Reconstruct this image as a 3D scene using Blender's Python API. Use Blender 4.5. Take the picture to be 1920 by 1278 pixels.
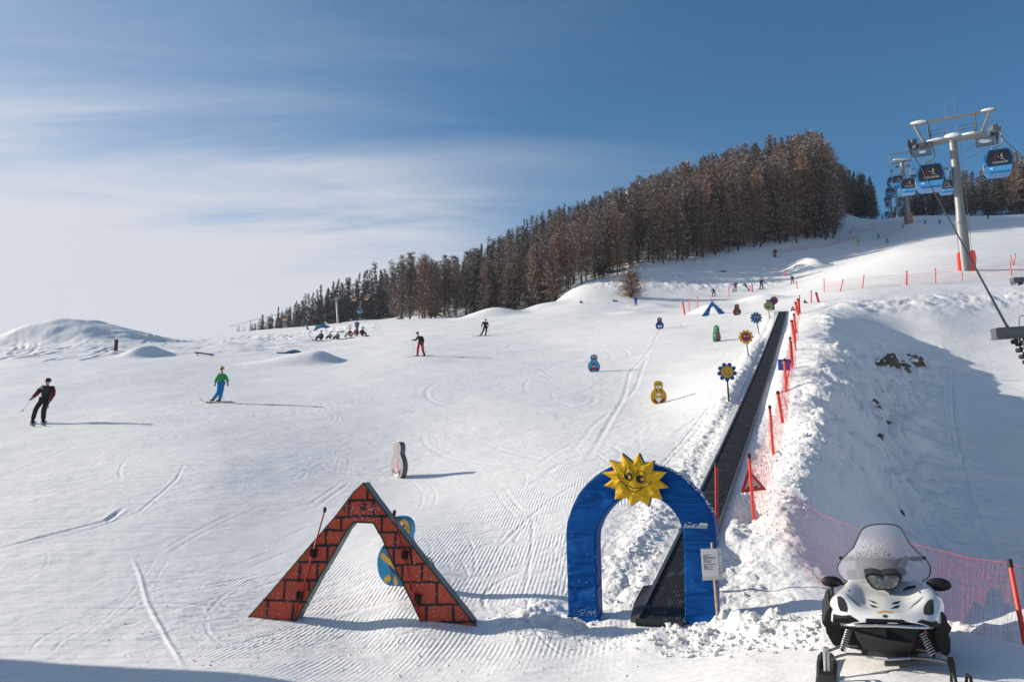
import bpy, bmesh, math, random
import numpy as np
from mathutils import Vector, Matrix
from mathutils.bvhtree import BVHTree

# ------------------------------------------------------------------ camera / light
C = bpy.context.scene
COL = C.collection
for o in list(bpy.data.objects):
    bpy.data.objects.remove(o)
PITCH = math.radians(7.0)
F = 1493.0                      # focal length in photo pixels (1920 wide)
cam_d = bpy.data.cameras.new('camera'); cam = bpy.data.objects.new('camera', cam_d); COL.objects.link(cam)
cam_d.sensor_width = 36; cam_d.lens = 36 * F / 1920
cam_d.clip_start = 0.1; cam_d.clip_end = 5000
cam.rotation_euler = (math.radians(90) + PITCH, 0, 0)
C.camera = cam
C.render.resolution_x = 1024; C.render.resolution_y = 681
SUN_EL = math.radians(20); SUN_FWD = math.radians(16)      # sun stands left of the frame, a little in front
sun_dir = Vector((-math.cos(SUN_EL) * math.cos(SUN_FWD), math.cos(SUN_EL) * math.sin(SUN_FWD), math.sin(SUN_EL)))
sd = bpy.data.lights.new('sun', 'SUN'); sd.energy = 4.8; sd.angle = math.radians(0.5); sd.color = (1.0, 0.915, 0.80)
sun = bpy.data.objects.new('sun', sd); COL.objects.link(sun)
sun.rotation_euler = sun_dir.to_track_quat('Z', 'Y').to_euler()
C.view_settings.view_transform = 'Standard'; C.view_settings.look = 'None'
C.view_settings.exposure = 0.42; C.view_settings.gamma = 1.0

W = bpy.data.worlds.new('World'); C.world = W; W.use_nodes = True
nt = W.node_tree; nt.nodes.clear()
def N(nt, typ, **kw):
    n = nt.nodes.new(typ)
    for k, v in kw.items():
        setattr(n, k, v)
    return n
def L(nt, a, b): nt.links.new(a, b)
wo = N(nt, 'ShaderNodeOutputWorld'); bg = N(nt, 'ShaderNodeBackground'); bg.inputs[1].default_value = 0.1
sky = N(nt, 'ShaderNodeTexSky', sky_type='NISHITA'); sky.sun_disc = False
sky.sun_elevation = SUN_EL
sky.sun_rotation = math.atan2(sun_dir.x, sun_dir.y)
sky.altitude = 1900; sky.air_density = 1.0; sky.dust_density = 0.6; sky.ozone_density = 1.2
tc = N(nt, 'ShaderNodeTexCoord')
def vmath(nt, op, a, b=None):
    n = N(nt, 'ShaderNodeVectorMath', operation=op)
    L(nt, a, n.inputs[0])
    if b is not None: n.inputs[1].default_value = b
    return n
def mth(nt, op, a, b=None, c=None, clamp=False):
    n = N(nt, 'ShaderNodeMath', operation=op); n.use_clamp = clamp
    for i, v in enumerate((a, b, c)):
        if v is None: continue
        if isinstance(v, (int, float)): n.inputs[i].default_value = v
        else: L(nt, v, n.inputs[i])
    return n.outputs[0]
sep = N(nt, 'ShaderNodeSeparateXYZ'); L(nt, tc.outputs['Generated'], sep.inputs[0])
# cloud plane coordinates: project direction on a high layer
zc = mth(nt, 'MAXIMUM', sep.outputs[2], 0.03)
zz = mth(nt, 'ADD', zc, 0.12)
cx_ = mth(nt, 'DIVIDE', sep.outputs[0], zz); cy_ = mth(nt, 'DIVIDE', sep.outputs[1], zz)
cmb = N(nt, 'ShaderNodeCombineXYZ'); L(nt, cx_, cmb.inputs[0]); L(nt, cy_, cmb.inputs[1])
mp = N(nt, 'ShaderNodeMapping'); L(nt, cmb.outputs[0], mp.inputs[0])
mp.inputs['Rotation'].default_value = (0, 0, math.radians(-22)); mp.inputs['Scale'].default_value = (0.32, 1.15, 1)
n1 = N(nt, 'ShaderNodeTexNoise'); n1.inputs['Scale'].default_value = 1.4; n1.inputs['Detail'].default_value = 9
n1.inputs['Roughness'].default_value = 0.6; n1.inputs['Distortion'].default_value = 0.8
L(nt, mp.outputs[0], n1.inputs['Vector'])
n2 = N(nt, 'ShaderNodeTexNoise'); n2.inputs['Scale'].default_value = 0.55; n2.inputs['Detail'].default_value = 3
L(nt, mp.outputs[0], n2.inputs['Vector'])
# a low bank of cloud along the left horizon and a thin streaky veil thinning out to the right
def mrange(v, a, b, lo, hi):
    r = N(nt, 'ShaderNodeMapRange'); r.interpolation_type = 'SMOOTHSTEP'; L(nt, v, r.inputs[0])
    r.inputs[1].default_value = a; r.inputs[2].default_value = b; r.inputs[3].default_value = lo; r.inputs[4].default_value = hi; return r.outputs[0]
n1c = mth(nt, 'SUBTRACT', n1.outputs[0], 0.5); n2c = mth(nt, 'SUBTRACT', n2.outputs[0], 0.5)
zel = mth(nt, 'ADD', mth(nt, 'ADD', sep.outputs[2], mth(nt, 'MULTIPLY', n1c, -0.30)), mth(nt, 'MULTIPLY', sep.outputs[0], 0.12))
bank = mth(nt, 'MULTIPLY', mrange(mth(nt, 'MULTIPLY', zel, -1.0), -0.315, -0.185, 0.0, 1.0), mrange(mth(nt, 'MULTIPLY', mth(nt, 'ADD', sep.outputs[0], mth(nt, 'MULTIPLY', n2c, .3)), -1.0), -0.06, 0.20, 0.0, 0.95))
veil = mrange(mth(nt, 'ADD', mth(nt, 'MULTIPLY', sep.outputs[0], -1.0), mth(nt, 'ADD', mth(nt, 'MULTIPLY', n1c, 1.25), mth(nt, 'MULTIPLY', n2c, .3))), -0.18, 0.90, 0.0, 0.46)
low = mrange(mth(nt, 'MULTIPLY', zel, -1.0), -0.42, -0.12, 0.0, 0.30)
inv = mth(nt, 'MULTIPLY', mth(nt, 'MULTIPLY', mth(nt, 'SUBTRACT', 1.0, bank), mth(nt, 'SUBTRACT', 1.0, veil)), mth(nt, 'SUBTRACT', 1.0, mth(nt, 'MULTIPLY', low, mrange(mth(nt, 'MULTIPLY', sep.outputs[0], -1.0), -.45, .2, 0, 1))))
cover = mth(nt, 'SUBTRACT', 1.0, inv)
mixc = N(nt, 'ShaderNodeMix', data_type='RGBA')
L(nt, cover, mixc.inputs[0])
tint = N(nt, 'ShaderNodeMix', data_type='RGBA', blend_type='MULTIPLY'); tint.inputs[0].default_value = 1.0
L(nt, sky.outputs[0], tint.inputs[6]); tint.inputs[7].default_value = (0.35, 0.73, 0.905, 1)
L(nt, tint.outputs[2], mixc.inputs[6]); mixc.inputs[7].default_value = (5.1, 5.2, 5.6, 1)
L(nt, mixc.outputs[2], bg.inputs[0]); L(nt, bg.outputs[0], wo.inputs[0])

# ------------------------------------------------------------------ projection helpers
SP, CP = math.sin(PITCH), math.cos(PITCH)
def ray(px, py):
    a = (px - 960) / F; b = (639 - py) / F
    return Vector((a, CP - b * SP, SP + b * CP))
def P(px, py, d):
    r = ray(px, py); return r * (d / r.y)

# ------------------------------------------------------------------ noise
def _h(ix, iy, s):
    ix = ix.astype(np.int64); iy = iy.astype(np.int64)
    n = (ix * 374761393 + iy * 668265263 + s * 1442695041) & 0xFFFFFFFF
    n = ((n ^ (n >> 13)) * 1274126177) & 0xFFFFFFFF
    n = (n ^ (n >> 16)) & 0xFFFFFFFF
    return n / 4294967295.0
def vn(x, y, s=0):
    ix = np.floor(x); iy = np.floor(y); fx = x - ix; fy = y - iy
    fx = fx * fx * fx * (fx * (fx * 6 - 15) + 10); fy = fy * fy * fy * (fy * (fy * 6 - 15) + 10)
    a = _h(ix, iy, s); b = _h(ix + 1, iy, s); c = _h(ix, iy + 1, s); d = _h(ix + 1, iy + 1, s)
    return (a + (b - a) * fx) * (1 - fy) + (c + (d - c) * fx) * fy
def fbm(x, y, s=0, o=4):
    t = 0; a = 0.5
    for i in range(o):
        t = t + a * (vn(x, y, s + i) - 0.5); x = x * 2.03 + 5.1; y = y * 2.03 + 1.7; a *= 0.5
    return t
def sstep(a, b, x):
    t = np.clip((x - a) / (b - a), 0, 1); return t * t * (3 - 2 * t)

# ------------------------------------------------------------------ terrain surface
CTRL = [
 (0,1330,8),(480,1300,8),(960,1290,8.2),(1400,1262,7.2),(1660,1262,6.3),(1920,1262,6.2),(1920,1420,4.6),(1660,1440,4.6),(960,1500,5),(0,1500,5.5),
 (0,1212,10.3),(230,1180,11),(460,1168,11.5),(685,1172,11.6),(900,1175,11.3),(745,1088,13.1),(1060,1182,10.9),(1120,1180,11.0),(1000,1165,11.2),(1205,1174,10.6),(1240,1160,11),(1350,1165,10.5),
 (1319,975,15.4),(1341,922,17.6),(1426,706,32),(1456,620,52.7),(1468,582,64),
 (1100,1000,15),(750,893,23),(400,900,21),(0,900,22),(75,795,32),(405,750,38),(1000,860,23),(1235,755,33),(1365,752,28),(1114,697,45),(960,740,38),
 (788,668,57),(600,700,50),(0,700,50),(250,690,52),(908,628,84),(1237,615,66),(1343,640,52),(1340,590,73),(1040,640,68),(650,635,100),(400,655,80),(216,660,75),(0,662,75),
 (0,648,110),(130,638,115),(300,640,125),(450,632,140),(560,625,150),(640,612,150),(730,600,145),(830,597,140),(960,588,138),(1050,573,130),(1060,549,157),(1099,528,160),(1153,518,163),(1190,572,122),
 (1338,555,135),(1430,545,137),(1487,532,140),(1240,540,145),(1200,500,168),(1290,490,175),(1375,475,182),(1440,462,190),(1560,450,200),(1515,500,160),
 (740,602,175),(830,596,175),(960,585,170),(1040,568,160),
 (740,600,260),(800,575,260),(900,520,290),(1000,470,330),(1100,435,350),(1200,415,360),(1195,352,480),(1300,385,360),(1400,370,330),(1500,365,300),(1560,385,290),
 (740,640,400),(900,560,450),(1000,520,480),(1195,380,560),(1300,420,450),(1400,410,420),(1560,430,380),
 (300,650,300),(470,628,300),(600,615,300),(680,600,290),(300,690,450),(500,670,450),
 (0,665,300),(0,700,450),
 (1600,408,290),(1700,406,290),(1812,405,280),(1920,403,270),(1704,420,220),(1650,440,215),(1870,410,250),(1650,425,450),(1850,420,450),
 (1700,470,130),(1812,508,76),(1920,490,84),(1920,440,150),(1640,500,110),(1700,545,66),(1600,558,64),(1560,570,62),(1850,540,66),(1920,535,66),
 (1640,600,55),(1750,600,55),(1850,620,53),(1920,700,44),(1780,690,46),(1700,650,50),(1780,760,37),(1790,850,29),(1790,960,23),(1760,1080,18.5),(1700,1150,14.5),(1860,1150,13.5),(1920,1100,16),(1920,960,22),(1920,850,28),
 (1460,955,15),(1500,900,16.9),(1545,830,20.1),(1560,740,26.5),(1565,660,36.8),(1560,600,50),
 (1410,980,15.5),(1447,852,20.1),(1465,800,23.2),(1490,690,34),
 (1560,1100,11.5),(1500,1040,13),(1500,1180,9.3),
 (1640,905,21.5),(1660,774,31),(1650,690,42),
]
KU = 3.0
_c = np.array([tuple(P(*c)) for c in CTRL])
_r = np.hypot(_c[:, 0], _c[:, 1]); _e = _c[:, 2] / _r
_cu = np.arctan2(_c[:, 0], _c[:, 1]) * KU; _cv = np.log(_r)
def _k(d2):
    return 0.5 * d2 * np.log(np.maximum(d2, 1e-12))
_n = len(_cu)
_K = _k((_cu[:, None] - _cu) ** 2 + (_cv[:, None] - _cv) ** 2) + np.eye(_n) * 2e-4
_Pm = np.stack([np.ones(_n), _cu, _cv], 1)
_A = np.block([[_K, _Pm], [_Pm.T, np.zeros((3, 3))]])
_w = np.linalg.solve(_A, np.concatenate([_e, np.zeros(3)]))
def elev(u, v):
    out = np.empty(u.shape)
    fu = u.ravel() * KU; fv = v.ravel(); fo = out.ravel()
    for s in range(0, len(fu), 20000):
        a = fu[s:s + 20000]; b = fv[s:s + 20000]
        k = _k((a[:, None] - _cu) ** 2 + (b[:, None] - _cv) ** 2)
        fo[s:s + 20000] = k @ _w[:_n] + _w[_n] + _w[_n + 1] * a + _w[_n + 2] * b
    return fo.reshape(u.shape)
def base_h(x, y):
    x = np.asarray(x, float); y = np.asarray(y, float)
    r = np.hypot(x, y) + 1e-9; u = np.arctan2(x, y)
    rc = np.clip(r, 5.0, 600.0)
    UM = 0.64
    e = elev(np.clip(u, -UM, UM), np.log(rc))
    back = sstep(1.2, math.pi, np.abs(u))
    if np.any(back > 0):
        eo = elev(np.clip(-u, -UM, UM), np.log(rc))
        e = e * (1 - 0.5 * back) + eo * 0.5 * back
    return e * rc

# asymmetric kickers: gentle on the left, steep lee face on the right
KICK = []
def bumps(x, y):
    z = 0
    for (kx, ky, la, lb, wd, h) in KICK:
        t = x - kx; lin = h > 2.5
        px_ = np.where(t < 0, np.clip(1 + t / la, 0, 1), np.clip(1 - t / lb, 0, 1))
        px_ = np.where(lin & (t > 0), px_, px_ * px_ * (3 - 2 * px_))
        q = (y - ky) / wd
        z = z + h * px_ * np.exp(-q * q * q * q)
    return z
def base2(x, y):
    return base_h(x, y) + bumps(x, y)
def hit0(px, py, fn, dmin=4.0):
    r = ray(px, py); ds = np.exp(np.linspace(math.log(dmin), math.log(560), 5000))
    xs = r.x / r.y * ds; zs = r.z / r.y * ds
    g = fn(xs, ds)
    m = np.nonzero(zs <= g)[0]
    i = m[0] if len(m) else len(ds) - 1
    if i > 0:
        a = zs[i - 1] - g[i - 1]; b = zs[i] - g[i]
        t = a / (a - b) if a != b else 0
        d = ds[i - 1] + (ds[i] - ds[i - 1]) * min(max(t, 0), 1)
    else: d = ds[0]
    x = r.x / r.y * d
    return Vector((x, d, float(fn(np.array([x]), np.array([d]))[0])))
def _kick(px, py, d, wl, wr, wd, h):
    p = P(px, py, d); s = d / F
    KICK.append((p.x, p.y, wl * s, wr * s, wd, h))
_kick(158, 640, 112, 210, 160, 9, 2.9)       # smooth drift on the left skyline
_kick(60, 650, 108, 120, 80, 6, .7)
_kick(590, 668, 58, 150, 60, 2.0, .85)       # kicker below the box
_kick(270, 672, 66, 45, 40, 2.4, .75)
_kick(925, 592, 128, 90, 80, 5, 1.5)
_kick(1010, 578, 136, 60, 70, 6, .9)
_kick(1518, 502, 158, 60, 30, 5, 2.0)
_kick(1190, 575, 105, 60, 70, 3, .35)
_kick(1225, 571, 118, 70, 50, 4, .5)
_kick(1420, 566, 82, 90, 60, 4, .8)
_kick(1330, 575, 82, 40, 60, 4, .7)
# conveyor centre line
_b0 = hit0(1242, 1160, base_h); _b1 = hit0(1468, 582, base_h)
BX0, BY0 = _b0.x, _b0.y
BLEN = math.hypot(_b1.x - _b0.x, _b1.y - _b0.y)
BD = ((_b1.x - _b0.x) / BLEN, (_b1.y - _b0.y) / BLEN)
_bs = np.linspace(-3, BLEN + 4, 260)
_bz = base2(BX0 + BD[0] * _bs, BY0 + BD[1] * _bs)
_kern = np.hanning(25); _kern /= _kern.sum()
_bz = np.polyval(np.polyfit(_bs, _bz, 3), _bs)
def belt_sp(x, y):
    dx = x - BX0; dy = y - BY0
    return dx * BD[0] + dy * BD[1], dx * BD[1] - dy * BD[0]      # along, to the right
BHW = 0.31
def ground(x, y):
    x = np.asarray(x, float); y = np.asarray(y, float)
    z = base2(x, y)
    s, p = belt_sp(x, y)
    zb = np.interp(s, _bs, _bz)
    w = (1 - sstep(BHW + .12, BHW + .55, np.abs(p))) * sstep(-1.0, 0, s) * (1 - sstep(BLEN, BLEN + 1.5, s))
    z = z * (1 - w) + (zb - 0.05) * w
    bank = np.exp(-((p + .95) / .3) ** 2) * .10 * sstep(.5, 3, s) * (1 - sstep(BLEN - 6, BLEN, s))
    return z + bank
def hit(px, py): return hit0(px, py, ground)
def gz(x, y): return float(ground(np.array([x]), np.array([y]))[0])

# ------------------------------------------------------------------ materials
def mat(name, col, rough=.6, metal=0, var=.12, vs=8, bump=.0, bs=30, col2=None, spec=None, trans=0, alpha=1, coat=0):
    m = bpy.data.materials.new(name); m.use_nodes = True
    t = m.node_tree; b = t.nodes['Principled BSDF']
    c = N(t, 'ShaderNodeTexCoord'); n = N(t, 'ShaderNodeTexNoise')
    n.inputs['Scale'].default_value = vs; n.inputs['Detail'].default_value = 4
    L(t, c.outputs['Object'], n.inputs['Vector'])
    r = N(t, 'ShaderNodeValToRGB')
    c2 = col2 or tuple(max(0, v * (1 - var * 2)) for v in col)
    r.color_ramp.elements[0].position = .3; r.color_ramp.elements[1].position = .7
    r.color_ramp.elements[0].color = (*c2, 1); r.color_ramp.elements[1].color = (*col, 1)
    L(t, n.outputs[0], r.inputs[0]); L(t, r.outputs[0], b.inputs['Base Color'])
    b.inputs['Roughness'].default_value = rough; b.inputs['Metallic'].default_value = metal
    if spec is not None: b.inputs['Specular IOR Level'].default_value = spec
    if trans: b.inputs['Transmission Weight'].default_value = trans
    if alpha < 1: b.inputs['Alpha'].default_value = alpha
    if coat: b.inputs['Coat Weight'].default_value = coat
    if bump:
        n2 = N(t, 'ShaderNodeTexNoise'); n2.inputs['Scale'].default_value = bs; n2.inputs['Detail'].default_value = 5
        L(t, c.outputs['Object'], n2.inputs['Vector'])
        bu = N(t, 'ShaderNodeBump'); bu.inputs['Strength'].default_value = bump; bu.inputs['Distance'].default_value = .02
        L(t, n2.outputs[0], bu.inputs['Height']); L(t, bu.outputs[0], b.inputs['Normal'])
    return m

def snow_material(terrain=True):
    m = bpy.data.materials.new('snow_groomed' if terrain else 'snow_loose'); m.use_nodes = True
    t = m.node_tree; b = t.nodes['Principled BSDF']
    c = N(t, 'ShaderNodeTexCoord'); O = c.outputs['Object']
    b.inputs['Roughness'].default_value = .62; b.inputs['Specular IOR Level'].default_value = .3
    def noise(scale, det=4, rot=0, sc=(1, 1, 1), rough=.5):
        mp = N(t, 'ShaderNodeMapping'); mp.inputs['Rotation'].default_value = (0, 0, rot); mp.inputs['Scale'].default_value = sc
        L(t, O, mp.inputs[0]); n = N(t, 'ShaderNodeTexNoise'); n.inputs['Scale'].default_value = scale
        n.inputs['Detail'].default_value = det; n.inputs['Roughness'].default_value = rough
        L(t, mp.outputs[0], n.inputs['Vector']); return n.outputs[0]
    # faint real colour variation of packed / loose snow
    r = N(t, 'ShaderNodeValToRGB'); L(t, noise(.35, 5), r.inputs[0])
    r.color_ramp.elements[0].position = .35; r.color_ramp.elements[1].position = .65
    r.color_ramp.elements[0].color = (.83, .825, .81, 1); r.color_ramp.elements[1].color = (.875, .865, .845, 1)
    L(t, r.outputs[0], b.inputs['Base Color'])
    h = None
    def add(v, k):
        nonlocal h
        x = mth(t, 'MULTIPLY', v, k); h = x if h is None else mth(t, 'ADD', h, x)
    if terrain:
        at = N(t, 'ShaderNodeAttribute'); at.attribute_name = 'mask'
        sp = N(t, 'ShaderNodeSeparateColor'); L(t, at.outputs['Color'], sp.inputs[0])
        cord, rgh, pist = sp.outputs[0], sp.outputs[1], sp.outputs[2]
        s1 = noise(1.0, 6, math.radians(-38), (.22, 4.2, 1), .62)
        s2 = noise(1.0, 5, math.radians(-62), (.16, 5.5, 1), .6)
        gate = N(t, 'ShaderNodeMapRange'); L(t, noise(.17, 3), gate.inputs[0])
        gate.inputs[1].default_value = .42; gate.inputs[2].default_value = .6
        add(mth(t, 'MULTIPLY', mth(t, 'MULTIPLY', s1, gate.outputs[0]), pist), .08)
        add(mth(t, 'MULTIPLY', mth(t, 'MULTIPLY', s2, mth(t, 'SUBTRACT', 1.0, gate.outputs[0])), pist), .065)
        add(noise(3.0, 6, 0, (1, 1, 1), .65), .022)
        add(mth(t, 'MULTIPLY', noise(9.0, 6, 0, (1, 1, 1), .7), mth(t, 'ADD', mth(t, 'MULTIPLY', rgh, 1.0), .12)), .05)
        # grooming corduroy
        mp = N(t, 'ShaderNodeMapping'); mp.inputs['Rotation'].default_value = (0, 0, math.radians(8)); L(t, O, mp.inputs[0])
        wv = N(t, 'ShaderNodeTexWave'); wv.wave_type = 'BANDS'; wv.bands_direction = 'X'
        wv.inputs['Scale'].default_value = 4.6; wv.inputs['Distortion'].default_value = .15; wv.inputs['Detail'].default_value = 3; wv.inputs['Detail Scale'].default_value = .5
        L(t, mp.outputs[0], wv.inputs['Vector'])
        brk = N(t, 'ShaderNodeMapRange'); L(t, noise(1.3, 5), brk.inputs[0]); brk.inputs[1].default_value = .38; brk.inputs[2].default_value = .55
        add(mth(t, 'MULTIPLY', mth(t, 'MULTIPLY', wv.outputs[0], cord), brk.outputs[0]), .0085)
    else:
        add(noise(6, 6, 0, (1, 1, 1), .65), .05)
    add(noise(55, 3), .0025)
    bu = N(t, 'ShaderNodeBump'); bu.inputs['Strength'].default_value = 1.0; bu.inputs['Distance'].default_value = 1.0
    L(t, h, bu.inputs['Height']); L(t, bu.outputs[0], b.inputs['Normal'])
    return m

M = {}
M['snow'] = snow_material(True); M['loose'] = snow_material(False)
M['brick'] = mat('red_vinyl', (.60, .078, .03), .55, var=.15, vs=3, bump=.25, bs=9)
M['black'] = mat('black_paint', (.012, .012, .013), .6)
M['greyfoam'] = mat('grey_green_tarp', (.20, .25, .25), .7, var=.25, vs=6, bump=.5, bs=18)
M['dgreen'] = mat('dark_green_trim', (.02, .05, .04), .7)
M['archblue'] = mat('blue_tarpaulin', (.002, .082, .32), .5, var=.08, vs=1.6, bump=0, spec=.12)
M['sunyellow'] = mat('yellow_tarpaulin', (.70, .42, .015), .65, var=.10, vs=3, spec=.2)
M['red'] = mat('red_pole', (.42, .012, .02), .45)
M['orange'] = mat('orange_red_plastic', (.80, .055, .02), .45, var=.1)
M['rednet'] = mat('red_netting', (.62, .05, .055), .7)
M['darknet'] = mat('dark_netting', (.12, .03, .04), .7)
M['white'] = mat('white_paint', (.80, .81, .80), .5, var=.05)
M['cream'] = mat('white_weathered_board', (.62, .63, .60), .6, var=.12, vs=12)
M['paper'] = mat('paper_sheet', (.70, .71, .72), .5, var=.04)
M['ink'] = mat('ink', (.13, .13, .14), .7)
M['wood'] = mat('light_wood', (.48, .31, .22), .7, var=.2, vs=14, bump=.2)
M['brownwood'] = mat('brown_wood', (.13, .055, .03), .8, var=.25, vs=12, bump=.3)
M['steel'] = mat('galvanised_steel', (.22, .235, .235), .5, metal=.3, var=.12, vs=5)
M['dsteel'] = mat('dark_grey_steel', (.11, .125, .14), .5, metal=.3, var=.15)
M['rubber'] = mat('black_rubber', (.02, .02, .021), .6, var=.2, bump=.3)
M['cable'] = mat('steel_cable', (.035, .037, .042), .5)
M['bodywhite'] = mat('pearl_white_bodywork', (.80, .80, .765), .22, var=.03, coat=.6)
M['blkplastic'] = mat('black_plastic', (.015, .015, .016), .5, var=.2, bump=.15, bs=60, spec=.3)
M['chrome'] = mat('brushed_aluminium', (.62, .62, .62), .3, metal=.9)
M['lens'] = mat('headlamp_lens', (.22, .24, .24), .15, metal=.4, var=.35, vs=40)
M['glassdark'] = mat('dark_tinted_glass', (.012, .017, .03), .12, var=.3, vs=2)
M['cabblue'] = mat('sky_blue_cabin_paint', (.012, .20, .52), .4, var=.08, coat=.1)
M['cabblue2'] = mat('pale_blue_cabin_panel', (.06, .32, .62), .45, var=.06)
M['logored'] = mat('logo_red', (.28, .03, .035), .5); M['logowhite'] = mat('logo_white', (.48, .49, .5), .5)
M['cabyellow'] = mat('yellow_cabin_paint', (.55, .33, .06), .45)
M['bark'] = mat('larch_bark', (.085, .058, .045), .9, var=.3, vs=3)
def twigmat(name, a, b_):
    m = mat(name, a, .9, var=.2, vs=.35, col2=b_); t = m.node_tree; b = t.nodes['Principled BSDF']
    src = b.inputs['Base Color'].links[0].from_socket; oi = N(t, 'ShaderNodeObjectInfo'); hs = N(t, 'ShaderNodeHueSaturation')
    L(t, src, hs.inputs['Color']); L(t, mth(t, 'ADD', mth(t, 'MULTIPLY', oi.outputs['Random'], .75), .6), hs.inputs['Value'])
    L(t, mth(t, 'ADD', mth(t, 'MULTIPLY', oi.outputs['Random'], .5), .7), hs.inputs['Saturation']); L(t, hs.outputs[0], b.inputs['Base Color']); return m
M['twig'] = twigmat('larch_twigs', (.255, .155, .102), (.14, .088, .062))
M['twig2'] = twigmat('larch_twigs_grey', (.19, .125, .09), (.10, .07, .055))
M['needle'] = twigmat('dark_conifer_needles', (.038, .050, .040), (.022, .030, .027))
M['twigsnow'] = mat('snow_on_twigs', (.84, .86, .88), .6, var=.05)
M['rock'] = mat('rock', (.19, .15, .11), .9, var=.35, vs=2.2, bump=.9, bs=6, col2=(.045, .045, .045))
M['boxblue'] = mat('blue_park_box', (.03, .15, .34), .5)
M['skin'] = mat('skin', (.55, .33, .24), .55, var=.05)

def cmat(name, col, rough=.6, **k):
    if name not in M: M[name] = mat(name, col, rough, **k)
    return M[name]

# acrylic windscreen
ms = bpy.data.materials.new('clear_acrylic'); ms.use_nodes = True
_t = ms.node_tree; _b = _t.nodes['Principled BSDF']
_b.inputs['Base Color'].default_value = (.52, .52, .56, 1); _b.inputs['Roughness'].default_value = .2
_c = N(_t, 'ShaderNodeTexCoord'); _nz = N(_t, 'ShaderNodeTexNoise'); _nz.inputs['Scale'].default_value = 95; _nz.inputs['Detail'].default_value = 2
L(_t, _c.outputs['Object'], _nz.inputs['Vector'])
_sx = N(_t, 'ShaderNodeSeparateXYZ'); L(_t, _c.outputs['Object'], _sx.inputs[0])
# frost patch low in the middle of the screen
_fx = mth(_t, 'ABSOLUTE', mth(_t, 'DIVIDE', _sx.outputs[0], .22)); _fz = mth(_t, 'ABSOLUTE', mth(_t, 'DIVIDE', mth(_t, 'SUBTRACT', _sx.outputs[2], .915), .085))
_fr = mth(_t, 'SUBTRACT', 1.0, mth(_t, 'MAXIMUM', _fx, _fz), clamp=True)
_ff = mth(_t, 'GREATER_THAN', mth(_t, 'ADD', _nz.outputs[0], mth(_t, 'MULTIPLY', _fr, .16)), .60)
_ff = mth(_t, 'MULTIPLY', _ff, mth(_t, 'GREATER_THAN', _fr, .02))
_al = mth(_t, 'ADD', mth(_t, 'MULTIPLY', _ff, .6), .25, clamp=True)
L(_t, _al, _b.inputs['Alpha']); M['screen'] = ms

# arch tarpaulin wrinkles (real creases in the cloth)
def wrinkle(m, scale=2.6, strength=.8, rot=0, dist=.05):
    t = m.node_tree; b = t.nodes['Principled BSDF']
    c = N(t, 'ShaderNodeTexCoord'); mp = N(t, 'ShaderNodeMapping')
    mp.inputs['Rotation'].default_value = (0, rot, 0); mp.inputs['Scale'].default_value = (.6, 1, 2.2)
    L(t, c.outputs['Object'], mp.inputs[0])
    n = N(t, 'ShaderNodeTexNoise'); n.inputs['Scale'].default_value = scale; n.inputs['Detail'].default_value = 2.5; n.inputs['Distortion'].default_value = 1.2
    L(t, mp.outputs[0], n.inputs['Vector'])
    bu = N(t, 'ShaderNodeBump'); bu.inputs['Strength'].default_value = strength; bu.inputs['Distance'].default_value = dist
    L(t, n.outputs[0], bu.inputs['Height']); L(t, bu.outputs[0], b.inputs['Normal'])
wrinkle(M['archblue'], 1.5, .9, math.radians(35), .16)
wrinkle(M['sunyellow'], 4.0, .6, 0, .05)

# belt: studded black rubber
mb = bpy.data.materials.new('belt_rubber'); mb.use_nodes = True
_t = mb.node_tree; _b = _t.nodes['Principled BSDF']; _b.inputs['Roughness'].default_value = .6
_b.inputs['Base Color'].default_value = (.012, .0125, .014, 1); _b.inputs['Specular IOR Level'].default_value = .3
_c = N(_t, 'ShaderNodeTexCoord'); _mp = N(_t, 'ShaderNodeMapping'); L(_t, _c.outputs['UV'], _mp.inputs[0])
_mp.inputs['Scale'].default_value = (1, 1, 1)
_br = N(_t, 'ShaderNodeTexBrick'); _br.inputs['Scale'].default_value = 1; _br.inputs['Brick Width'].default_value = .11; _br.inputs['Row Height'].default_value = .045
_br.inputs['Mortar Size'].default_value = .012; _br.inputs['Mortar Smooth'].default_value = .6
_br.inputs['Color1'].default_value = (1, 1, 1, 1); _br.inputs['Color2'].default_value = (.8, .8, .8, 1); _br.inputs['Mortar'].default_value = (0, 0, 0, 1)
L(_t, _mp.outputs[0], _br.inputs['Vector'])
_bu = N(_t, 'ShaderNodeBump'); _bu.inputs['Strength'].default_value = 1; _bu.inputs['Distance'].default_value = .022
L(_t, _br.outputs['Color'], _bu.inputs['Height'])
# packed snow left between the studs and along the edges
_c2 = N(_t, 'ShaderNodeTexCoord'); _n3 = N(_t, 'ShaderNodeTexNoise'); _n3.inputs['Scale'].default_value = 7; _n3.inputs['Detail'].default_value = 7; L(_t, _c2.outputs['Object'], _n3.inputs['Vector'])
_rr = N(_t, 'ShaderNodeValToRGB'); _rr.color_ramp.elements[0].position = .56; _rr.color_ramp.elements[1].position = .74; _rr.color_ramp.elements[0].color = (.012, .0125, .014, 1); _rr.color_ramp.elements[1].color = (.10, .105, .115, 1)
L(_t, _n3.outputs[0], _rr.inputs[0]); L(_t, _rr.outputs[0], _b.inputs['Base Color']); L(_t, _bu.outputs[0], _b.inputs['Normal'])
M['belt'] = mb

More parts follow.
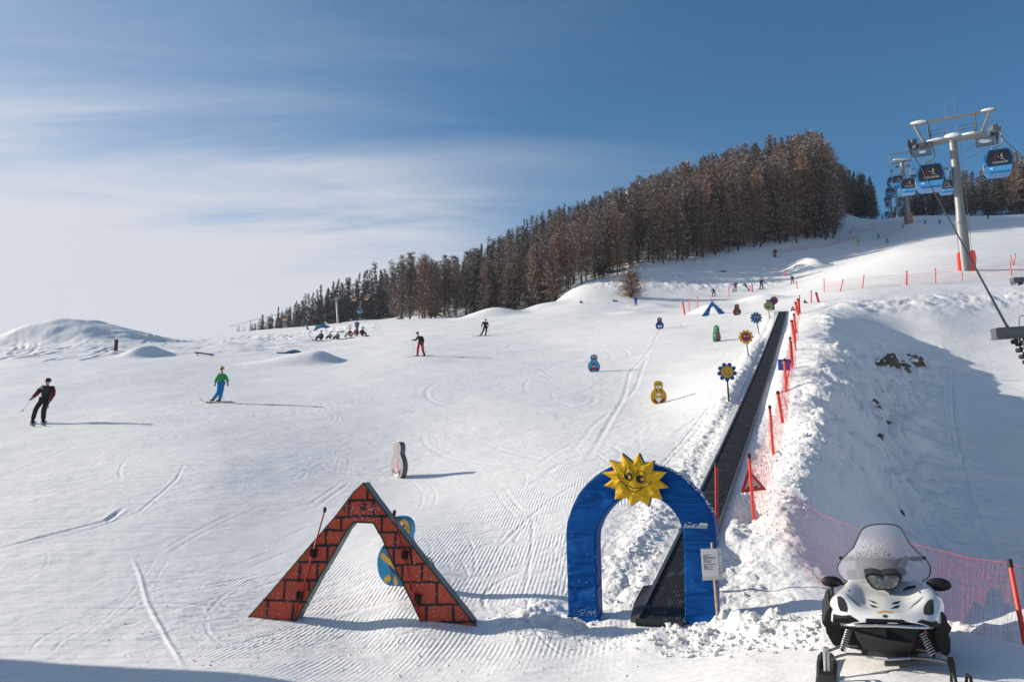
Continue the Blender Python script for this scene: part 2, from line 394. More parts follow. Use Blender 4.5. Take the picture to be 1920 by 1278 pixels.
# ------------------------------------------------------------------ mesh builder
class MB:
    def __init__(s): s.v = []; s.f = []; s.m = []
    def add(s, vs, fs, mi=0):
        o = len(s.v); s.v.extend(tuple(v) for v in vs)
        for f in fs: s.f.append(tuple(i + o for i in f)); s.m.append(mi)
        return s
    def box(s, c, d, rot=None, mi=0):
        x, y, z = d[0] / 2, d[1] / 2, d[2] / 2
        vs = [Vector((a, b, e)) for a in (-x, x) for b in (-y, y) for e in (-z, z)]
        if rot is not None: vs = [rot @ v for v in vs]
        vs = [v + Vector(c) for v in vs]
        return s.add(vs, [(0, 1, 3, 2), (4, 6, 7, 5), (0, 4, 5, 1), (2, 3, 7, 6), (0, 2, 6, 4), (1, 5, 7, 3)], mi)
    def bbox(s, c, d, b=.01, mi=0):
        """box with chamfered vertical/horizontal edges"""
        bm = bmesh.new(); bmesh.ops.create_cube(bm, size=1)
        for v in bm.verts: v.co = Vector((v.co.x * d[0], v.co.y * d[1], v.co.z * d[2])) + Vector(c)
        bmesh.ops.bevel(bm, geom=bm.edges[:], offset=b, segments=2, affect='EDGES')
        s.add([v.co.copy() for v in bm.verts], [[v.index for v in f.verts] for f in bm.faces], mi); bm.free(); return s
    def tube(s, pts, rs, n=8, mi=0, cap=True):
        pts = [Vector(p) for p in pts]
        if not hasattr(rs, '__len__'): rs = [rs] * len(pts)
        rings = []
        up0 = None
        for i, p in enumerate(pts):
            if i == 0: t = pts[1] - p
            elif i == len(pts) - 1: t = p - pts[i - 1]
            else: t = (pts[i + 1] - pts[i - 1])
            t = t.normalized() if t.length > 1e-9 else Vector((0, 0, 1))
            if up0 is None:
                up0 = Vector((0, 0, 1)) if abs(t.z) < .9 else Vector((1, 0, 0))
            a = t.cross(up0)
            if a.length < 1e-5: a = t.cross(Vector((0, 1, 0)))
            a.normalize(); b = a.cross(t).normalized(); up0 = b
            rings.append([p + (a * math.cos(2 * math.pi * k / n) + b * math.sin(2 * math.pi * k / n)) * rs[i] for k in range(n)])
        vs = [v for r in rings for v in r]; fs = []
        for i in range(len(rings) - 1):
            for k in range(n):
                k2 = (k + 1) % n; fs.append((i * n + k, i * n + k2, (i + 1) * n + k2, (i + 1) * n + k))
        if cap: fs.append(tuple(range(n))[::-1]); fs.append(tuple((len(rings) - 1) * n + k for k in range(n)))
        return s.add(vs, fs, mi)
    def prism(s, poly, y0, y1, mi=0, mis=None, f=None):
        """polygon in (x,z), extruded from y0 (front) to y1"""
        f = f or (lambda x, y, z: (x, y, z)); n = len(poly)
        vs = [f(p[0], y0, p[1]) for p in poly] + [f(p[0], y1, p[1]) for p in poly]
        s.add(vs, [tuple(range(n)), tuple(range(n, 2 * n))[::-1]], mi)
        o = len(s.v) - 2 * n
        for k in range(n):
            k2 = (k + 1) % n; s.f.append((o + k, o + n + k, o + n + k2, o + k2)); s.m.append(mi if mis is None else mis)
        return s
    def ell(s, c, r, n=12, m=8, mi=0, rot=None):
        vs = []; fs = []
        for i in range(m + 1):
            th = math.pi * i / m
            for k in range(n):
                a = 2 * math.pi * k / n
                v = Vector((r[0] * math.sin(th) * math.cos(a), r[1] * math.sin(th) * math.sin(a), r[2] * math.cos(th)))
                if rot is not None: v = rot @ v
                vs.append(v + Vector(c))
        for i in range(m):
            for k in range(n):
                k2 = (k + 1) % n; fs.append((i * n + k, (i + 1) * n + k, (i + 1) * n + k2, i * n + k2))
        return s.add(vs, fs, mi)
    def build(s, name, mats, parent=None, smooth=False, angle=None, loc=None):
        me = bpy.data.meshes.new(name); me.from_pydata([tuple(v) for v in s.v], [], s.f)
        if not isinstance(mats, (list, tuple)): mats = [mats]
        for m_ in mats: me.materials.append(m_)
        if len(mats) > 1: me.polygons.foreach_set('material_index', s.m)
        bm = bmesh.new(); bm.from_mesh(me)
        bmesh.ops.remove_doubles(bm, verts=bm.verts[:], dist=1e-5)
        bmesh.ops.recalc_face_normals(bm, faces=bm.faces[:]); bm.to_mesh(me); bm.free()
        if smooth or angle:
            me.polygons.foreach_set('use_smooth', [True] * len(me.polygons))
            if angle and hasattr(me, 'set_sharp_from_angle'): me.set_sharp_from_angle(angle=math.radians(angle))
        me.update()
        o = bpy.data.objects.new(name, me); COL.objects.link(o)
        if parent is not None: o.parent = parent
        if loc is not None: o.location = loc
        return o

def tag(o, label=None, cat=None, group=None, kind=None):
    if label: o['label'] = label
    if cat: o['category'] = cat
    if group: o['group'] = group
    if kind: o['kind'] = kind
    return o
def thing(name, label, cat, loc=(0, 0, 0), rz=0, group=None, rot=None, scale=None):
    o = bpy.data.objects.new(name, None); COL.objects.link(o); o.empty_display_size = .1
    o.location = loc; o.rotation_euler = rot if rot else (0, 0, rz)
    if scale: o.scale = (scale,) * 3
    return tag(o, label, cat, group)
def copy_tree(o, parent=None):
    c = o.copy(); COL.objects.link(c)
    if parent is not None: c.parent = parent
    for ch in o.children: copy_tree(ch, c)
    return c
def text_mesh(txt, size, name, m, parent, loc, rot=(math.pi / 2, 0, 0), ext=.002, bold=0, shear=0):
    cu = bpy.data.curves.new('t', 'FONT'); cu.body = txt; cu.size = size; cu.extrude = ext; cu.offset = bold
    cu.align_x = 'CENTER'; cu.align_y = 'CENTER'; cu.shear = shear; cu.resolution_u = 2
    to = bpy.data.objects.new('t', cu); COL.objects.link(to)
    dg = bpy.context.evaluated_depsgraph_get()
    me = bpy.data.meshes.new_from_object(to.evaluated_get(dg)); bpy.data.objects.remove(to)
    me.name = name; me.materials.clear(); me.materials.append(m)
    o = bpy.data.objects.new(name, me); COL.objects.link(o); o.parent = parent; o.location = loc; o.rotation_euler = rot
    return o
def join_meshes(name, objs, parent):
    """merge small helper meshes (same parent space) into one object"""
    bm = bmesh.new(); mats = []
    for o in objs:
        me = o.data.copy(); me.transform(o.matrix_basis)
        mi = []
        for m_ in me.materials:
            if m_ not in mats: mats.append(m_)
            mi.append(mats.index(m_))
        k = len(bm.faces); bm.from_mesh(me); bm.faces.ensure_lookup_table()
        for f in bm.faces[k:]: f.material_index = mi[f.material_index] if mi else 0
        bpy.data.meshes.remove(me)
    me = bpy.data.meshes.new(name); bm.to_mesh(me); bm.free()
    for m_ in mats: me.materials.append(m_)
    r = bpy.data.objects.new(name, me); COL.objects.link(r); r.parent = parent
    for o in objs: bpy.data.objects.remove(o)
    return r

# ------------------------------------------------------------------ the snow ground (one sheet out to the skyline)
def polyd(x, y, pts, vals=None):
    """distance to a world polyline (and interpolated value along it)"""
    best = np.full(x.shape, 1e9); bv = np.zeros(x.shape)
    for i in range(len(pts) - 1):
        ax, ay = pts[i]; bx, by = pts[i + 1]; dx, dy = bx - ax, by - ay; l2 = dx * dx + dy * dy
        t = np.clip(((x - ax) * dx + (y - ay) * dy) / l2, 0, 1)
        d = np.hypot(x - ax - t * dx, y - ay - t * dy)
        m = d < best; best = np.where(m, d, best)
        if vals is not None: bv = np.where(m, vals[i] + (vals[i + 1] - vals[i]) * t, bv)
    return (best, bv) if vals is not None else best
def PP(lst): return [(P(*c).x, P(*c).y) for c in lst]
RNG = random.Random(7)
CREST = PP([(1330,1175,10.2),(1400,1060,12.6),(1440,990,14.4),(1480,925,16.2),(1535,830,20.2),(1552,740,26.5),(1555,660,36.8),(1550,600,50),(1550,560,62)])
RAVW = PP([(1690,1000,19.5),(1665,905,22),(1665,774,31),(1670,690,42),(1720,668,47)])
ARCHP = PP([(1005,1140,11.5),(1045,1158,11.2)])
FG = PP([(1720,1222,8.9),(1800,1205,8.7),(1870,1198,8.5),(1960,1190,8.3)])
RIDGE = PP([(1290,1190,9.9),(1350,1165,10.2),(1420,1190,9.4),(1500,1195,9.0),(1560,1205,8.6)])
def detail(x, y, r):
    s, p = belt_sp(x, y)
    along = sstep(-.5, 1, s) * (1 - sstep(BLEN - 1, BLEN + 3, s))
    beltfree = sstep(BHW + .06, BHW + .3, np.abs(p)) + (1 - along); beltfree = np.clip(beltfree, 0, 1)
    left = np.exp(-((p + .95) / .55) ** 2) * along
    right = sstep(.35, .6, p) * (1 - sstep(1.0, 1.6, p)) * along * .5
    dc = polyd(x, y, CREST); crest = np.exp(-(dc / 1.0) ** 2)
    dr = polyd(x, y, RAVW); rav = np.exp(-(dr / 2.0) ** 2)
    da = polyd(x, y, ARCHP); arch = np.exp(-(da / .5) ** 2)
    dg = polyd(x, y, RIDGE); rdg = np.exp(-(dg / .38) ** 2)
    side = np.arctan2(x, y)
    clump = np.abs(fbm(x * 2.6, y * 2.6, 11, 3)) * 2.2
    clump2 = np.maximum(fbm(x * 6.5, y * 6.5, 31, 3), -.05) * 2
    fade = 1 - sstep(25, 70, r); ridges = np.abs(fbm(s * 1.25 + 3, p * .55, 15, 4)) * sstep(1, 5, s)
    fgd = np.exp(-(polyd(x, y, FG) / .55) ** 2)
    z = np.zeros(x.shape)
    z += left * (clump * .10 + clump2 * .06 * fade) + right * (clump2 * .05) * fade
    z += crest * (clump * .05 + ridges * .30 + clump2 * .035 * fade + fbm(x * .9, y * .9, 41, 3) * .42)
    z += rav * (fbm(x * .55 + .35 * y, y * .4, 51, 5) * 1.9 + np.abs(fbm(x * 1.4, y * 1.1, 57, 4)) * 1.1)
    z += fgd * (np.maximum(fbm(x * 1.6, y * 1.6, 81, 4), -.02) * .75 + .03)
    z += arch * (clump * .18 + clump2 * .09)
    z += rdg * (.10 + clump * .26 + np.maximum(fbm(x * 4, y * 4, 71, 3), 0) * .34)
    # small bank behind the left leg and the trodden snow by the belt entry
    piste = 1 - np.clip(crest + rav + rdg, 0, 1)
    z += fbm(x * .16, y * .16, 3, 3) * .22 * sstep(12, 40, r) * beltfree * piste
    z += fbm(x * .8, y * .8, 5, 3) * .035 * beltfree
    z += fbm(x * 3.1, y * 3.1, 8, 3) * .014 * beltfree * (1 - sstep(20, 50, r))
    # off-piste, chopped up snow between the run and the wood
    u = side
    off = sstep(.08, .12, u) * (1 - sstep(.30, .35, u)) * sstep(140, 156, r) * (1 - sstep(185, 215, r))
    z += off * np.abs(fbm(x * .6, y * .45, 61, 4)) * 1.0 * (1 - sstep(.30, .335, u) * sstep(.40, .36, u) * 0)
    lf = (1 - sstep(-.28, -.16, u)) * sstep(66, 82, r) * (1 - sstep(135, 150, r))
    z += lf * fbm(x * .3, y * .18, 66, 4) * .6
    lf2 = sstep(-.36, -.30, u) * (1 - sstep(-.2, -.15, u)) * sstep(105, 125, r) * (1 - sstep(150, 160, r))
    z += lf2 * np.abs(fbm(x * .7, y * .4, 69, 4)) * 1.1
    rim = np.exp(-((y - (60 + 0.12 * (x - 30))) / 2.6) ** 2) * sstep(23, 27, x)
    z += rim * (np.abs(fbm(x * .55, y * .6, 76, 4)) * .9 + .05)
    # the carpet lies in its own trench
    z = z * beltfree
    rough = np.clip(left + right + crest + arch * 1.3 + rdg * 1.3 + rav * .7 + off * .5, 0, 1)
    return z, rough, piste * (1 - off)

def build_ground():
    UD = .665
    ud = np.linspace(-UD, UD, 1240)
    side = UD + (math.pi - UD) * (np.linspace(0, 1, 60)[1:] ** 1.4)
    us = np.concatenate([-side[::-1], ud, side])
    rs = np.concatenate([np.array([.01, .8, 1.6, 2.4, 3.0, 3.5]), np.exp(np.linspace(math.log(4.0), math.log(30), 720)), np.exp(np.linspace(math.log(30), math.log(640), 660))[1:]])
    U, R = np.meshgrid(us, rs)
    X = R * np.sin(U); Y = R * np.cos(U)
    Z = ground(X, Y)
    dz, rough, piste = detail(X, Y, R)
    s, p = belt_sp(X, Y)
    # sparse outer part keeps only the broad shape
    outer = 1 - sstep(UD, UD + .1, np.abs(U)); Z = Z + dz * outer
    # ---- ski tracks pressed in: world polylines stamped on to the grid
    T = np.zeros_like(Z)
    rng = np.random.default_rng(5)
    def stamp(xs, ys, width, depth, berm=.35):
        depth = depth * .75
        seg = np.hypot(np.diff(xs), np.diff(ys)); L_ = np.concatenate([[0], np.cumsum(seg)])
        rr = max(6, float(np.mean(np.hypot(xs, ys)))); step = max(.02, rr * .0009)
        q = np.arange(0, L_[-1], step); x = np.interp(q, L_, xs); y = np.interp(q, L_, ys)
        tx = np.gradient(x); ty = np.gradient(y); ln = np.hypot(tx, ty) + 1e-9; nx, ny = -ty / ln, tx / ln
        fade = np.clip(np.minimum(q, L_[-1] - q) / (.18 * L_[-1] + 1e-6), 0, 1)
        K = max(5, int(width * 3.2 / (rr * .0008)))
        for o in np.linspace(-1.7, 1.7, min(K, 41)):
            px_, py_ = x + nx * o * width, y + ny * o * width
            r = np.hypot(px_, py_); u = np.arctan2(px_, py_)
            j = np.searchsorted(us, u); i = np.searchsorted(rs, r)
            ok = (np.abs(u) < UD) & (r > 5) & (r < 300) & (i < len(rs)) & (j < len(us))
            prof = -depth * np.exp(-(o / .5) ** 2 * 2) + berm * depth * np.exp(-((abs(o) - 1.15) / .3) ** 2)
            v = prof * fade
            ii, jj, vv = i[ok], j[ok], v[ok]
            if prof < 0: np.minimum.at(T, (ii, jj), vv)
            else: np.maximum.at(T, (ii, jj), vv)
    def curve(px, py, ang, length, bend, n=60):
        h = hit0(px, py, base2); t = np.linspace(0, 1, n); a = ang + bend * (t - .5)
        xs = h.x + np.cumsum(np.cos(a)) * length / n; ys = h.y + np.cumsum(np.sin(a)) * length / n
        return xs, ys
    for k in range(420):
        px = rng.uniform(-40, 1330); py = 600 + 640 * rng.random() ** 1.25
        h = hit0(px, py, base2)
        if h.y > 120: continue
        sc = max(1, h.y / 16)
        ang = rng.choice([math.radians(40), math.radians(62), math.radians(95), math.radians(25)], p=[.42, .26, .14, .18]) + rng.normal(0, .12)
        le = rng.uniform(1.5, 6) * sc ** .8
        bend = rng.normal(0, .45) if rng.random() < .7 else rng.choice([-1, 1]) * rng.uniform(.8, 1.8)
        xs, ys = curve(px, py, ang, le, bend)
        w = rng.uniform(.025, .06) * sc ** .4; d = rng.uniform(.006, .022) * sc ** .4
        stamp(xs, ys, w, d)
        if rng.random() < .45:
            o = rng.uniform(.18, .4) * sc ** .3; stamp(xs + math.sin(ang) * o, ys - math.cos(ang) * o, w, d)
    for k in range(110):      # the lane beside the belt is more skied over
        px = rng.uniform(960, 1360); py = rng.uniform(600, 900); h = hit0(px, py, base2)
        if belt_sp(np.array([h.x]), np.array([h.y]))[1][0] > -1.6 or h.y > 110: continue
        sc = max(1, h.y / 16); ang = rng.choice([math.radians(50), math.radians(75), math.radians(10), math.radians(110)]) + rng.normal(0, .2)
        xs, ys = curve(px, py, ang, rng.uniform(3, 9) * sc ** .7, rng.choice([-1, 1]) * rng.uniform(.2, 1.6)); w = rng.uniform(.05, .16) * sc ** .4
        stamp(xs, ys, w, rng.uniform(.004, .014) * sc ** .35)
    # named marks that show in the photograph
    def pxline(pts, w, d, berm=.5):
        hs = [hit0(a, b, base2) for a, b in pts]; xs = np.array([h.x for h in hs]); ys = np.array([h.y for h in hs])
        t = np.linspace(0, 1, len(xs)); tt = np.linspace(0, 1, 120)
        stamp(np.interp(tt, t, xs), np.interp(tt, t, ys), w, d, berm)
    pxline([(244,1035),(262,1080),(275,1130),(300,1175),(330,1225),(350,1260)], .05, -.018, .2)
    pxline([(0,1027),(60,1012),(130,993),(200,975),(235,950)], .10, .05)
    pxline([(0,1036),(90,1014),(170,992),(260,960),(330,900),(345,870)], .05, .03)
    pxline([(375,1100),(430,1090),(480,1080)], .05, .03)
    pxline([(1470,575),(1380,700),(1300,800),(1230,880),(1130,960),(1060,1000)], .05, .035)
    pxline([(1480,600),(1400,690),(1330,780),(1250,870),(1180,930)], .05, .03)
    pxline([(1060,860),(1110,800),(1190,730),(1215,660),(1250,600)], .14, .022)
    pxline([(1090,880),(1130,810),(1170,740),(1180,700),(1230,640)], .14, .02)
    for a in (0, 9): pxline([(1640 + a,610),(1700 + a,625),(1750 + a,650),(1775 + a,690),(1780 + a,780),(1795 + a * 1.4,880),(1825 + a * 1.7,980),(1860 + a * 2,1050)], .14, .16, .5)
    for a in (0, 14, 28, 36): pxline([(32 + a,628),(34 + a,640),(30 + a,655),(10 + a,668)], .30, .22)
    for k in range(26):
        a = rng.uniform(-20, 420); b = rng.uniform(640, 676) if a < 200 else rng.uniform(622, 650)
        pxline([(a, b + 6), (a + 30, b), (a + 80, b - 6 - rng.uniform(0, 6))], .28, rng.uniform(.10, .22))
    for _ in range(2):
        T[1:-1] = .25 * T[:-2] + .5 * T[1:-1] + .25 * T[2:]; T[:, 1:-1] = .25 * T[:, :-2] + .5 * T[:, 1:-1] + .25 * T[:, 2:]
    s_, p_ = belt_sp(X, Y)
    keep = np.clip(sstep(BHW + .1, BHW + .5, np.abs(p_)) + (s_ < -.3), 0, 1)
    Z = Z + T * keep
    # grooming corduroy mask: near ground around and behind the arch
    n = fbm(X * .5, Y * .5, 91, 3)
    cord = sstep(8.5, 10.5, R) * (1 - sstep(17, 27, R)) * sstep(-.55, -.2, U + n * .5) * (1 - sstep(.20, .26, U)) * sstep(-.12, .08, n + .06)
    cord2 = np.exp(-((U + .115) / .10) ** 2) * sstep(9.5, 10.5, R) * (1 - sstep(14, 18, R))
    cord = np.clip(np.maximum(cord * .7, cord2), 0, 1) * (1 - rough)
    nv = U.size; nr, nc = U.shape
    co = np.stack([X, Y, Z], -1).reshape(-1, 3).astype(np.float32)
    idx = np.arange(nv).reshape(nr, nc)
    q = np.stack([idx[:-1, :-1], idx[:-1, 1:], idx[1:, 1:], idx[1:, :-1]], -1).reshape(-1, 4)[:, ::-1]
    me = bpy.data.meshes.new('snow_ground'); me.vertices.add(nv); me.vertices.foreach_set('co', co.ravel())
    nf = len(q); me.loops.add(nf * 4); me.polygons.add(nf)
    me.loops.foreach_set('vertex_index', q.ravel().astype(np.int32))
    me.polygons.foreach_set('loop_start', np.arange(0, nf * 4, 4, dtype=np.int32))
    try: me.polygons.foreach_set('loop_total', np.full(nf, 4, dtype=np.int32))
    except Exception: pass
    me.polygons.foreach_set('use_smooth', np.ones(nf, dtype=bool))
    me.update(calc_edges=True)
    at = me.attributes.new('mask', 'FLOAT_COLOR', 'POINT')
    cc = np.stack([cord, rough, piste, np.ones_like(cord)], -1).reshape(-1).astype(np.float32)
    at.data.foreach_set('color', cc)
    me.materials.append(M['snow'])
    o = bpy.data.objects.new('snow_ground', me); COL.objects.link(o)
    tag(o, 'sunlit groomed white snow slope rising from the foreground to the skyline', kind='structure')
    return o
snow = build_ground()
def gd(x, y):
    """height of the finished snow surface incl. clumps"""
    a = np.array([float(x)]); b = np.array([float(y)])
    return float((ground(a, b) + detail(a, b, np.hypot(a, b))[0])[0])
def on(px, py, sink=.02):
    h = hit(px, py); return Vector((h.x, h.y, gd(h.x, h.y) - sink))

# loose crumbs and clods of snow thrown about by skis and shovel
def crumbs():
    rs = np.random.default_rng(12); xs = []; ys = []; sz = []
    def scat(pts, n, sp, lo, hi):
        w = PP(pts)
        for _ in range(n):
            i = rs.integers(0, len(w) - 1); f = rs.random(); xs.append(w[i][0] + (w[i + 1][0] - w[i][0]) * f + rs.normal(0, sp)); ys.append(w[i][1] + (w[i + 1][1] - w[i][1]) * f + rs.normal(0, sp)); sz.append(lo + (hi - lo) * rs.random() ** 3)
    scat([(1290,1195,9.7),(1400,1200,9.1),(1560,1215,8.3)], 620, .35, .008, .055)
    scat([(1010,1185,10.9),(1130,1190,10.5),(1290,1195,9.8)], 320, .35, .006, .03)
    scat([(1410,1010,14.4),(1440,930,16.5),(1490,830,20.3),(1520,740,26)], 520, .45, .015, .07)
    scat([(1150,1120,11.4),(1215,1010,14),(1275,890,18),(1340,790,23),(1390,700,31)], 700, .45, .012, .06)
    scat([(300,1200,10.4),(700,1225,10.2),(1200,1240,9.2)], 420, .9, .005, .022)
    scat([(420,1185,11.2),(900,1190,11.2)], 160, .3, .006, .022)
    xs_ = np.array(xs); ys_ = np.array(ys); zs = ground(xs_, ys_) + detail(xs_, ys_, np.hypot(xs_, ys_))[0]
    s_, p_ = belt_sp(xs_, ys_); m = MB(); R_ = random.Random(8)
    for x, y, z, r, q, al in zip(xs_, ys_, zs, sz, p_, s_):
        if abs(q) < BHW + .08 and al > -.3: continue
        rot = Matrix.Rotation(R_.uniform(0, 6.28), 3, 'Z') @ Matrix.Rotation(R_.uniform(-1, 1), 3, 'X')
        base = [(1, 0, 0), (-1, 0, 0), (0, 1, 0), (0, -1, 0), (0, 0, 1), (0, 0, -1)]
        vs = [rot @ Vector((a * R_.uniform(.7, 1.3) * r, b * R_.uniform(.7, 1.3) * r, c * R_.uniform(.5, 1) * r)) + Vector((x, y, z + r * .25)) for a, b, c in base]
        m.add(vs, [(0, 2, 4), (2, 1, 4), (1, 3, 4), (3, 0, 4), (2, 0, 5), (1, 2, 5), (3, 1, 5), (0, 3, 5)])
    tag(m.build('snow_crumbs', M['loose'], None, smooth=False), 'loose crumbs and clods of snow scattered round the arch and the belt', kind='stuff')
crumbs()

# ------------------------------------------------------------------ lodge left of the frame (its wall and flat roof throw the shade at lower left)
def lodge():
    x1, x0, y1, y0, top, bot = -16.0, -26.0, 12.95, -10.0, 3.75, -6
    t = thing('timber_lodge', 'timber lodge with flat snowy roof left of the piste, throwing the shade at lower left', 'building', (x0, y0, bot))
    m = MB(); m.box(((x1 - x0) / 2, (y1 - y0) / 2, (top - .35 - bot) / 2), (x1 - x0 - .4, y1 - y0 - .4, top - .35 - bot)); m.build('wall', M['brownwood'], t)
    m = MB(); m.box(((x1 - x0) / 2, (y1 - y0) / 2, top - bot - .17), (x1 - x0, y1 - y0, .34)); m.build('roof', M['brownwood'], t)
    for k in range(4):
        w = MB(); yy = 4 + k * 5
        w.box((x1 - x0 - .17, yy, 6.2), (.08, 1.6, 1.5)); wo_ = w.build('window', M['white'], t)
        g = MB(); g.box((x1 - x0 - .12, yy, 6.2), (.03, 1.4, 1.3)); g.build('pane', M['glassdark'], wo_)
lodge()

# ------------------------------------------------------------------ plane frames: an upright plane turned to face front-left
class Plane:
    def __init__(s, px, py, deg, d=None):
        s.o = hit(px, py) if d is None else P(px, py, d)
        a = math.radians(deg); s.a = -a
        s.u = Vector((math.cos(a), -math.sin(a), 0)); s.n = Vector((-math.sin(a), -math.cos(a), 0))
        s.z0 = s.o.z
    def uv(s, px, py):
        r = ray(px, py); t = s.o.dot(s.n) / r.dot(s.n); p = r * t - s.o
        return (p.dot(s.u), p.z)
# local axes: x = u (image right), y = away from viewer, z up ; object rotation z = -deg
def strokes(mb, pts, w, y0, y1, mi=0):
    """ribbon-like painted stroke as thin solid in the xz plane"""
    for i in range(len(pts) - 1):
        (x0, z0), (x1, z1) = pts[i], pts[i + 1]; dx, dz = x1 - x0, z1 - z0; l = math.hypot(dx, dz)
        if l < 1e-6: continue
        nx, nz = -dz / l * w / 2, dx / l * w / 2; ex, ez = dx / l * w * .3, dz / l * w * .3
        mb.prism([(x0 + nx - ex, z0 + nz - ez), (x0 - nx - ex, z0 - nz - ez), (x1 - nx + ex, z1 - nz + ez), (x1 + nx + ex, z1 + nz + ez)], y0 - i * 2e-5, y1, mi)
def circ(cx, cz, rx, rz=None, n=24, a0=0, a1=2 * math.pi):
    rz = rz or rx
    return [(cx + rx * math.cos(a0 + (a1 - a0) * k / n), cz + rz * math.sin(a0 + (a1 - a0) * k / n)) for k in range(n)]

# ------------------------------------------------------------------ red brick A-frame gate
def brick_gate():
    pl = Plane(680, 1172, 9)
    A = lambda cx, cy: pl.uv(430 + cx / 3.194, 820 + cy / 3.194)
    t = thing('brick_gate', 'red triangular ski gate painted with black brick lines, standing in the groomed snow', 'ski gate', pl.o, rz=pl.a)
    outer = [(97,1092),(220,955),(400,745),(515,610),(640,465),(745,325),(805,270),(870,362),(990,520),(1110,668),(1250,840),(1480,1130)]
    inner = [(1165,1140),(1095,985),(985,765),(915,600),(862,510),(745,505),(700,560),(600,735),(530,850),(455,985),(390,1110)]
    poly = [A(*p) for p in outer] + [A(*p) for p in inner]
    m = MB(); m.prism(poly, -.001, .24, 0, 1); panel = m.build('frame', [M['brick'], M['greyfoam']], t)
    # dark trim along the edges
    tr = MB()
    pts = poly + [poly[0]]
    for i in range(len(pts) - 1): tr.tube([(pts[i][0], -.004, pts[i][1]), (pts[i + 1][0], -.004, pts[i + 1][1])], .011, 5)
    tr.build('edge_trim', M['dgreen'], t)
    R_ = random.Random(3)
    ln = [((720,375),(870,375)),((640,478),(770,468),(940,470)),((570,550),(690,556)),((495,645),(645,645)),((415,745),(585,745)),((325,850),(528,855)),((207,970),(330,975),(462,985)),((112,1080),(400,1098)),
          ((890,565),(1010,565)),((925,655),(1105,658)),((988,765),(1175,752)),((1045,865),(1258,865)),((1102,1000),(1240,998),(1378,996)),((1168,1108),(1470,1100)),
          ((720,375),(715,465)),((865,375),(862,470)),((672,480),(668,548)),((580,560),(577,640)),((592,650),(583,738)),((428,750),(418,848)),((530,755),(525,848)),((335,860),(325,968)),((478,862),(476,915)),((233,975),(225,1068)),((385,985),(376,1092)),((828,320),(826,368)),((690,420),(686,440)),
          ((914,480),(914,555)),((997,570),(995,652)),((985,660),(987,750)),((1085,660),(1092,750)),((1035,770),(1037,860)),((1155,765),(1152,862)),((1088,870),(1090,908)),((1242,870),(1242,990)),((1180,1010),(1180,1105)),((1340,1003),(1345,1100))]
    b = MB(); kk = 0
    for seg in ln:
        P_ = []
        for i in range(len(seg) - 1):
            a_, c_ = seg[i], seg[i + 1]; nn_ = max(2, int(math.hypot(c_[0] - a_[0], c_[1] - a_[1]) / 28))
            for k in range(nn_ + 1):
                f = k / nn_; P_.append(A(a_[0] + (c_[0] - a_[0]) * f + R_.uniform(-1.6, 1.6), a_[1] + (c_[1] - a_[1]) * f + R_.uniform(-2.2, 2.2)))
        for i in range(len(P_) - 1):
            strokes(b, P_[i:i + 2], R_.uniform(.024, .040), -.006 - kk * 3e-5, -.0015); kk = (kk + 1) % 40
    cx, cz = A(806, 415)
    b.prism(circ(cx, cz, .052), -.009, -.002)
    b.build('brick_lines', M['black'], t)
    e = MB(); strokes(e, [(cx - .03, cz + .012), (cx + .03, cz + .016)], .008, -.012, -.009); strokes(e, [(cx - .025, cz - .012), (cx + .028, cz - .008)], .008, -.012, -.009)
    e.build('round_emblem', M['brick'], t)
    # caked snow dust on the front
    d = MB()
    for k in range(420):
        q = R_.random(); z_ = R_.random() ** 1.4
        side = R_.choice([0, 1])
        cxp = (110 + (640 - 110) * z_ + R_.uniform(20, 190 - 60 * z_)) if side == 0 else (1180 - 300 * z_ + R_.uniform(0, 260 - 120 * z_))
        cyp = 1085 - 620 * z_ + R_.uniform(-20, 15)
        if k % 3 == 0: cxp, cyp = R_.uniform(680, 900), R_.uniform(400, 500)
        x_, zz_ = A(cxp, cyp); s_ = R_.uniform(.002, .0055)
        d.ell((x_, -.008, zz_), (s_ * R_.uniform(1, 2), .004, s_), 5, 3)
    bm_ok = d.build('snow_dust', M['loose'], t); bm_ok['kind'] = 'stuff'
    # two red poles strapped on, each with black cap and pads
    for (p0, p1, pads, off) in (((578,440),(392,1095),[(512,690),(428,945)],.0), ((993,458),(1160,1120),[(1057,700),(1133,962)],.0)):
        a0, a1 = A(*p0), A(*p1)
        r = MB(); r.tube([(a1[0], -.05, a1[1]), (a0[0], -.05, a0[1])], .011, 8); po = r.build('support_pole', M['red'], t, smooth=True)
        c = MB(); c.tube([(a0[0], -.05, a0[1] - .01), (a0[0] + .008, -.05, a0[1] + .06)], .024, 8); c.build('cap', M['black'], po)
        for q in pads:
            c0 = A(*q); pd = MB()
            for k in (-1, 0, 1):
                pd.bbox((c0[0] + k * .032, -.045, c0[1] + k * -.004), (.026, .05, .14 - abs(k) * .03), .01)
            pd.box((c0[0], -.03, c0[1] + .05), (.11, .02, .02)); pd.build('strap_pad', M['blkplastic'], t)
    # cords at the back, dark foot plates
    for ps in (((1180,722),(1200,735),(1215,770)),((405,735),(385,760))):
        f = MB(); f.tube([(A(*p)[0], .1, A(*p)[1]) for p in ps], .008, 5); f.build('tie_cord', M['black'], t)
    for a_, c_ in (((170,1100),(420,1118)),((1190,1142),(1495,1130))):
        f = MB(); A0, A1 = A(*a_), A(*c_); f.box(((A0[0] + A1[0]) / 2, .12, min(A0[1], A1[1]) - .03), (A1[0] - A0[0], .22, .05)); f.build('foot_plate', M['dgreen'], t)
brick_gate()

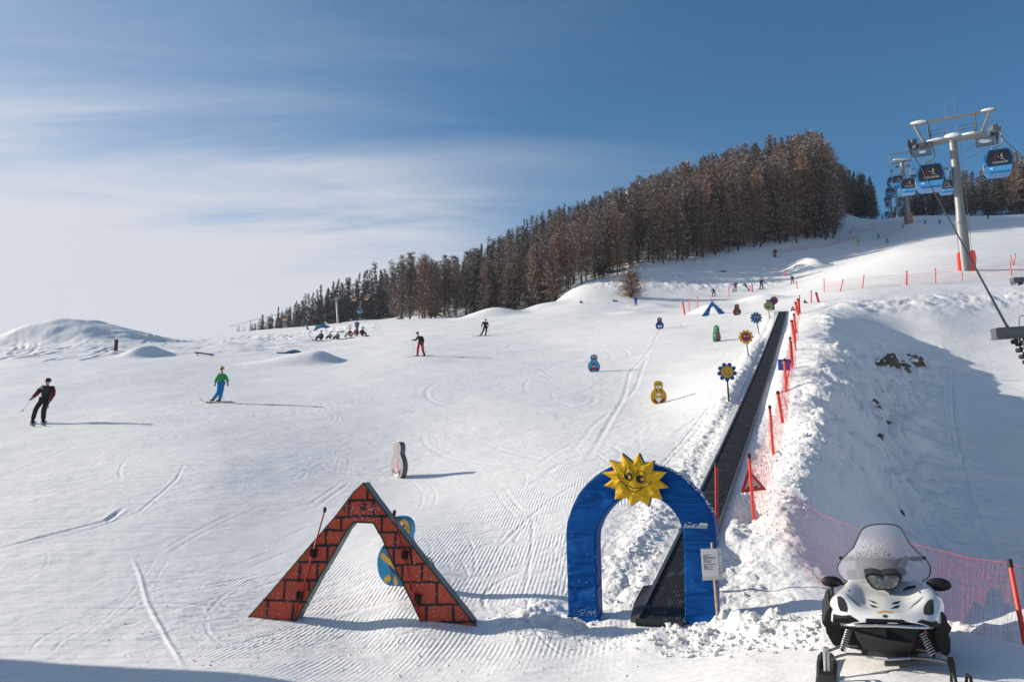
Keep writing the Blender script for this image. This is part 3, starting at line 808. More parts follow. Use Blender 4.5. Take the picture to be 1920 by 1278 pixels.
# ------------------------------------------------------------------ blue entry arch with sun
def catmull(pts, n=6):
    out = []
    for i in range(len(pts) - 1):
        p0 = pts[max(i - 1, 0)]; p1 = pts[i]; p2 = pts[i + 1]; p3 = pts[min(i + 2, len(pts) - 1)]
        for k in range(n):
            t = k / n
            out.append(tuple(.5 * ((2 * b) + (c - a) * t + (2 * a - 5 * b + 4 * c - d) * t * t + (3 * b - a - 3 * c + d) * t ** 3) for a, b, c, d in zip(p0, p1, p2, p3)))
    out.append(tuple(pts[-1])); return out
def entry_arch():
    pl = Plane(1210, 1168, 23)
    A = lambda cx, cy: pl.uv(1030 + cx / 3.362, 820 + cy / 3.362)
    t = thing('entry_arch', 'padded blue entry arch over the start of the conveyor belt', 'arch', pl.o, rz=pl.a)
    outer = [(118,1150),(112,900),(104,600),(130,470),(190,345),(285,245),(400,178),(520,155),(640,165),(760,208),(880,290),(980,405),(1035,520),(1047,640),(1052,860),(1058,1165)]
    inner = [(850,1210),(848,900),(843,640),(825,540),(785,470),(725,408),(650,375),(575,360),(500,365),(425,400),(355,470),(310,550),(292,640),(298,900),(306,1225)]
    op = [A(*p) for p in catmull(outer, 5)]; ip = [A(*p) for p in catmull(inner, 5)]
    poly = op + ip
    # front face as a filled sheet with real cloth relief
    bm = bmesh.new(); T_ = .27
    fv = [bm.verts.new((p[0], 0, p[1])) for p in poly]; face = bm.faces.new(fv)
    bk = bmesh.ops.extrude_face_region(bm, geom=[face]); 
    for v in [g for g in bk['geom'] if isinstance(g, bmesh.types.BMVert)]: v.co.y += T_
    bmesh.ops.recalc_face_normals(bm, faces=bm.faces[:])
    big = [e for e in bm.edges if e.is_manifold and e.calc_face_angle(0) > 1.2]
    bmesh.ops.bevel(bm, geom=big, offset=.022, segments=3, affect='EDGES', clamp_overlap=True)
    me = bpy.data.meshes.new('padded_frame'); bm.to_mesh(me); bm.free(); me.materials.append(M['archblue'])
    o = bpy.data.objects.new('padded_frame', me); COL.objects.link(o); o.parent = t
    # rime of snow on the outer shoulder
    s = MB()
    R_ = random.Random(2)
    for k in range(220):
        q = R_.randrange(12, len(op) - 18); p = op[q]; p2 = op[q + 1]; f = R_.random()
        x_, z_ = p[0] + (p2[0] - p[0]) * f, p[1] + (p2[1] - p[1]) * f
        s.ell((x_, R_.uniform(.03, .25), z_ + .002), (R_.uniform(.01, .03), R_.uniform(.01, .03), R_.uniform(.005, .011)), 6, 4)
    s.build('rime', M['loose'], t)['kind'] = 'stuff'
    s = MB()
    for k in range(60):
        x_, z_ = A(R_.uniform(180, 300), R_.gauss(1095, 14)) if k % 3 else A(R_.uniform(120, 300), R_.uniform(600, 1150)); s.ell((x_, -.003, z_), (R_.uniform(.002, .007), .003, R_.uniform(.002, .006)), 5, 3)
    s.build('snow_splashes', M['loose'], t)['kind'] = 'stuff'
    # writing on the right leg
    cx, cz = A(896, 557)
    text_mesh('SunKid', .078, 'lettering', M['white'], t, (cx, -.006, cz), rot=(math.pi / 2, 0, 0), bold=.001, shear=.35)
    lg = MB(); x0, z0 = A(946, 537); x1, z1 = A(998, 568)
    lg.prism([(x0, z0), (x1, z0 - .002), (x1, z0 - .030), (x0, z0 - .028)], -.006, -.002)
    lg.build('small_print', M['white'], t)
    for k in range(3):
        lg = MB(); lg.prism([(x0 + .005 * k, z0 - .036 - k * .013), (x1 - .004 * k, z0 - .038 - k * .013), (x1 - .004 * k, z0 - .044 - k * .013), (x0 + .005 * k, z0 - .042 - k * .013)], -.006, -.002); lg.build('small_print', M['white'], t)
    lg = MB()
    xd, zd = A(884, 537); lg.prism([(xd - .02, zd), (xd + .02, zd), (xd + .02, zd + .008), (xd - .02, zd + .008)], -.006, -.002)
    lg.build('small_print', M['white'], t)
    # the sun
    sp = [(387,140),(468,158),(470,97),(535,150),(577,97),(605,158),(670,142),(665,205),(752,213),(705,265),(768,310),(700,320),(726,386),(650,375),(636,430),(580,388),(525,430),(505,375),(427,386),(433,322),(358,300),(412,258),(345,218),(425,205)]
    ring = [A(*p) for p in sp]
    cxs = sum(p[0] for p in ring) / len(ring); czs = sum(p[1] for p in ring) / len(ring)
    # puffed front made of concentric rings so the cloth bulges
    dens = []
    for i in range(len(ring)):
        a_, b_ = ring[i], ring[(i + 1) % len(ring)]
        for k in range(4): f = k / 4; dens.append((a_[0] + (b_[0] - a_[0]) * f, a_[1] + (b_[1] - a_[1]) * f))
    m = MB(); n = len(dens); vs = []; fs = []
    lev = [1, .985, .93, .84, .72, .58, .42, .25, .1]
    for li, s_ in enumerate(lev):
        for p in dens:
            x_, z_ = cxs + (p[0] - cxs) * s_, czs + (p[1] - czs) * s_
            pf = (1 - s_ ** 6); wr = .010 * math.sin(9 * math.atan2(z_ - czs, x_ - cxs) + 18 * s_) * (1 - s_) * s_ * 4 + .008 * math.sin(x_ * 31 + z_ * 9) * (1 - s_ ** 3)
            vs.append((x_, -.115 - .035 * pf - wr, z_))
    for li in range(len(lev) - 1):
        for k in range(n):
            k2 = (k + 1) % n; fs.append((li * n + k, li * n + k2, (li + 1) * n + k2, (li + 1) * n + k))
    vs.append((cxs, -.15, czs)); fs += [((len(lev) - 1) * n + k, (len(lev) - 1) * n + (k + 1) % n, len(vs) - 1) for k in range(n)]
    m.add(vs, fs, 0)
    bk_ = [(p[0], -.004, p[1]) for p in dens]; fr = [(p[0], -.115, p[1]) for p in dens]
    m.add(bk_ + fr, [tuple(range(n))] + [(k, (k + 1) % n, n + (k + 1) % n, n + k) for k in range(n)], 1)
    su = m.build('sun_face', [M['sunyellow'], M['archblue']], t, smooth=True, angle=40)
    bv = BVHTree.FromPolygons(vs, fs)
    def yof(x, z):
        h = bv.ray_cast(Vector((x, -1, z)), Vector((0, 1, 0)))
        return (h[0].y if h[0] else -.15) - .0025
    def drape_disc(mb, cx, cz, rx, rz, mi, lift=0, n=20):
        vv = []; 
        for s_ in (1, .75, .5, .25): 
            for k in range(n):
                a = 2 * math.pi * k / n; x = cx + rx * s_ * math.cos(a); z = cz + rz * s_ * math.sin(a); vv.append((x, yof(x, z) - lift, z))
        vv.append((cx, yof(cx, cz) - lift, cz)); ff = []
        for l in range(3): ff += [(l * n + k, l * n + (k + 1) % n, (l + 1) * n + (k + 1) % n, (l + 1) * n + k) for k in range(n)]
        ff += [(3 * n + k, 3 * n + (k + 1) % n, 4 * n) for k in range(n)]
        mb.add(vv, ff, mi)
    def drape_line(mb, pts, r, mi):
        mb.tube([(x, yof(x, z), z) for x, z in pts], r, 5, mi)
    B = lambda x, y: A((x / 8.52 + 1160 - 1030) * 3.362, (y / 8.52 + 830 - 820) * 3.362)
    f = MB()
    for (ex, ey, rx, ry, pxx, pyy, pr, hx, hy) in ((208,492,78,98,205,528,64,222,535), (398,532,76,98,388,570,66,412,575)):
        c = B(ex, ey); sx_ = abs(B(ex + rx, ey)[0] - c[0]); sz_ = abs(B(ex, ey + ry)[1] - c[1])
        drape_line(f, [(c[0] + sx_ * math.cos(a), c[1] + sz_ * math.sin(a)) for a in np.linspace(0, 2 * math.pi, 33)], .0045, 0)
        c2 = B(pxx, pyy); pr_ = abs(B(pxx + pr, pyy)[0] - c2[0]); drape_disc(f, c2[0], c2[1], pr_, pr_, 0, .001)
        c3 = B(hx, hy); drape_disc(f, c3[0], c3[1], pr_ * .36, pr_ * .42, 1, .003)
    drape_line(f, catmull([B(*p) for p in ((28,498),(70,580),(150,655),(240,695),(330,710),(420,702),(500,665),(565,612))], 5), .0055, 0)
    drape_line(f, catmull([B(*p) for p in ((140,655),(180,715),(240,760),(290,770),(345,762),(390,730),(415,705))], 5), .0055, 0)
    for p in ((75,520),(85,540),(70,545),(480,600),(492,622),(470,632),(497,610),(484,630)): c = B(*p); drape_disc(f, c[0], c[1], .005, .005, 0, .001, 8)
    f.build('eyes_and_smile', [M['black'], M['sunyellow']], su)
entry_arch()

# red pole standing behind the arch
def pole(name, label, cat, top, bot, r, m, capm=None, group=None, d=None, sink=.15, capn='cap', tilt=0):
    b = on(*bot) if d is None else P(bot[0], bot[1], d)
    tp = P(top[0], top[1], b.y + tilt); t = thing(name, label, cat, b, group=group)
    v = tp - b; mm = MB(); mm.tube([-v.normalized() * sink, v * .5, v], r, 8); mm.build('shaft', m, t, smooth=True, angle=50)
    if capm: c = MB(); c.tube([v * (1 - .035 / v.length), v + v.normalized() * .02], r * 1.15, 8); c.build(capn, capm, t)
    return t
pole('slalom_pole', 'dark red pole standing behind the right leg of the blue arch', 'pole', (1343,870), (1345,1105), .024, M['red'], M['black'], d=11.8)

# information board on a stake in front of the arch
def info_sign():
    b = P(1348, 1158, 10.25); b.z = gd(b.x, b.y) - .05
    pl = Plane(1348, 1158, 18); pl.o = b.copy()
    t = thing('information_board', 'white notice sheet on a wooden stake against the right leg of the blue arch', 'sign', b, rz=pl.a)
    A = lambda cx, cy: pl.uv(1300 + cx / 7.1, 980 + cy / 7.1)
    p0, p1 = A(318,1240), A(243,262)
    m = MB(); m.tube([(p0[0], .022, -.15), (p0[0], .022, p0[1]), (p1[0], .022, p1[1])], .017, 4); m.build('stake', M['wood'], t)
    bd = MB(); bd.prism([A(*p) for p in ((95,342),(370,338),(398,752),(125,760))], -.012, .004); bd.build('board', M['cream'], t)
    sh = MB(); sh.prism([A(*p) for p in ((105,352),(325,352),(352,702),(130,706))], -.016, -.0125); shp = sh.build('paper_sheet', M['paper'], t)
    R_ = random.Random(4); ik = MB()
    rows = [(420,95),(437,55),(453,160),(468,140),(482,30),(498,105),(516,90),(545,160),(560,28),(577,125),(592,50),(608,120)]
    for yy, w in rows:
        x = 135 + (yy - 420) * .05; end = x + w
        while x < end:
            l = R_.uniform(8, 24); a_, c_ = A(x, yy), A(min(x + l, end), yy - .6)
            strokes(ik, [a_, c_], .0075, -.0185, -.0165); x += l + 5
    ik.build('printed_lines', M['ink'], shp)
    tp = MB(); strokes(tp, [A(325,418), A(372,412)], .006, -.016, -.0125); strokes(tp, [A(330,668), A(390,648)], .006, -.016, -.0125); strokes(tp, [A(328,352), A(352,700)], .004, -.0175, -.0125)
    tp.build('tape', M['ink'], t)
info_sign()

# ------------------------------------------------------------------ conveyor belt
def conveyor():
    o0 = Vector((BX0, BY0, float(np.interp(0, _bs, _bz))))
    t = thing('conveyor_belt', 'long black rubber conveyor belt running uphill through the snow', 'conveyor', o0)
    rt = Vector((BD[1], -BD[0], 0)); fw = Vector((BD[0], BD[1], 0))
    n = 260; ss = np.linspace(-.15, BLEN, n)
    def strip(name, offs, m, uv=False, par=t):
        vs = []; fs = []; k = len(offs)
        for s_ in ss:
            zc = float(np.interp(s_, _bs, _bz)) - o0.z
            for (a, h) in offs: v = fw * s_ + rt * a; vs.append((v.x, v.y, zc + h))
        for i in range(n - 1):
            for j in range(k - 1): fs.append((i * k + j, i * k + j + 1, (i + 1) * k + j + 1, (i + 1) * k + j))
        me = bpy.data.meshes.new(name); me.from_pydata(vs, [], fs); me.materials.append(m)
        if uv:
            ul = me.uv_layers.new(name='UVMap')
            for p in me.polygons:
                for li in p.loop_indices:
                    vi = me.loops[li].vertex_index; ul.data[li].uv = (ss[vi // k], offs[vi % k][0])
        me.update(); ob = bpy.data.objects.new(name, me); COL.objects.link(ob); ob.parent = par; return ob
    strip('belt', [(-BHW + .03, .012), (-.1, .018), (.1, .018), (BHW - .03, .012)], M['belt'], True)
    strip('side_rail', [(-BHW - .02, -.09), (-BHW - .02, .04), (-BHW + .028, .04), (-BHW + .028, -.05)], M['dsteel'])
    strip('side_rail', [(BHW - .028, -.05), (BHW - .028, .03), (BHW + .02, .03), (BHW + .02, -.09)], M['dsteel'])
    m = MB()   # entry plate at the left of the lower end
    def Q(px, py, dz=.0): h = hit0(px, py, base2); return Vector((h.x, h.y, gd(h.x, h.y) + dz)) - o0
    q = [Q(1182,1162,.03), Q(1188,1140,.035), Q(1206,1112,.04), Q(1222,1110,.05)]
    e = fw * 1.25 + rt * (-BHW + .03); e.z = .05; q.append(e); e2 = fw * -.15 + rt * (-BHW + .03); e2.z = .02; q.append(e2)
    n_ = len(q); m.add(q + [v - Vector((0, 0, .12)) for v in q], [tuple(range(n_)), tuple(range(n_, 2 * n_))[::-1]] + [(k, n_ + k, n_ + (k + 1) % n_, (k + 1) % n_) for k in range(n_)])
    m.build('entry_plate', M['rubber'], t)
    m = MB(); c = fw * -.2; m.tube([c - rt * BHW + Vector((0, 0, -.03)), c + rt * BHW + Vector((0, 0, -.03))], .05, 10); m.build('end_roller', M['rubber'], t)
conveyor()

# ------------------------------------------------------------------ animal boards (skittle-shaped foam figures)
SK = [(0,1),(.075,.99),(.135,.962),(.178,.915),(.198,.85),(.198,.78),(.182,.71),(.185,.66),(.225,.60),(.285,.52),(.325,.43),(.342,.33),(.330,.22),(.285,.11),(.21,.03),(.13,0)]
def skittle(px, py, H, deg, base, edge, art, label, thick=.16, wide=1.0, group='animal figures beside the conveyor', lean=0):
    b = on(px, py, .03); t = thing('animal_figure', label, 'figure', b, rz=math.radians(-deg), group=group)
    half = [(x * wide, z) for x, z in catmull(SK, 3)]
    poly = [(-x * H, z * H) for x, z in reversed(half[1:])] + [(x * H, z * H) for x, z in half]
    bm = bmesh.new(); fv = [bm.verts.new((p[0], -thick / 2, p[1])) for p in poly]; f0 = bm.faces.new(fv)
    r = bmesh.ops.extrude_face_region(bm, geom=[f0])
    for v in [g for g in r['geom'] if isinstance(g, bmesh.types.BMVert)]: v.co.y = thick / 2
    bmesh.ops.recalc_face_normals(bm, faces=bm.faces[:])
    for f in bm.faces: f.material_index = 0 if abs(f.normal.y) > .5 else 1
    me = bpy.data.meshes.new('board'); bm.to_mesh(me); bm.free(); me.materials.append(base); me.materials.append(edge)
    o = bpy.data.objects.new('board', me); COL.objects.link(o); o.parent = t
    y = -thick / 2
    for k, (nm, kind, m, data) in enumerate(art):
        mb_ = MB()
        if kind == 'e':
            cx, cz, rx, rz = data; mb_.prism(circ(cx * H * wide, cz * H, rx * H * wide, rz * H, 18), y - .003 - k * .0015, y)
        elif kind == 'p': mb_.prism([(a * H * wide, c * H) for a, c in data], y - .003 - k * .0015, y)
        elif kind == 'l': strokes(mb_, [(a * H * wide, c * H) for a, c in data[1:]], data[0] * H, y - .003 - k * .0015, y)
        mb_.build(nm, m, t)
    return t
cm = cmat
WH, BK = M['white'], M['black']
pen_b = cm('figure_blue', (.012, .30, .60), .5); pen_y = cm('figure_yellow', (.72, .45, .08), .5); navy = cm('figure_navy', (.03, .07, .16), .5)
skittle(750, 1094, 1.08, 20, pen_b, pen_b, [
    ('face', 'p', navy, [(-.15,.93),(-.06,.985),(.06,.985),(.14,.94),(.10,.86),(-.10,.86)]),
    ('face', 'p', pen_y, [(0,.60),(-.10,.65),(-.175,.74),(-.188,.85),(-.15,.93),(-.08,.96),(-.02,.93),(0,.90),(.02,.93),(.08,.96),(.15,.93),(.188,.85),(.175,.74),(.10,.65)]),
    ('eye', 'e', WH, (-.065,.845,.045,.062)), ('eye', 'e', WH, (.06,.845,.05,.062)), ('pupil', 'e', BK, (-.052,.855,.014,.028)), ('pupil', 'e', BK, (.088,.862,.015,.028)),
    ('mouth', 'l', BK, (.012,(-.06,.735),(0,.715),(.07,.745))),
    ('belly', 'e', navy, (0,.33,.15,.17)), ('arm', 'p', pen_y, [(-.30,.42),(-.24,.47),(-.10,.36),(-.02,.28),(-.04,.23),(-.14,.30),(-.24,.36)]), ('arm', 'p', pen_y, [(.30,.42),(.24,.47),(.10,.36),(.02,.28),(.04,.23),(.14,.30),(.24,.36)]),
    ('leg', 'p', pen_y, [(-.12,.17),(-.20,.12),(-.24,.05),(-.16,.04),(-.10,.10)]), ('leg', 'p', pen_y, [(.12,.17),(.20,.12),(.24,.05),(.16,.04),(.10,.10)]),
    ('foot', 'p', pen_y, [(-.06,.10),(-.03,.16),(0,.10),(.02,.03),(-.05,.02)])], 'blue animal figure with yellow face half hidden behind the red brick gate')
gry = cm('figure_frosted_grey', (.36, .345, .35), .75, var=.25, vs=40, bump=.4); gryd = cm('figure_dark_grey', (.13, .135, .15), .7, var=.2, vs=20); pink = cm('figure_pink', (.50, .24, .30), .6, var=.1, vs=30)
skittle(748, 894, 1.02, 52, gry, gryd, [
    ('face', 'e', cm('figure_pale_grey', (.28, .27, .27), .7), (0,.83,.13,.12)), ('eye', 'e', gryd, (-.05,.87,.018,.022)), ('eye', 'e', gryd, (.05,.87,.018,.022)), ('mouth', 'l', pink, (.02,(-.06,.77),(0,.75),(.06,.77))),
    ('belly', 'p', pink, [(-.05,.56),(.05,.56),(.08,.50),(.05,.44),(.03,.40),(.06,.30),(.12,.22),(.05,.15),(-.05,.15),(-.12,.22),(-.06,.30),(-.03,.40),(-.05,.44),(-.08,.50)]),
    ('foot', 'p', BK, [(-.22,.24),(-.15,.20),(-.06,.11),(-.10,.07),(-.20,.12)]), ('foot', 'p', BK, [(.22,.24),(.15,.20),(.06,.11),(.10,.07),(.20,.12)]), ('foot', 'p', WH, [(-.16,.16),(0,.08),(.16,.16),(.08,.05),(-.08,.05)])],
    'frosty grey animal figure with pink belly alone on the open piste', thick=.16)
yel = cm('figure_golden_yellow', (.62, .36, .012), .5); mar = cm('figure_maroon', (.19, .012, .02), .55)
skittle(1235, 756, .96, 6, yel, pen_y, [
    ('face', 'p', WH, [(-.15,.80),(-.09,.76),(0,.80),(.09,.76),(.15,.80),(.11,.70),(0,.65),(-.11,.70)]), ('eye', 'e', BK, (-.045,.84,.022,.04)), ('eye', 'e', BK, (.055,.85,.022,.045)), ('mouth', 'e', navy, (0,.715,.03,.02)),
    ('brush', 'l', mar, (.03,(-.085,.66),(-.065,.50))), ('brush', 'l', mar, (.03,(.075,.66),(.11,.50))),
    ('bow', 'p', WH, [(-.10,.40),(-.04,.46),(.04,.46),(.10,.40),(.04,.35),(-.04,.35)]), ('belly', 'p', WH, [(-.14,.22),(0,.28),(.14,.24),(.05,.09),(0,.06),(-.04,.09)]),
    ('foot', 'p', mar, [(-.25,.20),(-.17,.20),(-.02,.06),(-.08,.04),(-.20,.10)]), ('foot', 'p', mar, [(.26,.25),(.17,.24),(.02,.07),(.08,.04),(.20,.10)])],
    'golden yellow animal figure with white cheeks and dark red feet')
lb = cm('figure_light_blue', (.03, .34, .55), .5); tq = cm('figure_teal_edge', (.02, .2, .3), .5); rr = cm('figure_rose', (.36, .03, .07), .55)
skittle(1114, 698, 1.0, 8, lb, tq, [
    ('face', 'p', navy, [(-.13,.92),(0,.98),(.13,.92),(.14,.82),(-.14,.82)]), ('muzzle', 'e', rr, (0,.77,.12,.085)), ('eye', 'e', WH, (-.055,.87,.045,.045)), ('eye', 'e', WH, (.055,.87,.045,.045)), ('pupil', 'e', BK, (-.04,.86,.016,.02)), ('pupil', 'e', BK, (.065,.86,.016,.02)),
    ('hand', 'e', rr, (0,.44,.10,.08)), ('hand', 'e', WH, (0,.31,.06,.03)), ('belly', 'p', rr, [(-.10,.28),(.12,.28),(.20,.18),(.10,.12),(-.12,.12),(-.20,.18)]), ('foot', 'e', mar, (-.17,.12,.06,.07)), ('foot', 'e', mar, (.19,.14,.06,.07))],
    'light blue animal figure with pink muzzle and dark feet')
db = cm('figure_deep_blue', (.012, .06, .26), .5)
skittle(1237, 616, .98, 5, db, db, [('face', 'e', rr, (0,.80,.11,.12)), ('eye', 'e', WH, (-.045,.84,.03,.035)), ('eye', 'e', WH, (.045,.84,.03,.035)), ('belly', 'p', WH, [(-.20,.36),(0,.28),(.20,.36),(.16,.16),(-.16,.16)]), ('foot', 'l', rr, (.05,(-.16,.13),(0,.09),(.16,.13)))],
    'dark blue animal figure with white belly, highest on the open side')
grn = cm('figure_green', (.015, .15, .05), .5)
g = skittle(1344, 641, 1.06, -42, cm('figure_green_front', (.02, .14, .05), .5), grn, [('belly', 'e', cm('figure_dull_pink', (.33, .14, .10), .6), (.03,.36,.22,.27)), ('face', 'e', grn, (0,.83,.12,.10)), ('eye', 'e', WH, (-.05,.88,.03,.03)), ('eye', 'e', WH, (.05,.88,.03,.03))],
    'green animal figure with dull pink belly, turned to the right', thick=.24, wide=.82)
for ex_ in (-.09, .06): mm_ = MB(); mm_.ell((ex_, .0, 1.05), (.055, .055, .065), 10, 7); mm_.build('ear', grn, g, smooth=True)
brn = cm('figure_brown', (.10, .045, .025), .6); tan_ = cm('figure_tan', (.30, .17, .09), .6)
skittle(1382, 591, .98, 5, brn, brn, [('face', 'e', tan_, (0,.80,.11,.11)), ('muzzle', 'e', brn, (0,.77,.05,.045)), ('hand', 'l', tan_, (.06,(-.16,.45),(0,.40),(.16,.45))), ('belly', 'e', tan_, (0,.20,.17,.10)), ('foot', 'e', pink, (.18,.15,.06,.07))],
    'brown animal figure to the right of the small blue gate')

# ------------------------------------------------------------------ small blue gate high on the slope
def blue_gate():
    b = on(1340, 591, .03); s = b.y / F
    t = thing('blue_gate', 'small blue triangular ski gate high on the slope', 'ski gate', b, rz=math.radians(-6))
    q = lambda x, y: ((x - 1340) * s, (591 - y) * s)
    op = [q(1316,592), q(1336,563.5), q(1362,590)]; ip = [q(1350,591), q(1338.5,573.5), q(1334.5,574), q(1329,592)]
    m = MB(); m.prism(op + ip, 0, .22, 0, 1); m.build('frame', [cm('gate_blue', (.015, .22, .55), .5, var=.4, vs=3.5, col2=(.01,.07,.22)), M['greyfoam']], t)
    l = MB(); 
    for a_, c_ in (((1331,573),(1337,577)),((1326,581),(1332,580)),((1321,588),(1329,588)),((1345,574),(1350,573)),((1348,580),(1355,579)),((1350,586),(1359,585))): strokes(l, [q(*a_), q(*c_)], .05, -.01, -.001)
    l.build('dark_lines', M['black'], t)
blue_gate()

# ------------------------------------------------------------------ flower signs along the belt
def flower(cx, cy, R, bx, by, pet, disc, eye, label, npet=10, rot=.0):
    b = on(bx, by, .05); s = b.y / F
    t = thing('flower_sign', label, 'flower sign', b, rz=math.radians(-8), group='flower signs along the conveyor')
    H = (by - cy) * s; ox = (cx - bx) * s; Rr = R * s
    m = MB(); m.tube([(0, .04, -.25), (0, .04, 0), (ox, .04, H)], .030, 8); m.build('post', M['black'], t)
    poly = []
    for k in range(npet):
        a = 2 * math.pi * (k + rot) / npet
        for da, rr_ in ((-.5, .62), (-.42, .80), (-.22, .95), (0, 1.0), (.22, .95), (.42, .80)):
            an = a + da * 2 * math.pi / npet; poly.append((ox + Rr * rr_ * math.sin(an), H + Rr * rr_ * math.cos(an)))
    f = MB(); f.prism(poly, -.04, .02); f.build('petals', pet, t)
    d = MB(); d.prism(circ(ox, H, Rr * .6, n=28), -.055, -.041); dd = d.build('face', disc, t)
    for sx in (-1, 1):
        e = MB(); e.prism(circ(ox + sx * Rr * .22, H + Rr * .08, Rr * .14, Rr * .11, 14), -.063, -.055); e.build('eye', eye, dd)
        e = MB(); e.prism(circ(ox + sx * Rr * .22 - Rr * .05, H + Rr * .07, Rr * .075, Rr * .075, 10), -.066, -.063); e.build('pupil', M['black'], dd)
    mo = MB(); strokes(mo, [(ox + Rr * .42 * math.sin(a), H - Rr * .30 * math.cos(a) + Rr * .02) for a in np.linspace(-.95, .95, 8)], Rr * .05, -.062, -.056); mo.build('mouth', M['black'], dd)
pb = cm('petal_blue', (.012, .07, .25), .5); dy_ = cm('disc_yellow', (.60, .33, .03), .5); py_ = cm('petal_yellow', (.66, .38, .02), .5); dr_ = cm('disc_red', (.33, .03, .035), .5)
pt_ = cm('petal_teal', (.01, .14, .16), .5); dbl = cm('disc_blue', (.05, .10, .34), .5); dgr = cm('disc_green', (.02, .25, .12), .5); pyg = cm('petal_pale_yellow', (.60, .45, .07), .5); pnv = cm('petal_navy', (.015, .035, .14), .5)
flower(1365, 695, 18.5, 1367, 754, pb, dy_, pen_y, 'flower sign with dark blue petals and yellow face, lowest beside the belt', 9, .5)
flower(1400, 632, 14, 1404, 670, py_, dr_, WH, 'flower sign with yellow petals and red face', 10, .5)
flower(1419, 594, 11.3, 1424, 628, pt_, dbl, WH, 'flower sign with teal petals and blue face', 10, .5)
flower(1441, 573, 9.3, 1444, 598, pyg, dgr, WH, 'flower sign with pale yellow petals and green face', 10, .5)
flower(1452, 562, 8.2, 1452.5, 583, pnv, cm('disc_crimson', (.30, .02, .07), .5), rr, 'flower sign with navy petals and crimson face, highest beside the belt', 10, .5)
def navy_board():
    b = on(1446, 586, .05); s = b.y / F + .002
    t = thing('square_board', 'dark navy square board behind the two highest flower signs', 'sign', b, rz=math.radians(-8))
    m = MB(); m.tube([(0, .03, -.2), (0, .03, 10 * s)], .03, 6); m.build('post', M['black'], t)
    m = MB(); m.bbox((-1 * s, .1, 15 * s), (13 * s, .05, 19 * s), .01); m.build('board', pnv, t)
navy_board()

# ------------------------------------------------------------------ orange fence poles
def fpole(top, bot, label, w=7, d=None, group='orange poles along the conveyor net', thick=None, lean=0, m='orange'):
    b = on(*bot) if d is None else P(bot[0], bot[1], d)
    r = max(.014, w * .5 * b.y / F)
    t = thing('fence_pole', label, 'pole', b, group=group)
    v = P(top[0], top[1], b.y + lean) - b; mm = MB(); u = v.normalized()
    mm.tube([-u * .2, v * .5, v - u * .08], [r, r, r * .95], 8); mm.build('shaft', M[m], t, smooth=True, angle=50)
    c = MB(); c.tube([v - u * .085, v - u * .005, v + u * .012], [r * 1.12, r * 1.12, r * .6], 8); c.build('cap', M['black'], t)
    return t, b, v
near_poles = [((1404,850),(1414,980),6.2,'orange fence pole carrying the red triangle, nearest in the row'),
 ((1443,760),(1450,853),5.6,'orange fence pole second nearest, upright beside the belt'),
 ((1458,733),(1468,800),6.5,'thick orange fence pole leaning left, third nearest in the row'),
 ((1471,672),(1474,737),5,'orange fence pole carrying the blue and purple arrow sign'),
 ((1482,676),(1473,735),3,'thin orange fence pole crossing behind the arrow sign'),
 ((1481,632),(1485,690),5,'orange fence pole just above the arrow sign'),
 ((1483,640),(1487,684),4,'short orange fence pole doubled beside the one above the arrow sign'),
 ((1484,600),(1491,640),6,'orange fence pole halfway up the net'),
 ((1490,640),(1493,657),3,'short thin orange stub in the net above the arrow sign'),
 ((1488,588),(1493,625),4,'orange fence pole just below the small warning triangle'),
 ((1491,566),(1497,590),5,'orange fence pole beside the small warning triangle'),
 ((1496,560),(1499,588),6,'thick orange fence pole near the upper end of the belt'),
 ((1499,554),(1499,585),2.5,'thin tall orange fence pole near the upper end of the belt'),
 ((1521,545),(1521,568),2.5,'thin pink pole on the bank right of the belt end'),
 ((1530,548),(1535,567),4.5,'dark red pole leaning left on the bank right of the belt end')]
NP = []
for tp, bt, w, lb_ in near_poles:
    NP.append(fpole(tp, bt, lb_, w, m='red' if 'dark red' in lb_ else 'orange'))
gp = 'thin orange poles along the edge of the piste'
for tp, bt, w, lb_ in [((1280,566),(1284,590),3.5,'stout orange pole left of the small blue gate'),((1292,560),(1292,583),1.6,'thin pink pole second left of the small blue gate'),((1308,556),(1308,578),1.6,'thin pink pole third left of the small blue gate'),
     ((1334,560),(1334,572),1.4,'thin pink pole rising behind the tip of the small blue gate'),((1366,538),(1367,556),1.5,'thin pink pole between the skiers above the brown figure'),((1410,532),(1410,548),3,'wide orange pole behind the crouching skier'),
     ((1471,508),(1471,519),2,'short orange pole above the highest flower sign'),((1493,526),(1495,541),1.8,'leaning orange pole beside the skier in dark trousers'),((1545,522),(1545,546),1.8,'thin orange pole on the rim, first right of the belt end'),
     ((1581,524),(1575,547),2,'orange pole on the rim leaning right, second of the row'),((1620,516),(1617,540),2,'orange pole on the rim leaning right, third of the row'),((1700,508),(1700,534),3,'thick orange pole on the rim midway to the lift pylon'),
     ((1754,503),(1754,530),2,'orange pole on the rim left of the lift pylon'),((1804,510),(1804,527),1.5,'thin orange pole in front of the lift pylon foot'),((1894,491),(1897,518),2,'orange pole standing above the grey beam end'),
     ((1895,479),(1900,498),1.6,'left one of two crossed orange poles at the right edge'),((1904,475),(1901,498),1.6,'right one of two crossed orange poles at the right edge')]:
    fpole(tp, bt, lb_, w, group=gp)

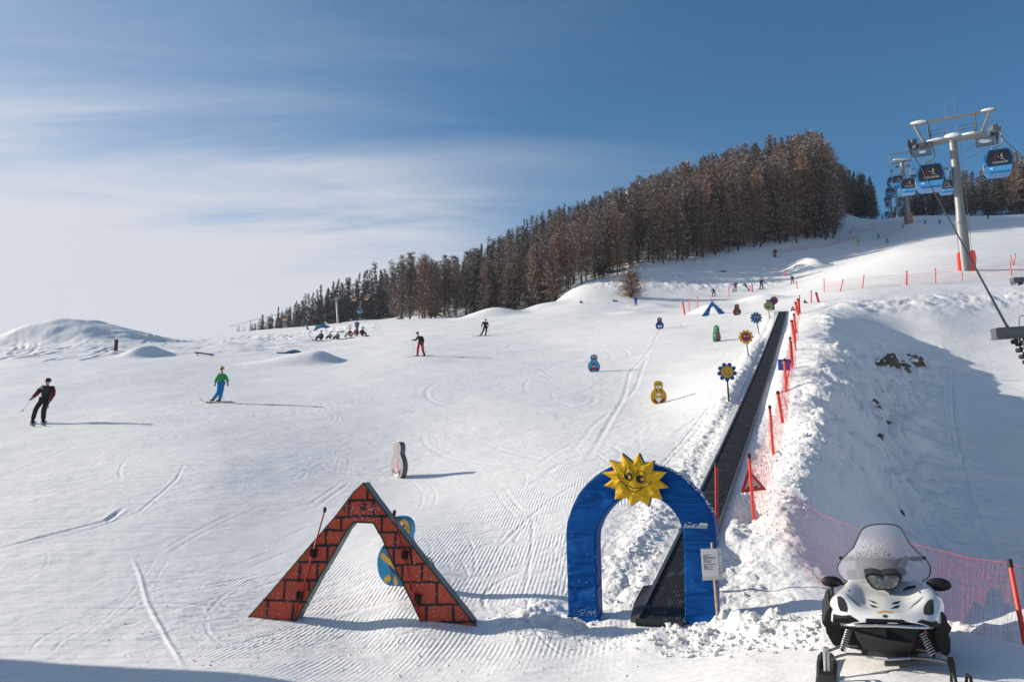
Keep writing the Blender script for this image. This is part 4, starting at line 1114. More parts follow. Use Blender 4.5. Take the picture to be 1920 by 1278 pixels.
# ------------------------------------------------------------------ signs on the poles
def warn_sign(n, b, v, px, py, s_, label, pts, dist_off):
    c = P(px, py, b.y - dist_off); s = c.y / F
    t = thing('warning_sign', label, 'sign', c, rz=math.radians(-10))
    tri = [((x - px) * s, (py - y) * s) for x, y in pts]
    cx = sum(p[0] for p in tri) / 3; cz = sum(p[1] for p in tri) / 3
    inn = [(cx + (p[0] - cx) * .62, cz + (p[1] - cz) * .62) for p in tri]
    m = MB(); 
    for i in range(3):
        j = (i + 1) % 3; m.prism([tri[i], tri[j], inn[j], inn[i]], -.012, .0)
    m.build('red_border', cm('sign_red', (.38, .012, .016), .4), t)
    m = MB(); m.prism(inn, -.008, -.002); m.build('white_field', cm('sign_white', (.55, .55, .57), .5), t)
    m = MB(); w = inn[1][0] - inn[0][0]; base = min(p[1] for p in inn)
    l = min(p[0] for p in inn); r = max(p[0] for p in inn); z0 = [p[1] for p in inn if p[0] == l][0]; z1 = [p[1] for p in inn if p[0] == r][0]
    def zz(f): return z0 + (z1 - z0) * f + .02 * (r - l)
    W_ = r - l; bum = [(.12, 0), (.2, .10), (.3, .13), (.40, .10), (.5, .03), (.6, .10), (.7, .13), (.78, .09), (.86, 0)]
    m.prism([(l + W_ * f, zz(f) + h * W_) for f, h in bum], -.013, -.008); m.build('hump_symbol', M['black'], t)
warn_sign(0, NP[0][1], NP[0][2], 1413, 905, 1, 'red bordered warning triangle with black humps on the nearest fence pole', [(1389,923),(1436,917),(1404,878)], -.12)
warn_sign(0, NP[10][1], NP[10][2], 1486, 580, 1, 'small distant warning triangle near the upper end of the belt', [(1481,583.5),(1493,582),(1486,573)], .25)
def arrow_sign():
    b = NP[3][1]; c = P(1470, 683.5, b.y + .06); s = c.y / F
    t = thing('arrow_sign', 'square blue and purple sign with white arrow up', 'sign', c, rz=math.radians(-8))
    m = MB(); m.box((-4 * s, 0, 0), (14 * s, .02, 21 * s)); m.build('blue_panel', cm('sign_blue', (.02, .16, .48), .45), t)
    m = MB(); m.box((6.9 * s, 0, 0), (7.8 * s, .02, 21 * s)); m.build('purple_panel', cm('sign_purple', (.20, .08, .38), .45), t)
    m = MB(); m.prism([(-5 * s, 2 * s), (0, 9.5 * s), (4.5 * s, 2 * s), (2 * s, 2 * s), (2 * s, -7 * s), (-1.6 * s, -7 * s), (-1.6 * s, 2 * s)], -.016, -.011); m.build('arrow', WH, t)
arrow_sign()

# ------------------------------------------------------------------ netting
def net(name, label, top, bot, nu, nv, r, mt, group=None, rnd=.01, seed=1, cat='net', rope=2.2, keep=None):
    R_ = random.Random(seed); n = len(top)
    def at(L_, f):
        f = f * (n - 1); i = min(int(f), n - 2); return L_[i].lerp(L_[i + 1], f - i)
    o = top[0].copy(); t = thing(name, label, cat, bot[0], group=group); o = bot[0].copy()
    G = [[None] * (nv + 1) for _ in range(nu + 1)]
    for i in range(nu + 1):
        a, b = at(top, i / nu), at(bot, i / nu); w = R_.gauss(0, rnd)
        for j in range(nv + 1):
            f = j / nv; p = a.lerp(b, f); q = math.sin(math.pi * f)
            G[i][j] = p - o + Vector((R_.gauss(0, rnd) + w * q, R_.gauss(0, rnd) + q * .06 * math.sin(i * .21 + j * .3), R_.gauss(0, rnd) * (.3 if j in (0, nv) else 1)))
    m = MB()
    for i in range(nu + 1): m.tube(G[i], r, 3, cap=False)
    for j in range(1, nv): m.tube([G[i][j] for i in range(nu + 1)], r, 3, cap=False)
    mo = m.build('mesh', M[mt], t)
    k = MB(); k.tube([G[i][0] for i in range(nu + 1)], r * rope, 5); k.build('top_rope', M['orange'], t)
    k = MB(); k.tube([G[i][nv] for i in range(nu + 1)], r * rope, 5); k.build('bottom_rope', M['orange'], t)
    return t
# foreground net, slung from the row of poles to the leaning pole at the right edge
fr_t = [P(1406,868,15.3), P(1450,905,14.2), P(1540,963,12.4), P(1640,1003,11.0), P(1760,1030,9.8), P(1820,1046,9.0), P(1895,1055,8.1)]
fr_b = [P(1412,975,15.2), P(1450,1015,13.6), P(1530,1085,11.8), P(1600,1150,10.4), P(1740,1222,9.0), P(1810,1250,8.4), P(1888,1276,7.7)]
net('safety_net', 'sagging red safety net slung between the belt and the snowmobile', fr_t, fr_b, 130, 13, .0010, 'rednet', rnd=.006, seed=3)
net('safety_net', 'second red net running off the right edge behind the leaning pole', [P(1895,1055,8.1), P(1990,1090,7.2)], [P(1888,1276,7.7), P(2000,1330,7.0)], 16, 12, .0011, 'rednet', rnd=.006, seed=4)
def leaning_pole():
    b = P(1924, 1215, 7.6); t = thing('leaning_pole', 'thick orange red pole with black cap leaning left at the right edge', 'pole', b)
    v = P(1893, 1052, 7.9) - b; u = v.normalized(); m = MB(); m.tube([-u * .6, v * .6, v], [.025, .023, .020], 12); m.build('shaft', M['orange'], t, smooth=True, angle=50)
    c = MB(); c.tube([v - u * .06, v + u * .02], .026, 12); c.build('cap', M['black'], t)
leaning_pole()
# nets hanging in the row beside the belt
def rownet(i, j, label, seed, hang=.75, nu=34, drop=.0):
    a, va = NP[i][1], NP[i][2]; b, vb = NP[j][1], NP[j][2]
    T_ = []; B_ = []
    for k in range(7):
        f = k / 6; p = a.lerp(b, f); x = p.x; y = p.y; g = gd(x, y); sag = math.sin(math.pi * f) * .22
        h = (va.z * (1 - f) + vb.z * f) * .80
        T_.append(Vector((x + va.x * .8 * (1 - f) + vb.x * .8 * f, y, max(g + .15, p.z + h - sag)))); B_.append(Vector((x + .12, y, g + .02)))
    net('safety_net', label, T_, B_, nu, 8, .0010 + .00005 * a.y, 'rednet', group=None, rnd=.02, seed=seed)
rownet(0, 1, 'red net hanging between the triangle pole and the next pole', 11, nu=60)
rownet(1, 2, 'red net hanging between the second and third fence poles', 12, nu=30)
rownet(2, 3, 'red net hanging below the arrow sign', 13, nu=60)
rownet(3, 7, 'red net along the belt just above the arrow sign', 14, nu=70)
rownet(7, 10, 'red net along the belt up to the small warning triangle', 15, nu=60)
# thin netting along the rim and the far edges of the piste
def farnet(pts, h, label, seed, nu, nv=5, r=.012, mt='rednet'):
    T_ = []; B_ = []
    for px, py in pts:
        g = on(px, py, 0); B_.append(g + Vector((0, 0, .1))); T_.append(g + Vector((0, 0, h)))
    net('safety_net', label, T_, B_, nu, nv, r, mt, rnd=.02, seed=seed, group=None)
farnet([(1545,546),(1575,547),(1617,540),(1700,534),(1754,530),(1804,527)], .95, 'faint red net strung along the rim poles', 21, 90, r=.0030)
farnet([(1804,527),(1850,520),(1897,516),(1925,510)], .95, 'faint red net right of the lift pylon foot', 22, 34, r=.0030)
farnet([(1445,478),(1500,468),(1550,462),(1590,452),(1610,446)], 1.0, 'faint red net along the lower edge of the larch wood', 23, 60, r=.010)
farnet([(1595,432),(1615,436),(1640,431)], 1.6, 'red net bunched in the shade under the tall larches', 24, 24, r=.012)
farnet([(1880,402),(1905,401),(1925,401)], 1.6, 'red net in front of the trees at the right edge', 25, 24, r=.012)
# ------------------------------------------------------------------ snowmobile
def spring(mb, a, b, r, turns, wr, mi=0):
    a = Vector(a); b = Vector(b); d = (b - a); u = d.normalized(); s = u.cross(Vector((0, 1, 0))).normalized(); w = u.cross(s)
    n = turns * 10; mb.tube([a + d * (k / n) + (s * math.cos(2 * math.pi * k / 10) + w * math.sin(2 * math.pi * k / 10)) * r for k in range(n + 1)], wr, 5, mi)
def snowmobile():
    SD = 6.3; O = P(1660, 1289, SD); a = math.radians(21)
    U = Vector((math.cos(a), -math.sin(a), 0)); Wd = Vector((math.sin(a), math.cos(a), 0))
    t = thing('snowmobile', 'white and black snowmobile parked facing the camera at lower right', 'snowmobile', O, rz=-a)
    camL = Vector(((-O).dot(U), (-O).dot(Wd), -O.z))
    def q(px, py, dy):
        r = ray(px, py); k = (dy + O.dot(Wd)) / r.dot(Wd); p = r * k - O; return Vector((p.dot(U), dy, p.z))
    c3 = lambda x, y: (1490 + x / 4.0186, 960 + y / 4.0186)
    c2 = lambda x, y: (1540 + x / 5.808, 980 + y / 5.808)
    Q3 = lambda x, y, dy: q(*c3(x, y), dy)
    Q2 = lambda x, y, dy: q(*c2(x, y), dy)
    # hood lofted over seven contours
    S = [(.00, [(1590,1171),(1600,1168),(1618,1166),(1640,1165),(1661,1165),(1682,1165),(1704,1166),(1724,1169),(1738,1173)]),
         (.06, [(1572,1168),(1586,1161),(1608,1156),(1637,1152),(1661,1151),(1686,1152),(1713,1156),(1740,1163),(1754,1170)]),
         (.20, [(1560,1164),(1566,1148),(1592,1137),(1628,1141),(1661,1139),(1694,1143),(1730,1139),(1757,1150),(1763,1168)]),
         (.38, [(1556,1158),(1558,1128),(1583,1116),(1621,1131),(1661,1127),(1702,1132),(1739,1117),(1767,1131),(1768,1162)]),
         (.56, [(1556,1153),(1561,1118),(1586,1105),(1622,1118),(1661,1117),(1700,1119),(1737,1106),(1766,1122),(1769,1160)]),
         (.72, [(1559,1150),(1572,1112),(1590,1095),(1620,1104),(1661,1109),(1700,1106),(1734,1096),(1758,1114),(1766,1158)]),
         (.92, [(1564,1150),(1578,1108),(1592,1088),(1624,1087),(1661,1086),(1698,1089),(1730,1090),(1752,1110),(1762,1158)]),
         (1.15, [(1568,1150),(1582,1110),(1600,1092),(1630,1084),(1661,1082),(1694,1086),(1722,1092),(1746,1112),(1758,1158)])]
    rows = []
    for dy, pts in S: rows.append([tuple(q(x, y, dy)) for x, y in pts])
    rows = [catmull(r, 6) for r in rows]; cols = [catmull([r[i] for r in rows], 6) for i in range(len(rows[0]))]
    nr, nc = len(cols[0]), len(cols); vs = [cols[j][i] for i in range(nr) for j in range(nc)]
    fs = [(i * nc + j, i * nc + j + 1, (i + 1) * nc + j + 1, (i + 1) * nc + j) for i in range(nr - 1) for j in range(nc - 1)]
    m = MB(); m.add(vs, fs); hood = m.build('hood', M['bodywhite'], t, smooth=True)
    bv = BVHTree.FromPolygons(vs, fs)
    def hp(px, py, off=.004):
        r = ray(px, py); rl = Vector((r.dot(U), r.dot(Wd), r.z)); h = bv.ray_cast(camL, rl)
        p = h[0] if h[0] else q(px, py, .4); return p - rl.normalized() * off
    def decal(name, pts, m_, off=.004, par=hood):
        cx = sum(p[0] for p in pts) / len(pts); cy = sum(p[1] for p in pts) / len(pts)
        dn = []
        for i in range(len(pts)):
            a_, b_ = pts[i], pts[(i + 1) % len(pts)]
            for k in range(3): f = k / 3; dn.append((a_[0] + (b_[0] - a_[0]) * f, a_[1] + (b_[1] - a_[1]) * f))
        n = len(dn); vv = []
        for s_ in (1, .8, .6, .4, .2): vv += [hp(cx + (x - cx) * s_, cy + (y - cy) * s_, off) for x, y in dn]
        vv.append(hp(cx, cy, off)); ff = []
        for l in range(4): ff += [(l * n + k, l * n + (k + 1) % n, (l + 1) * n + (k + 1) % n, (l + 1) * n + k) for k in range(n)]
        ff += [(4 * n + k, 4 * n + (k + 1) % n, 5 * n) for k in range(n)]
        mb_ = MB(); mb_.add(vv, ff); return mb_.build(name, m_, par, smooth=True)
    K = M['blkplastic']; stripe = cm('hood_stripe_grey', (.16, .19, .23), .35); gold = cm('gold_emblem', (.62, .36, .10), .4); badge = cm('badge_navy', (.03, .04, .09), .3)
    dots = mat('grille_mesh', (.012, .012, .012), .5, bump=1.0, bs=160)
    decal('side_grille', [c2(*p) for p in ((170,800),(205,793),(245,820),(275,880),(287,930),(280,968),(205,955),(182,900))], dots)
    decal('side_grille', [c2(*p) for p in ((1120,900),(1150,855),(1190,825),(1222,838),(1226,990),(1170,1002),(1118,990),(1112,940))], dots)
    for sl in (((508,832),(560,845),(625,878),(565,868)), ((516,882),(570,893),(630,924),(560,915)), ((866,845),(800,856),(752,882),(830,876)), ((858,888),(800,902),(752,930),(832,922))): decal('hood_slot', [c2(*p) for p in sl], K, .005)
    decal('hood_vent', [c2(*p) for p in ((878,738),(925,692),(1032,672),(1026,702),(930,726))], K)
    decal('hood_stripe', [c2(*p) for p in ((262,768),(290,775),(370,850),(428,912),(395,900),(320,825))], stripe)
    decal('hood_stripe', [c2(*p) for p in ((1122,790),(1080,815),(1000,880),(945,945),(985,915),(1060,860))], stripe)
    decal('gold_emblem', [c2(*p) for p in ((585,972),(640,958),(690,944),(745,958),(800,968),(745,978),(690,972),(640,982))], gold, .003)
    decal('round_badge', [c2(694 + 28 * math.cos(k * .6), 1010 + 17 * math.sin(k * .6)) for k in range(10)], badge, .005)
    decal('badge_bar', [c2(*p) for p in ((680,1005),(708,1005),(708,1013),(680,1013))], M['chrome'], .007)
    decal('hood_hinge', [c2(*p) for p in ((300,720),(315,725),(308,748),(293,744))], K, .006); decal('hood_hinge', [c2(*p) for p in ((1064,738),(1080,740),(1084,762),(1070,764))], K, .006)
    # snow dusted on the hood
    R_ = random.Random(9); d = MB()
    for k in range(150):
        g = R_.random()
        x, y = (R_.gauss(770, 45), R_.gauss(790, 22)) if g < .45 else ((R_.gauss(600, 30), R_.gauss(762, 10)) if g < .55 else (R_.gauss(830, 40), R_.gauss(990, 35)))
        p = hp(*c2(x, y), .001); d.ell(p, (R_.uniform(.001, .0035),) * 2 + (.0015,), 5, 3)
    d.build('snow_dust', M['loose'], hood)['kind'] = 'stuff'
    def plate(name, pts, d0, d1, m_, par=t, f=Q3, taper=1.0):
        fr = [f(x, y, d0) for x, y in pts]; cx = sum((p for p in fr), Vector()) / len(fr)
        bk = [Vector((cx.x + (p.x - cx.x) * taper, d1, cx.z + (p.z - cx.z) * taper)) for p in fr]; n = len(fr); mb_ = MB()
        mb_.add(fr + bk, [tuple(range(n)), tuple(range(n, 2 * n))[::-1]] + [(k, (k + 1) % n, n + (k + 1) % n, n + k) for k in range(n)])
        o = mb_.build(name, m_, par)
        bv_ = o.modifiers.new('bevel', 'BEVEL'); bv_.width = .008; bv_.segments = 2; bv_.limit_method = 'ANGLE'
        return o
    plate('number_plate', ((485,1045),(905,1058),(915,1094),(480,1082)), -.02, .02, K, f=Q2)
    plate('plate_lettering', ((722,1086),(760,1084),(835,1088),(835,1094),(722,1094)), -.026, -.021, M['white'], f=Q2)
    plate('bumper_cover', ((285,800),(360,798),(418,788),(470,812),(535,838),(840,845),(900,832),(962,812),(1040,835),(1095,840),(1090,868),(1030,880),(360,880),(290,850)), .01, .35, K, taper=.97)
    plate('side_panel', ((203,830),(222,800),(235,745),(262,712),(290,780),(350,830),(362,900),(345,990),(322,1010),(290,1000),(262,950),(238,910),(232,870)), .25, 1.2, K, taper=.97)
    plate('side_panel', ((1100,748),(1128,760),(1148,795),(1152,832),(1188,872),(1162,918),(1176,960),(1176,1050),(1150,1085),(1110,1070),(1062,980),(1040,905),(1085,850)), .25, 1.2, K, taper=.97)
    plate('side_fin', ((268,640),(276,612),(300,604),(296,640),(280,690)), .5, 1.2, K, taper=.95); plate('side_fin', ((1070,632),(1100,640),(1112,680),(1112,730),(1098,720)), .5, 1.2, K, taper=.95)
    # inner dark mass and belly pan with faceted front
    plate('engine_bay', ((300,870),(1100,880),(1120,1040),(1060,1060),(900,1060),(520,1040),(330,1010)), .30, 1.3, K)
    mb_ = MB(); tl, tr_, br, bl = Q3(440, 872, .02), Q3(935, 880, .02), Q3(855, 1085, .18), Q3(552, 1078, .18); ml, mr = Q3(470, 950, .0), Q3(905, 985, .0); mc = Q3(690, 960, -.10); tc_ = Q3(690, 872, -.02); bc = Q3(700, 1092, .10)
    back = [v + Vector((0, .8, 0)) for v in (tl, tr_, br, bl)]
    V_ = [tl, tc_, tr_, mr, br, bc, bl, ml, mc] + back
    mb_.add(V_, [(0,1,8,7),(1,2,3,8),(7,8,5,6),(8,3,4,5),(0,7,6,12,9),(2,10,11,4,3),(6,5,4,11,12),(0,9,10,2,1)]); mb_.build('belly_pan', K, t)
    mb_ = MB(); mb_.tube([Q3(545,1088,.12), Q3(700,1104,.05), Q3(865,1096,.12)], .011, 6); mb_.build('skid_edge', M['chrome'], t)
    mb_ = MB(); mb_.tube([Q3(*p) for p in ((352,842,.0),(420,848,-.09),(480,852,-.12),(620,852,-.13),(780,857,-.13),(900,864,-.12),(980,868,-.09),(1035,866,.0))], .0115, 10); mb_.build('front_bar', M['chrome'], t, smooth=True)
    mb_ = MB(); mb_.ell(Q3(616, 850, -.145), (.010, .006, .010), 8, 5); mb_.build('bar_bolt', M['chrome'], t)
    # headlight
    plate('headlight_housing', ((470,575),(480,555),(560,540),(640,552),(666,566),(700,552),(790,540),(872,558),(878,600),(862,650),(832,695),(780,732),(600,730),(545,698),(505,645)), .60, 1.0, K, f=Q2, taper=.95)
    fr = [Q2(x, y, .585) for x, y in ((500,592),(540,568),(640,576),(666,596),(700,574),(820,572),(852,600),(830,678),(772,716),(612,714),(548,678))]
    cx = sum((p for p in fr), Vector()) / len(fr); mb_ = MB(); n = len(fr); vv = []
    for s_ in (1, .75, .45): vv += [Vector((cx.x + (p.x - cx.x) * s_, .595 - .03 * (1 - s_ * s_), cx.z + (p.z - cx.z) * s_)) for p in fr]
    vv.append(Vector((cx.x, .565, cx.z))); mb_.add(vv, [(l * n + k, l * n + (k + 1) % n, (l + 1) * n + (k + 1) % n, (l + 1) * n + k) for l in range(2) for k in range(n)] + [(2 * n + k, 2 * n + (k + 1) % n, 3 * n) for k in range(n)])
    mb_.build('headlight', M['lens'], t, smooth=True)
    # windscreen
    ol = [(290,640),(235,605),(195,560),(175,510),(180,460),(215,400),(300,312),(350,258),(385,180),(425,95),(470,48),(560,17),(680,8),(800,20),(868,58),(920,150),(968,230),(1060,322),(1125,382),(1172,440),(1190,510),(1172,580),(1095,645)]
    def dyof(x, y): return .80 + .30 * (640 - y) / 640 + .20 * ((x - 680) / 510) ** 2
    lf = [p for p in ol if p[0] <= 680]; rg = [p for p in ol if p[0] >= 680][::-1]
    lf = catmull(lf, 4); rg = catmull(rg, 4)
    def xat(L_, y):
        for i in range(len(L_) - 1):
            y0, y1 = L_[i][1], L_[i + 1][1]
            if (y0 - y) * (y1 - y) <= 0 and y0 != y1: return L_[i][0] + (L_[i + 1][0] - L_[i][0]) * (y - y0) / (y1 - y0)
        return L_[-1][0] if abs(y - L_[-1][1]) < abs(y - L_[0][1]) else L_[0][0]
    ys = [640 - 630 * (k / 26) for k in range(27)]; vv = []; nx = 22
    for y in ys:
        xl, xr = xat(lf, y), xat(rg, y)
        if y > 560: lowc = 0
        for k in range(nx + 1): x = xl + (xr - xl) * k / nx; vv.append(Q2(x, y, dyof(x, y)))
    mb_ = MB(); mb_.add(vv, [(i * (nx + 1) + k, i * (nx + 1) + k + 1, (i + 1) * (nx + 1) + k + 1, (i + 1) * (nx + 1) + k) for i in range(26) for k in range(nx)])
    ws = mb_.build('windscreen', M['screen'], t, smooth=True)
    so = ws.modifiers.new('solid', 'SOLIDIFY'); so.thickness = .003
    mb_ = MB(); mb_.tube([Q2(x, y, dyof(x, y) - .002) for x, y in catmull(ol, 5)], .0042, 6); mb_.build('screen_trim', M['black'], ws, smooth=True)
    for x, y in ((213,380),(1118,378)): mb_ = MB(); p = Q2(x, y, dyof(x, y)); mb_.bbox(p, (.03, .02, .028), .004); mb_.build('screen_clip', K, ws)
    # dash pod, handlebar, grips
    mb_ = MB(); mb_.ell(Q2(665, 470, 1.12), (.185, .16, .10), 20, 12); mb_.ell(Q2(665, 520, 1.0), (.20, .12, .06), 16, 10); mb_.build('dash_pod', K, t, smooth=True)
    mb_ = MB(); mb_.tube([Q2(240, 392, 1.35), Q2(430, 395, 1.3), Q2(665, 430, 1.26), Q2(900, 390, 1.3), Q2(1090, 385, 1.35)], .014, 8); mb_.build('handlebar', K, t, smooth=True)
    for x0, x1 in ((235, 350), (980, 1095)): mb_ = MB(); mb_.tube([Q2(x0, 388, 1.352), Q2(x1, 388, 1.325)], .021, 10); mb_.build('grip', M['rubber'], t, smooth=True)
    mb_ = MB(); mb_.tube([Q2(930, 370, 1.1), Q2(900, 440, 1.05), Q2(850, 500, 1.0), Q2(845, 545, .95)], [.02, .03, .026, .02], 8); mb_.build('brake_hose', cm('tan_hose', (.20, .19, .16), .6), t, smooth=True)
    # mirrors
    for cx_, cy_, rx, rz_, ax, ay, bx_, by_ in ((112,636,.088,.048,200,650,292,672), (1278,668,.098,.056,1190,672,1085,690)):
        tm = MB(); c_ = Q2(cx_, cy_, .88); tm.ell(c_, (rx, .04, rz_), 18, 12); mo = tm.build('mirror', K, t, smooth=True)
        am = MB(); am.tube([Q2(ax, ay, .88), Q2((ax + bx_) / 2, (ay + by_) / 2, .86), Q2(bx_, by_, .84)], [.016, .013, .02], 8); am.build('mirror_arm', K, mo, smooth=True)
        gm = MB(); gm.ell(c_ + Vector((0, .03, 0)), (rx * .85, .014, rz_ * .8), 16, 8); gm.build('mirror_glass', M['chrome'], mo, smooth=True)
    # front suspension
    for nm, pts in (('upper_arm', ((478,1000,.15),(385,1000,.12),(320,1018,.08),(262,1040,.03))), ('lower_arm', ((545,1072,.15),(400,1066,.10),(330,1082,.06),(268,1112,.03))),
                    ('upper_arm', ((918,1025,.15),(1035,1048,.12),(1110,1075,.08),(1168,1102,.03))), ('lower_arm', ((868,1090,.15),(1000,1100,.10),(1080,1112,.06),(1160,1132,.03)))):
        mb_ = MB(); mb_.tube([Q3(*p) for p in pts], .0115, 8); mb_.build(nm, cm('arm_metal', (.34, .34, .33), .4, metal=.7), t, smooth=True)
    for a_, b_ in (((412,872,.14),(358,1045,.08)), ((950,895,.14),(1052,1092,.08))):
        A_, B_ = Q3(*a_), Q3(*b_); mb_ = MB(); mb_.tube([A_, B_], .011, 8); sh = mb_.build('shock_absorber', K, t)
        mb_ = MB(); spring(mb_, A_.lerp(B_, .08), A_.lerp(B_, .95), .024, 9, .0052); mb_.build('coil_spring', M['chrome'], sh, smooth=True)
        mb_ = MB(); mb_.tube([A_.lerp(B_, .0) + Vector((.03, 0, .01)), A_.lerp(B_, .14) + Vector((.03, 0, .01))], .006, 6); mb_.build('reflector', M['orange'], sh)
    skis_ = []
    for sx, top, bot in ((-1, (235,1015,.02), (242,1225,.02)), (1, (1172,1092,.02), (1198,1245,.02))):
        A_, B_ = Q3(*top), Q3(*bot); mb_ = MB(); mb_.tube([A_, A_.lerp(B_, .15), A_.lerp(B_, .16), B_], [.021, .021, .025, .020], 12); mb_.build('spindle', M['chrome'] if sx < 0 else K, t, smooth=True, angle=40)
        xc = (A_.x + B_.x) / 2 - (.0 if sx < 0 else -.02)
        prof = [(-.42, .17), (-.36, .10), (-.26, .045), (-.12, .02), (.1, .012), (.5, .012), (.72, .02)]
        w_ = [.05, .07, .085, .085, .08, .08, .07]; vs_ = []; k4 = len(prof)
        for (yy, zz), w in zip(prof, w_): vs_ += [(xc - w, yy, zz), (xc - w * .55, yy, zz + .035), (xc - .02, yy, zz + .02), (xc + .02, yy, zz + .02), (xc + w * .55, yy, zz + .035), (xc + w, yy, zz), (xc, yy, zz - .018)]
        fs_ = [(i * 7 + j, i * 7 + (j + 1) % 7, (i + 1) * 7 + (j + 1) % 7, (i + 1) * 7 + j) for i in range(k4 - 1) for j in range(7)] + [tuple(range(7))[::-1], tuple((k4 - 1) * 7 + j for j in range(7))]
        mb_ = MB(); mb_.add(vs_, fs_); sk = mb_.build('ski', M['blkplastic'], t)
        mb_ = MB(); mb_.tube([(xc - .045, -.40, .17), (xc - .05, -.33, .22), (xc - .05, -.18, .20), (xc - .045, -.08, .06)], .011, 6); mb_.tube([(xc + .045, -.40, .17), (xc + .05, -.33, .22), (xc + .05, -.18, .20), (xc + .045, -.08, .06)], .011, 6); mb_.tube([(xc - .045, -.405, .17), (xc + .045, -.405, .17)], .011, 6)
        mb_.build('ski_handle', K, sk)
        mb_ = MB(); mb_.prism([(xc - .05, .02), (xc + .05, .02), (xc + .03, .075), (xc - .03, .075)], -.07, .08); mb_.build('ski_saddle', K, t)
    # track, tunnel, seat (behind the hood)
    x0, x1 = Q3(500, 1140, .9).x, Q3(932, 1140, .9).x
    mb_ = MB(); side = [(.75, .16), (.85, .06), (1.1, .02), (2.6, .02), (2.8, .10), (2.75, .28), (2.55, .34), (1.0, .34), (.8, .28)]
    n = len(side); mb_.add([(x0, y, z) for y, z in side] + [(x1, y, z) for y, z in side], [tuple(range(n)), tuple(range(n, 2 * n))[::-1]] + [(k, (k + 1) % n, n + (k + 1) % n, n + k) for k in range(n)])
    for k in range(16):
        for xx in np.linspace(x0 + .04, x1 - .04, 5): mb_.box((xx, .82 + k * .125, .012), (.06, .02, .04))
    for zz in (.10, .16, .22): 
        for xx in np.linspace(x0 + .04, x1 - .04, 5): mb_.box((xx, .76 + .0, zz), (.06, .03, .02))
    mb_.build('track', M['rubber'], t)
    mb_ = MB(); mb_.bbox(((x0 + x1) / 2, 1.9, .40), ((x1 - x0) + .08, 1.9, .10), .02); mb_.build('tunnel', M['blkplastic'], t)
    mb_ = MB(); mb_.bbox(((x0 + x1) / 2, 1.85, .56), (.36, 1.25, .22), .06); mb_.bbox(((x0 + x1) / 2, 2.45, .66), (.34, .3, .16), .05); mb_.build('seat', M['rubber'], t, smooth=True, angle=50)
snowmobile()

# ------------------------------------------------------------------ people
def skin_mesh(name, nodes, edges, mats, parent, sub=1):
    ks = list(nodes); me = bpy.data.meshes.new('tmp'); me.from_pydata([nodes[k][0] for k in ks], [(ks.index(a), ks.index(b)) for a, b in edges], [])
    o = bpy.data.objects.new('tmp', me); COL.objects.link(o)
    sk = o.modifiers.new('s', 'SKIN'); sk.use_smooth_shade = True
    for i, k in enumerate(ks):
        r = nodes[k][1]; me.skin_vertices[0].data[i].radius = (r, r) if not hasattr(r, '__len__') else r
    me.skin_vertices[0].data[0].use_root = True
    s = o.modifiers.new('u', 'SUBSURF'); s.levels = sub; s.render_levels = sub
    dg = bpy.context.evaluated_depsgraph_get(); nm = bpy.data.meshes.new_from_object(o.evaluated_get(dg)); bpy.data.objects.remove(o); bpy.data.meshes.remove(me)
    nm.name = name; nm.materials.clear(); nm.materials.append(mats); nm.polygons.foreach_set('use_smooth', [True] * len(nm.polygons))
    r = bpy.data.objects.new(name, nm); COL.objects.link(r); r.parent = parent; return r
POSES = {
 'wide': dict(head=(.14,.93), sh=((.02,.815),(.26,.80)), el=((-.09,.66),(.285,.65)), ha=((-.13,.565),(.245,.475)), hip=((.03,.52),(.15,.52)), kn=((-.06,.33),(.12,.29)), an=((-.15,.06),(.09,.06))),
 'board': dict(head=(.10,.925), sh=((.02,.775),(.20,.755)), el=((-.055,.62),(.265,.64)), ha=((-.04,.50),(.315,.515)), hip=((.04,.52),(.13,.52)), kn=((.05,.29),(.13,.28)), an=((-.11,.09),(.07,.08))),
 'lean': dict(head=(-.13,.925), sh=((-.12,.79),(.09,.77)), el=((-.20,.66),(.13,.62)), ha=((-.29,.66),(.07,.54)), hip=((-.06,.53),(.08,.54)), kn=((-.10,.30),(.09,.31)), an=((-.11,.06),(.17,.06))),
 'stride': dict(head=(.08,.93), sh=((-.07,.80),(.19,.79)), el=((-.14,.66),(.23,.64)), ha=((-.16,.52),(.21,.49)), hip=((.0,.52),(.12,.52)), kn=((-.06,.29),(.12,.28)), an=((-.20,.06),(.08,.06))),
 'tuck': dict(head=(-.02,.92), sh=((-.14,.78),(.10,.78)), el=((-.24,.64),(.20,.64)), ha=((-.30,.52),(.24,.50)), hip=((-.04,.46),(.10,.46)), kn=((-.14,.28),(.16,.28)), an=((-.10,.06),(.16,.06))),
 'carve': dict(head=(-.32,.88), sh=((-.32,.76),(-.10,.74)), el=((-.42,.60),(-.04,.58)), ha=((-.46,.46),(.0,.50)), hip=((-.08,.48),(.04,.44)), kn=((.10,.34),(.14,.26)), an=((.34,.10),(.22,.06))),
 'stand': dict(head=(.0,.93), sh=((-.12,.80),(.12,.80)), el=((-.16,.64),(.16,.64)), ha=((-.13,.50),(.13,.50)), hip=((-.06,.52),(.06,.52)), kn=((-.07,.28),(.07,.28)), an=((-.08,.05),(.08,.05))),
}
UPM = 1.75
